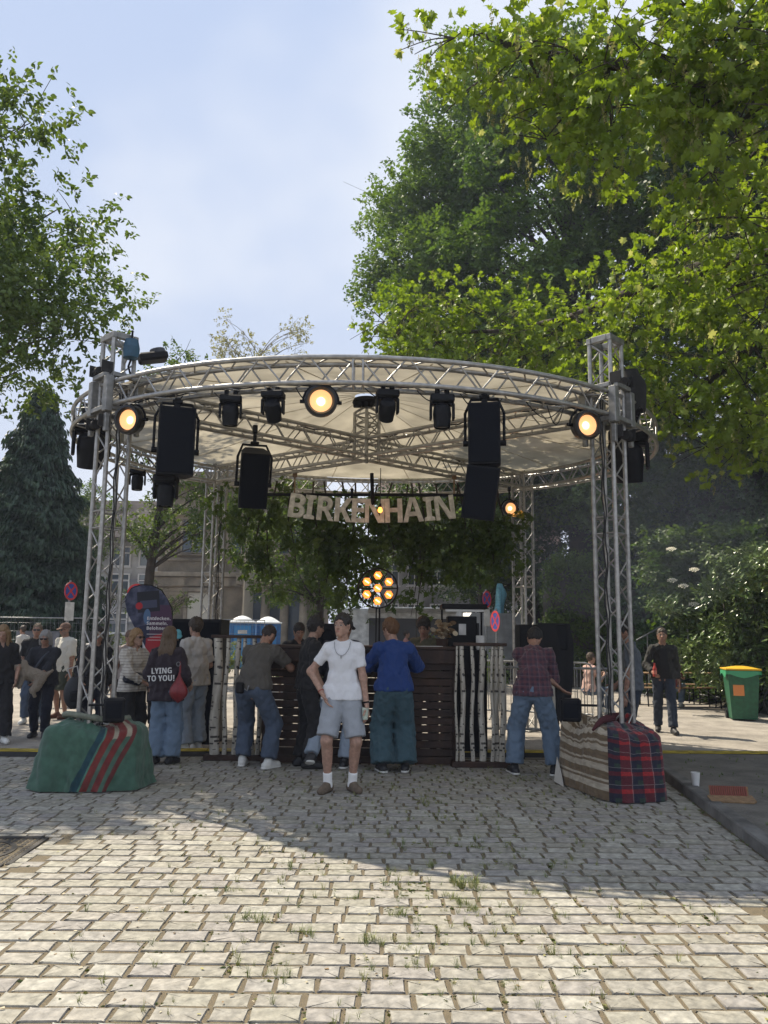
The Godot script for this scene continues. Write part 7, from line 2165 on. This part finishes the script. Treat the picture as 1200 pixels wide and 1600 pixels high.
	g.path([Vector3.ZERO, Vector3(-0.3, 3, 0.1), Vector3(-0.6, 6, 0.2), Vector3(-0.6, 9, 0.2)], [0.4, 0.3, 0.22, 0.08], 12); obj("trunk", g, M.bark, o)
	var boughs := [[Vector3(10.1, 6.4, -10.3), Vector3(6.8, 6.0, -8.8), Vector3(4.58, 6.04, -8.8), Vector3(4.13, 6.38, -9.8), Vector3(3.55, 6.43, -10.6), Vector3(2.99, 6.6, -12.0), Vector3(2.18, 6.8, -13.2), Vector3(0.2, 7.2, -14.4)],
		[Vector3(10.0, 7.4, -10.3), Vector3(6.5, 6.6, -7.8), Vector3(3.67, 6.53, -6.8), Vector3(3.04, 6.95, -7.0), Vector3(2.3, 7.55, -7.6), Vector3(1.5, 8.0, -8.0), Vector3(0.96, 8.4, -8.2)],
		[Vector3(10.2, 5.2, -10.4), Vector3(7.0, 5.6, -10.0), Vector3(4.7, 5.32, -9.8), Vector3(4.38, 5.04, -10.6), Vector3(4.09, 4.88, -11.3)]]
	var bp := []
	for bo in boughs:
		var q := []
		var rr := []
		for k in bo.size():
			q.append(bo[k] - base); rr.append(lerpf(0.13, 0.025, float(k) / (bo.size() - 1))); bp.append([bo[k] - base, rr[-1]])
		g = Geo.new(); g.path(q, rr, 8); obj("bough", g, M.bark, o)
	g = Geo.new()
	var lc := []
	for c in MC:
		var p: Vector3 = c[0] - base
		lc.append([p, c[1]])
		var bd := 1e9
		var bb = bp[0]
		for e in bp:
			if (e[0] - p).length() < bd: bd = (e[0] - p).length(); bb = e
		if bd < 4.0: limb(g, bb[0], p, minf(bb[1] * 0.6, 0.03), 0.006, 0.05)
		for k in 5: limb(g, p, p + Vector3(rng.randfn(), rng.randfn() * 0.4 - 0.2, rng.randfn()).normalized() * c[1], 0.009, 0.004, 0.03)
	obj("branches", g, M.bark, o).set_meta("kind", "stuff")
	foliage(o, "crown", lc, maple, leaf_mat(1.0, 0.5), 92.0, 0.125, Color(0.15, 0.235, 0.026), Color(0.28, 0.37, 0.055), 0.9)
	# single maple leaves at the fringe of the nearest boughs
	var lf := Geo.new()
	add_leaf(lf, Vector3.ZERO, Basis(Vector3.RIGHT, PI), 1.0, "maple")
	var lmesh := lf.mesh()
	var lms := []
	for k in 4:
		var mm := leaf_mat(0.7, 0.6)
		mm.vertex_color_use_as_albedo = false
		mm.albedo_color = Color(0.11, 0.19, 0.022).lerp(Color(0.17, 0.25, 0.035), k / 3.0).linear_to_srgb()
		lms.append(mm)
	for k in 240:
		var c = lc[rng.randi() % 49]
		var d := Vector3(rng.randfn(), rng.randfn() * 0.8 - 0.2, rng.randfn() + 0.3).normalized()
		var q := obj("leaf", lmesh, lms[rng.randi() % 4], o, c[0] + d * c[1] * rng.randf_range(0.85, 1.05))
		q.basis = Basis.from_euler(Vector3(rng.randf_range(-0.9, 0.9), rng.randf() * TAU, rng.randfn() * 0.3)).scaled(Vector3.ONE * rng.randf_range(0.07, 0.11))
	# hanging flower tassels
	var ts := Geo.new()
	r.seed = 4
	for k in 26:
		var t := k / 25.0
		var a := r.randf() * TAU
		var w := 0.1 * sin(clampf(t + 0.12, 0, 1) * PI) + 0.03
		var p := Vector3(cos(a) * w, -t, sin(a) * w)
		var s := 0.055
		ts.tri(p + Vector3(-s, 0, 0), p + Vector3(s, 0.02, s), p + Vector3(0, -s * 1.4, -s), Vector3(cos(a), 0, sin(a)), Vector3(cos(a), 0, sin(a)), Vector3(cos(a), 0, sin(a)))
	xf = []; cc = []
	for c in lc:
		for k in int(34 * c[1]):
			var d := Vector3(rng.randfn(), rng.randfn() * 0.7 - 0.3, rng.randfn()).normalized()
			var s := rng.randf_range(0.1, 0.2)
			xf.append(Transform3D(Basis(Vector3.UP, rng.randf() * TAU).scaled(Vector3(s, s, s)), c[0] + d * c[1] * rng.randf_range(0.5, 1.05)))
			cc.append(Color(0.2, 0.22, 0.06).lerp(Color(0.32, 0.3, 0.12), rng.randf()))
	many("flower_tassels", ts.mesh(), leaf_mat(0.7, 0.7), xf, cc, o).set_meta("kind", "stuff")
	# trees behind the stage and between the houses
	cl = ellipsoid_clusters(Vector3(-6.9, 8.3, -24.5), Vector3(2.3, 2.2, 2.0), 34, 0.75, 121, 0.2)
	cl += ellipsoid_clusters(Vector3(-6.4, 5.3, -25.5), Vector3(2.6, 1.4, 1.8), 22, 0.7, 122, 0.2)
	tree("street_tree", "light green street tree showing behind the left rear tower", Vector3(-7.6, 0, -25.5), [Vector3(-7.4, 3.5, -25.4), Vector3(-7.0, 6.5, -25), Vector3(-6.8, 9.5, -24.6)], 0.16, cl, cherry, M.leaf, 62.0, 0.2, Color(0.06, 0.11, 0.03), Color(0.13, 0.19, 0.05), 50)
	cl = ellipsoid_clusters(Vector3(-6.7, 15.2, -40), Vector3(3.4, 3.6, 2.6), 46, 0.8, 123, 0.3)
	tree("street_tree", "pale nearly bare tree above the middle of the stage roof", Vector3(-6.7, 0, -40), [Vector3(-6.7, 6, -40), Vector3(-6.8, 9, -40), Vector3(-6.7, 11, -40), Vector3(-6.7, 13, -40), Vector3(-6.7, 14.0, -40), Vector3(-6.7, 15, -40), Vector3(-6.6, 15.8, -40)], 0.22, cl, cherry, M.leaf, 22.0, 0.2, Color(0.2, 0.2, 0.12), Color(0.32, 0.3, 0.2), 46, mat(lin(0.2, 0.18, 0.14), 0.9))
	cl = ellipsoid_clusters(Vector3(-1.8, 4.6, -27.0), Vector3(3.4, 2.6, 2.2), 44, 0.85, 124, 0.2)
	tree("street_tree", "leafy street tree seen through the middle of the stage", Vector3(-2.2, 0, -27.0), [Vector3(-2.1, 2.5, -27), Vector3(-1.9, 4.5, -27)], 0.16, cl, cherry, M.leaf, 62.0, 0.22, Color(0.06, 0.11, 0.025), Color(0.12, 0.18, 0.04), 40)
	cl = ellipsoid_clusters(Vector3(3.6, 5.0, -31.0), Vector3(2.2, 2.8, 2.0), 26, 0.85, 125, 0.2)
	tree("street_tree", "leafy street tree seen left of the right rear tower", Vector3(3.9, 0, -31.0), [Vector3(3.8, 2.5, -31), Vector3(3.6, 5, -31)], 0.15, cl, cherry, M.leaf, 60.0, 0.22, Color(0.045, 0.09, 0.02), Color(0.1, 0.16, 0.035), 26)
	for k in 2:
		cl = ellipsoid_clusters(Vector3(-9.3 + k * 1.9, 2.7, -27.2), Vector3(0.9, 0.55, 0.7), 14, 0.3, 126 + k, 0.3)
		tree("pollard_tree", ["knotty pollarded tree between conifer and left tower", "knotty pollarded tree directly behind the left tower"][k], Vector3(-9.3 + k * 1.9, 0, -27.2), [Vector3(-9.3 + k * 1.9, 1.2, -27.2), Vector3(-9.25 + k * 1.9, 2.1, -27.2)], 0.1, cl, cherry, M.leaf, 50.0, 0.13, Color(0.05, 0.09, 0.025), Color(0.1, 0.15, 0.04), 14)
	for k in 3:
		var at: Vector3 = [Vector3(-24, 0, -34), Vector3(-33, 0, -28), Vector3(-20, 0, -46)][k]
		cl = ellipsoid_clusters(at + Vector3(0, 6.5, 0), Vector3(4, 4.2, 3.5), 60, 1.1, 140 + k, 0.3)
		tree("street_tree", ["round green tree left of the dark conifer", "green tree farthest left beyond the square", "green tree before the white apartment house"][k], at, [at + Vector3(0, 3, 0), at + Vector3(0.2, 6, 0), at + Vector3(0, 9, 0)], 0.25, cl, beech, M.leaf, 42.0, 0.3, Color(0.06, 0.11, 0.03), Color(0.12, 0.18, 0.04), 40)
	# hedges and shrubs
	o = thing("hedge", "yellow-green hedge behind the left construction fence", "hedge", Vector3(-10.5, 0, -29.0))
	cl = []
	for k in 40: cl.append([Vector3(-5.5 + k * 0.28, rng.randf_range(0.5, 1.3), rng.randfn() * 0.2), 0.5])
	foliage(o, "foliage", cl, cherry, M.leaf, 160.0, 0.14, Color(0.1, 0.15, 0.02), Color(0.2, 0.24, 0.04))
	o = thing("hedge", "low green hedge seen behind the bar guests", "hedge", Vector3(0.0, 0, -23.0))
	cl = []
	for k in 26: cl.append([Vector3(-3.6 + k * 0.28, rng.randf_range(0.3, 1.0), rng.randfn() * 0.2), 0.42])
	foliage(o, "foliage", cl, cherry, M.leaf, 170.0, 0.13, Color(0.06, 0.11, 0.02), Color(0.14, 0.2, 0.04))
	var laurel := [clump("long", 9, 0.85, 21, -0.2), clump("long", 8, 0.85, 22, -0.2)]
	o = thing("laurel_shrub", "glossy large-leaved laurel shrub at the right edge", "shrub", Vector3(8.2, 0.1, -17.9))
	cl = []
	rng.seed = 81
	for k in 70: cl.append([Vector3(rng.randfn() * 0.6, rng.randf_range(0.4, 3.5), rng.randfn() * 0.6) * Vector3(1.15, 1, 1), 0.42])
	foliage(o, "foliage", cl, laurel, M.leaf_gloss, 130.0, 0.2, Color(0.05, 0.1, 0.025), Color(0.13, 0.18, 0.04))
	g = Geo.new()
	for k in 6: limb(g, Vector3(rng.randfn() * 0.1, -0.2, rng.randfn() * 0.1), Vector3(rng.randfn() * 0.5, 2.6, rng.randfn() * 0.5), 0.04, 0.01, 0.1)
	obj("stems", g, M.bark, o).set_meta("kind", "stuff")
	o = thing("elder_shrub", "elder shrub with flat white flower heads above the handrail", "shrub", Vector3(9.2, 0.9, -21.0))
	cl = ellipsoid_clusters(Vector3(-0.9, 2.5, 0.2), Vector3(1.5, 1.5, 1.3), 40, 0.55, 131, 0.2)
	foliage(o, "foliage", cl, beech, M.leaf, 90.0, 0.22, Color(0.04, 0.085, 0.02), Color(0.09, 0.14, 0.035))
	g = Geo.new()
	for k in 5: limb(g, Vector3(rng.randfn() * 0.1, 0, rng.randfn() * 0.1), Vector3(-0.9 + rng.randfn() * 0.7, 2.4, rng.randfn() * 0.6), 0.04, 0.01, 0.2)
	obj("stems", g, M.bark, o).set_meta("kind", "stuff")
	var fl := Geo.new()
	for k in 22:
		var a := k * 2.4
		var q := sqrt(k / 22.0)
		fl.lathe(Vector3(cos(a) * q, 0.25 * (1 - q * q), sin(a) * q) * 0.12, Basis.IDENTITY, [Vector2(0.024, 0), Vector2(0, 0.02)], 5)
	var fm := fl.mesh()
	for p in [Vector3(-1.75, 1.95, 1.1), Vector3(-1.95, 2.1, 0.9), Vector3(-1.5, 2.35, 1.2), Vector3(-1.55, 1.5, 1.2), Vector3(-1.9, 2.9, 0.8)]:
		obj("flower_head", fm, mat(lin(0.6, 0.56, 0.42), 0.8), o, p).rotation = Vector3(0.5, 0, 0.2)
	# ferns at the foot of the slope
	var fern := Geo.new()
	r.seed = 12
	for k in 9:
		var a := TAU * k / 9.0 + r.randf() * 0.4
		var d := Vector3(cos(a), 0, sin(a))
		var reach := r.randf_range(0.7, 1.0)
		for j in 9:
			var t := (j + 1) / 9.5
			var p := d * reach * t * 0.8 + Vector3.UP * (sin(t * 2.2) * 0.75)
			for s in [-1.0, 1.0]:
				var side: Vector3 = d.cross(Vector3.UP) * s
				add_leaf(fern, p, Basis(d, (side + d * 0.35 - Vector3.UP * 0.15).normalized(), Vector3.UP).orthonormalized(), 0.3 * (1.1 - t), "long")
	xf = []; cc = []
	for k in 900:
		var x := rng.randf_range(6.2, 9.6)
		var z := -rng.randf_range(15.2, 24.5)
		var y := bank(x, z)
		if y < 0.0 or y > 2.2: continue
		var s := rng.randf_range(0.35, 0.6)
		xf.append(Transform3D(Basis(Vector3.UP, rng.randf() * TAU).scaled(Vector3(s, s, s)), Vector3(x, y, z)))
		cc.append(Color(0.05, 0.1, 0.02).lerp(Color(0.12, 0.18, 0.035), rng.randf()))
	tag(many("ferns", fern.mesh(), M.leaf, xf, cc, self), "bright green ferns covering the foot of the slope", "ferns", "", "stuff")
	# ivy hanging over the old wall end behind the right rear tower
	o = thing("ivy_wall", "wall end hung with pale green ivy right of the rear tower", "ivy wall", Vector3(6.0, 0, -26.0), 0.3)
	g = Geo.new(); g.box(Vector3(0, 1.9, 0), Vector3(1.6, 3.8, 0.5), Basis.IDENTITY, 0.03); obj("wall", g, mat(lin(0.12, 0.11, 0.09), 0.9, 0, T.blotch, 0.7), o)
	cl = []
	for k in 90: cl.append([Vector3(rng.randf_range(-0.9, 0.9), rng.randf_range(0.4, 4.2), 0.35 + rng.randfn() * 0.12), 0.32])
	foliage(o, "ivy", cl, im, M.leaf, 170.0, 0.13, Color(0.06, 0.11, 0.02), Color(0.14, 0.21, 0.035))
	# leafy branches hung below the rear of the stage roof
	rng.seed = 91
	var hang := [[-2.3, 3.55, 0.5, 0.45], [-2.1, 3.2, 0.75, 0.4], [-1.9, 2.85, 0.6, 0.4], [-1.55, 3.35, 0.75, 0.5], [-1.15, 3.3, 0.85, 0.5], [-0.95, 2.9, 0.9, 0.45], [-0.7, 3.35, 0.8, 0.5], [-0.55, 2.8, 0.85, 0.45], [-0.2, 3.3, 0.6, 0.5], [0.1, 3.35, 0.55, 0.5], [0.45, 3.3, 0.65, 0.5], [0.55, 2.75, 0.75, 0.34], [0.63, 2.2, 0.7, 0.24], [0.85, 3.3, 0.75, 0.5], [1.2, 3.3, 0.75, 0.52], [1.55, 3.25, 0.7, 0.52], [1.8, 3.0, 0.55, 0.5], [2.0, 3.2, 0.5, 0.4], [1.3, 2.9, 0.45, 0.45]]
	for h in hang: h[2] *= 1.15
	var where := ["beside the left rear tower", "low beside the left rear tower", "lowest left, before the sandstone house", "under the letter B's left", "under the letters B and I", "hanging low under the letter R", "under the letter K", "hanging low left of the amber lamp", "under the letter E", "above the amber lamp", "under the letter H", "right of the amber lamp", "thin and lowest, beside the bar keeper", "under the letter A", "under the letter I", "under the last letter N", "lowest right, beside the blue wrapped post", "beside the small rear spotlight", "hanging low under the last letters"]
	var birch := [clump("maple", 8, 0.8, 41, 0.8), clump("oval", 9, 0.75, 42, 0.8)]
	for k in hang.size():
		var h = hang[k]
		var z := -13.5 + rng.randf_range(-0.12, 0.12)
		o = thing("hanging_branch", "dark leafy branch " + where[k], "branch", Vector3(h[0], 0, z), 0.0, "leafy branches hung under the roof")
		g = Geo.new()
		var pts := []
		for j in 6: pts.append(Vector3(0.08 * sin(j * 1.2 + k), lerpf(4.15, h[1] - h[2], j / 5.0), 0.05 * cos(j + k)))
		g.path(pts, [0.018, 0.016, 0.014, 0.011, 0.008, 0.004], 6); obj("stem", g, M.bark, o)
		cl = []
		for j in 7: cl.append([Vector3(rng.randfn() * h[3] * 0.5, h[1] + (0.5 - j / 6.0) * h[2] * 1.2, rng.randfn() * 0.1), h[3] * rng.randf_range(0.6, 0.95)])
		foliage(o, "leaves", cl, birch, M.leaf, 62.0, 0.12, Color(0.045, 0.085, 0.022), Color(0.1, 0.15, 0.035))
# ---------------------------------------------------------------- houses
func window_part(parent: Node3D, at: Vector3, w: float, h: float, frame: Material, glass: Material, mullions := 1, sill := true) -> void:
	var g := Geo.new()
	g.box(at + Vector3(0, 0, -0.06), Vector3(w, h, 0.04))
	var wd := obj("window", g, glass, parent)
	g = Geo.new()
	for s in [-1, 1]:
		g.box(at + Vector3(s * (w * 0.5), 0, -0.01), Vector3(0.09, h + 0.09, 0.14))
		g.box(at + Vector3(0, s * (h * 0.5), -0.01), Vector3(w - 0.09, 0.09, 0.14))
	for k in mullions: g.box(at + Vector3(w * ((k + 1.0) / (mullions + 1) - 0.5), 0, -0.02), Vector3(0.07, h - 0.09, 0.1))
	g.box(at + Vector3(0, h * 0.18, -0.024), Vector3(w - 0.09, 0.06, 0.08))
	obj("frame", g, frame, wd)
	if sill:
		g = Geo.new(); g.box(at + Vector3(0, -h * 0.5 - 0.09, 0.06), Vector3(w + 0.3, 0.08, 0.2), Basis.IDENTITY, 0.01); obj("sill", g, frame, wd)
func houses() -> void:
	var glass := mat(lin(0.05, 0.07, 0.09), 0.12)
	var pale_glass := mat(lin(0.28, 0.33, 0.38), 0.15)
	var wf := mat(lin(0.7, 0.7, 0.7), 0.5)
	# white apartment house on the left
	var o := thing("apartment_house", "long white apartment house with slate roof behind the left tower", "building", Vector3(-27, 0, -60))
	var g := Geo.new()
	var plaster := mat(lin(0.52, 0.53, 0.54), 0.9, 0, T.blotch, 0.15)
	g.box(Vector3(0, 4.1, -5), Vector3(23, 8.2, 10)); obj("wall", g, plaster, o)
	g = Geo.new()
	g.prism(PackedVector2Array([Vector2(-5.6, 8.2), Vector2(0.6, 8.2), Vector2(-1.6, 11.2), Vector2(-3.4, 11.2)]), 23.6, Vector3(0, 0, -2.5), Basis(Vector3.UP, -PI / 2).inverse())
	var roof := obj("roof", g, mat(lin(0.13, 0.105, 0.09), 0.85, 0, T.blotch, 0.5), o)
	for k in 3:
		g = Geo.new(); g.box(Vector3(4.5 + k * 2.6, 9.3, -2.9), Vector3(0.9, 0.1, 1.0), Basis(Vector3.RIGHT, 0.9)); obj("skylight", g, pale_glass, roof)
	for y in [6.55, 3.6]:
		g = Geo.new(); g.box(Vector3(0, y - (1.25 if y > 5 else 1.4), 0.03), Vector3(23, 0.22, 0.08)); obj("band", g, mat(lin(0.2, 0.21, 0.24), 0.8), o)
	for fl in [7.15, 5.1, 2.2]:
		var x := -10.4
		var i := 0
		while x < 10.8:
			window_part(o, Vector3(x, fl - 0.05, 0.07), [1.7, 0.9, 1.5][i % 3], 1.45 if i % 3 != 1 else 0.9, wf, pale_glass if i % 3 == 0 else glass, 1 if i % 3 != 1 else 0)
			x += [2.35, 2.0, 2.3][i % 3]
			i += 1
	# sandstone house with columns
	o = thing("sandstone_house", "classical sandstone building with ledges and columned porch", "building", Vector3(-8.2, 0, -45))
	var stone := mat(lin(0.34, 0.28, 0.2), 0.9, 0, T.blotch, 0.25, T.bump, 0.4)
	var stone2 := mat(lin(0.38, 0.32, 0.24), 0.9, 0, T.blotch, 0.4)
	g = Geo.new(); g.box(Vector3(0, 5.3, -5), Vector3(9.0, 10.6, 10)); obj("wall", g, stone, o)
	for e in [[4.35, 0.5, 0.25], [4.75, 0.25, 0.45], [5.6, 0.15, 0.12], [8.3, 0.3, 0.3], [10.2, 0.7, 0.6], [0.4, 0.8, 0.15]]:
		g = Geo.new(); g.box(Vector3(0, e[0], e[2] * 0.5 - 0.02), Vector3(9.0 + e[2] * 1.4, e[1], e[2]), Basis.IDENTITY, 0.02); obj("cornice", g, stone2, o)
	for k in 14:
		for j in 5:
			g = Geo.new(); g.box(Vector3(-4.2 + j * 0.78, 1.05 + k * 0.22, 0.012), Vector3(0.74, 0.19, 0.05), Basis.IDENTITY, 0.012)
			if k < 14 and (j < 2 or j > 3): obj("stone_block", g, stone, o)
	for x in [-2.1, -4.0]:
		if x > -3: 
			g = Geo.new(); g.box(Vector3(x, 2.35, 0.06), Vector3(1.2, 2.8, 0.06)); obj("shutter", g, mat(lin(0.5, 0.47, 0.4), 0.8), o)
			g = Geo.new()
			for s in [-1, 1]: g.box(Vector3(x + s * 0.7, 2.35, 0.06), Vector3(0.2, 3.0, 0.22), Basis.IDENTITY, 0.02)
			g.box(Vector3(x, 3.9, 0.1), Vector3(1.8, 0.22, 0.34), Basis.IDENTITY, 0.02)
			obj("door_surround", g, stone2, o)
	for x in [-2.6, 0.2, 2.9]: window_part(o, Vector3(x, 6.9, 0.06), 1.2, 1.9, stone2, glass)
	for k in 4:
		var x := 0.7 + k * 1.05
		g = Geo.new(); g.lathe(Vector3(x, 0.8, 1.0), Basis.IDENTITY, [Vector2(0.3, 0), Vector2(0.24, 0.15), Vector2(0.22, 1.8), Vector2(0.19, 3.1), Vector2(0.28, 3.25), Vector2(0.3, 3.35)], 18); obj("column", g, stone2, o)
	g = Geo.new(); g.box(Vector3(2.3, 4.4, 0.95), Vector3(4.2, 0.5, 1.0), Basis.IDENTITY, 0.02); obj("porch_beam", g, stone2, o)
	g = Geo.new(); g.box(Vector3(2.3, 0.4, 0.95), Vector3(4.4, 0.8, 1.1), Basis.IDENTITY, 0.02); obj("porch_base", g, stone, o)
	for k in 3:
		g = Geo.new(); g.box(Vector3(1.23 + k * 1.05, 2.4, 0.05), Vector3(0.75, 2.7, 0.08)); obj("porch_window", g, glass, o)
	# houses beyond the bar
	o = thing("grey_house", "pale grey house with small windows beyond the amber lamp", "building", Vector3(4.5, 0, -55))
	var pg := mat(lin(0.5, 0.5, 0.5), 0.9, 0, T.blotch, 0.2)
	g = Geo.new(); g.box(Vector3(0, 4.0, -5), Vector3(9.4, 8.0, 10)); obj("wall", g, pg, o)
	g = Geo.new(); g.prism(PackedVector2Array([Vector2(-10.3, 8.0), Vector2(0.5, 8.0), Vector2(-5, 11.5)]), 9.8, Vector3.ZERO, Basis(Vector3.UP, -PI / 2).inverse()); obj("roof", g, mat(lin(0.16, 0.1, 0.08), 0.85, 0, T.blotch, 0.5), o)
	for y in [5.6, 2.9]:
		for k in 6: window_part(o, Vector3(-3.9 + k * 1.55, y, 0.07), 0.9, 1.4, wf, glass)
	o = thing("pink_house", "pale pink house front with stone window surrounds at right", "building", Vector3(10.4, 0, -57))
	g = Geo.new(); g.box(Vector3(0, 4.6, -5), Vector3(4.6, 9.2, 10)); obj("wall", g, mat(lin(0.5, 0.38, 0.31), 0.9, 0, T.blotch, 0.25), o)
	g = Geo.new(); g.prism(PackedVector2Array([Vector2(-10.3, 9.2), Vector2(0.5, 9.2), Vector2(-5, 12.2)]), 5.0, Vector3.ZERO, Basis(Vector3.UP, -PI / 2).inverse()); obj("roof", g, mat(lin(0.14, 0.09, 0.07), 0.85, 0, T.blotch, 0.5), o)
	for y in [7.4, 4.9, 2.2]:
		for k in 3: window_part(o, Vector3(-1.5 + k * 1.5, y, 0.07), 0.8, 1.4, mat(lin(0.4, 0.33, 0.28), 0.8), glass)
	for y in [3.6, 6.2]:
		g = Geo.new(); g.box(Vector3(0, y, 0.06), Vector3(4.64, 0.16, 0.14)); obj("ledge", g, mat(lin(0.42, 0.33, 0.28), 0.8), o)
	# the street lamp seen through the left tree
	o = thing("street_lamp", "grey street lamp head half hidden in the left tree", "street lamp", Vector3(-8.6, 0, -14.2))
	g = Geo.new(); g.tube(Vector3.ZERO, Vector3(0, 7.5, 0), 0.09, 0.06, 10); obj("pole", g, M.steel, o)
	g = Geo.new(); g.path([Vector3(0, 7.4, 0), Vector3(0.3, 7.65, 0), Vector3(1.2, 7.6, 0)], 0.04, 8); obj("arm", g, M.steel, o)
	g = Geo.new(); g.sheet(12, 12, func(u, v):
		var a: float = v * TAU
		return Vector3(1.1 + u * 1.05, 7.6 + sin(a) * 0.07 * sin(u * PI) + 0.03 * u, cos(a) * 0.16 * sin(pow(u, 0.8) * PI)))
	obj("lamp_head", g, mat(lin(0.2, 0.21, 0.19), 0.5), o)
func smoke() -> void:
	# thin stage smoke drifting off to the right of the towers
	var f := FogVolume.new()
	f.name = numbered("smoke"); f.shape = RenderingServer.FOG_VOLUME_SHAPE_ELLIPSOID
	f.size = Vector3(4.8, 3.4, 4.0)
	var m := FogMaterial.new()
	m.density = 0.014; m.albedo = Color(0.8, 0.85, 0.95); m.edge_fade = 0.6
	f.material = m
	add_child(f, true)
	f.position = Vector3(4.2, 3.5, -13.8)
	tag(f, "thin bluish smoke drifting right of the stage", "smoke", "", "stuff")
func _ready() -> void:
	rng.seed = 1
	noise.seed = 17; noise.frequency = 0.02
	setup()
	make_materials()
	ground()
	houses()
	stage()
	vegetation()
	furniture()
	fixtures()
	sign_letters()
	people()
	weeds()
	smoke()
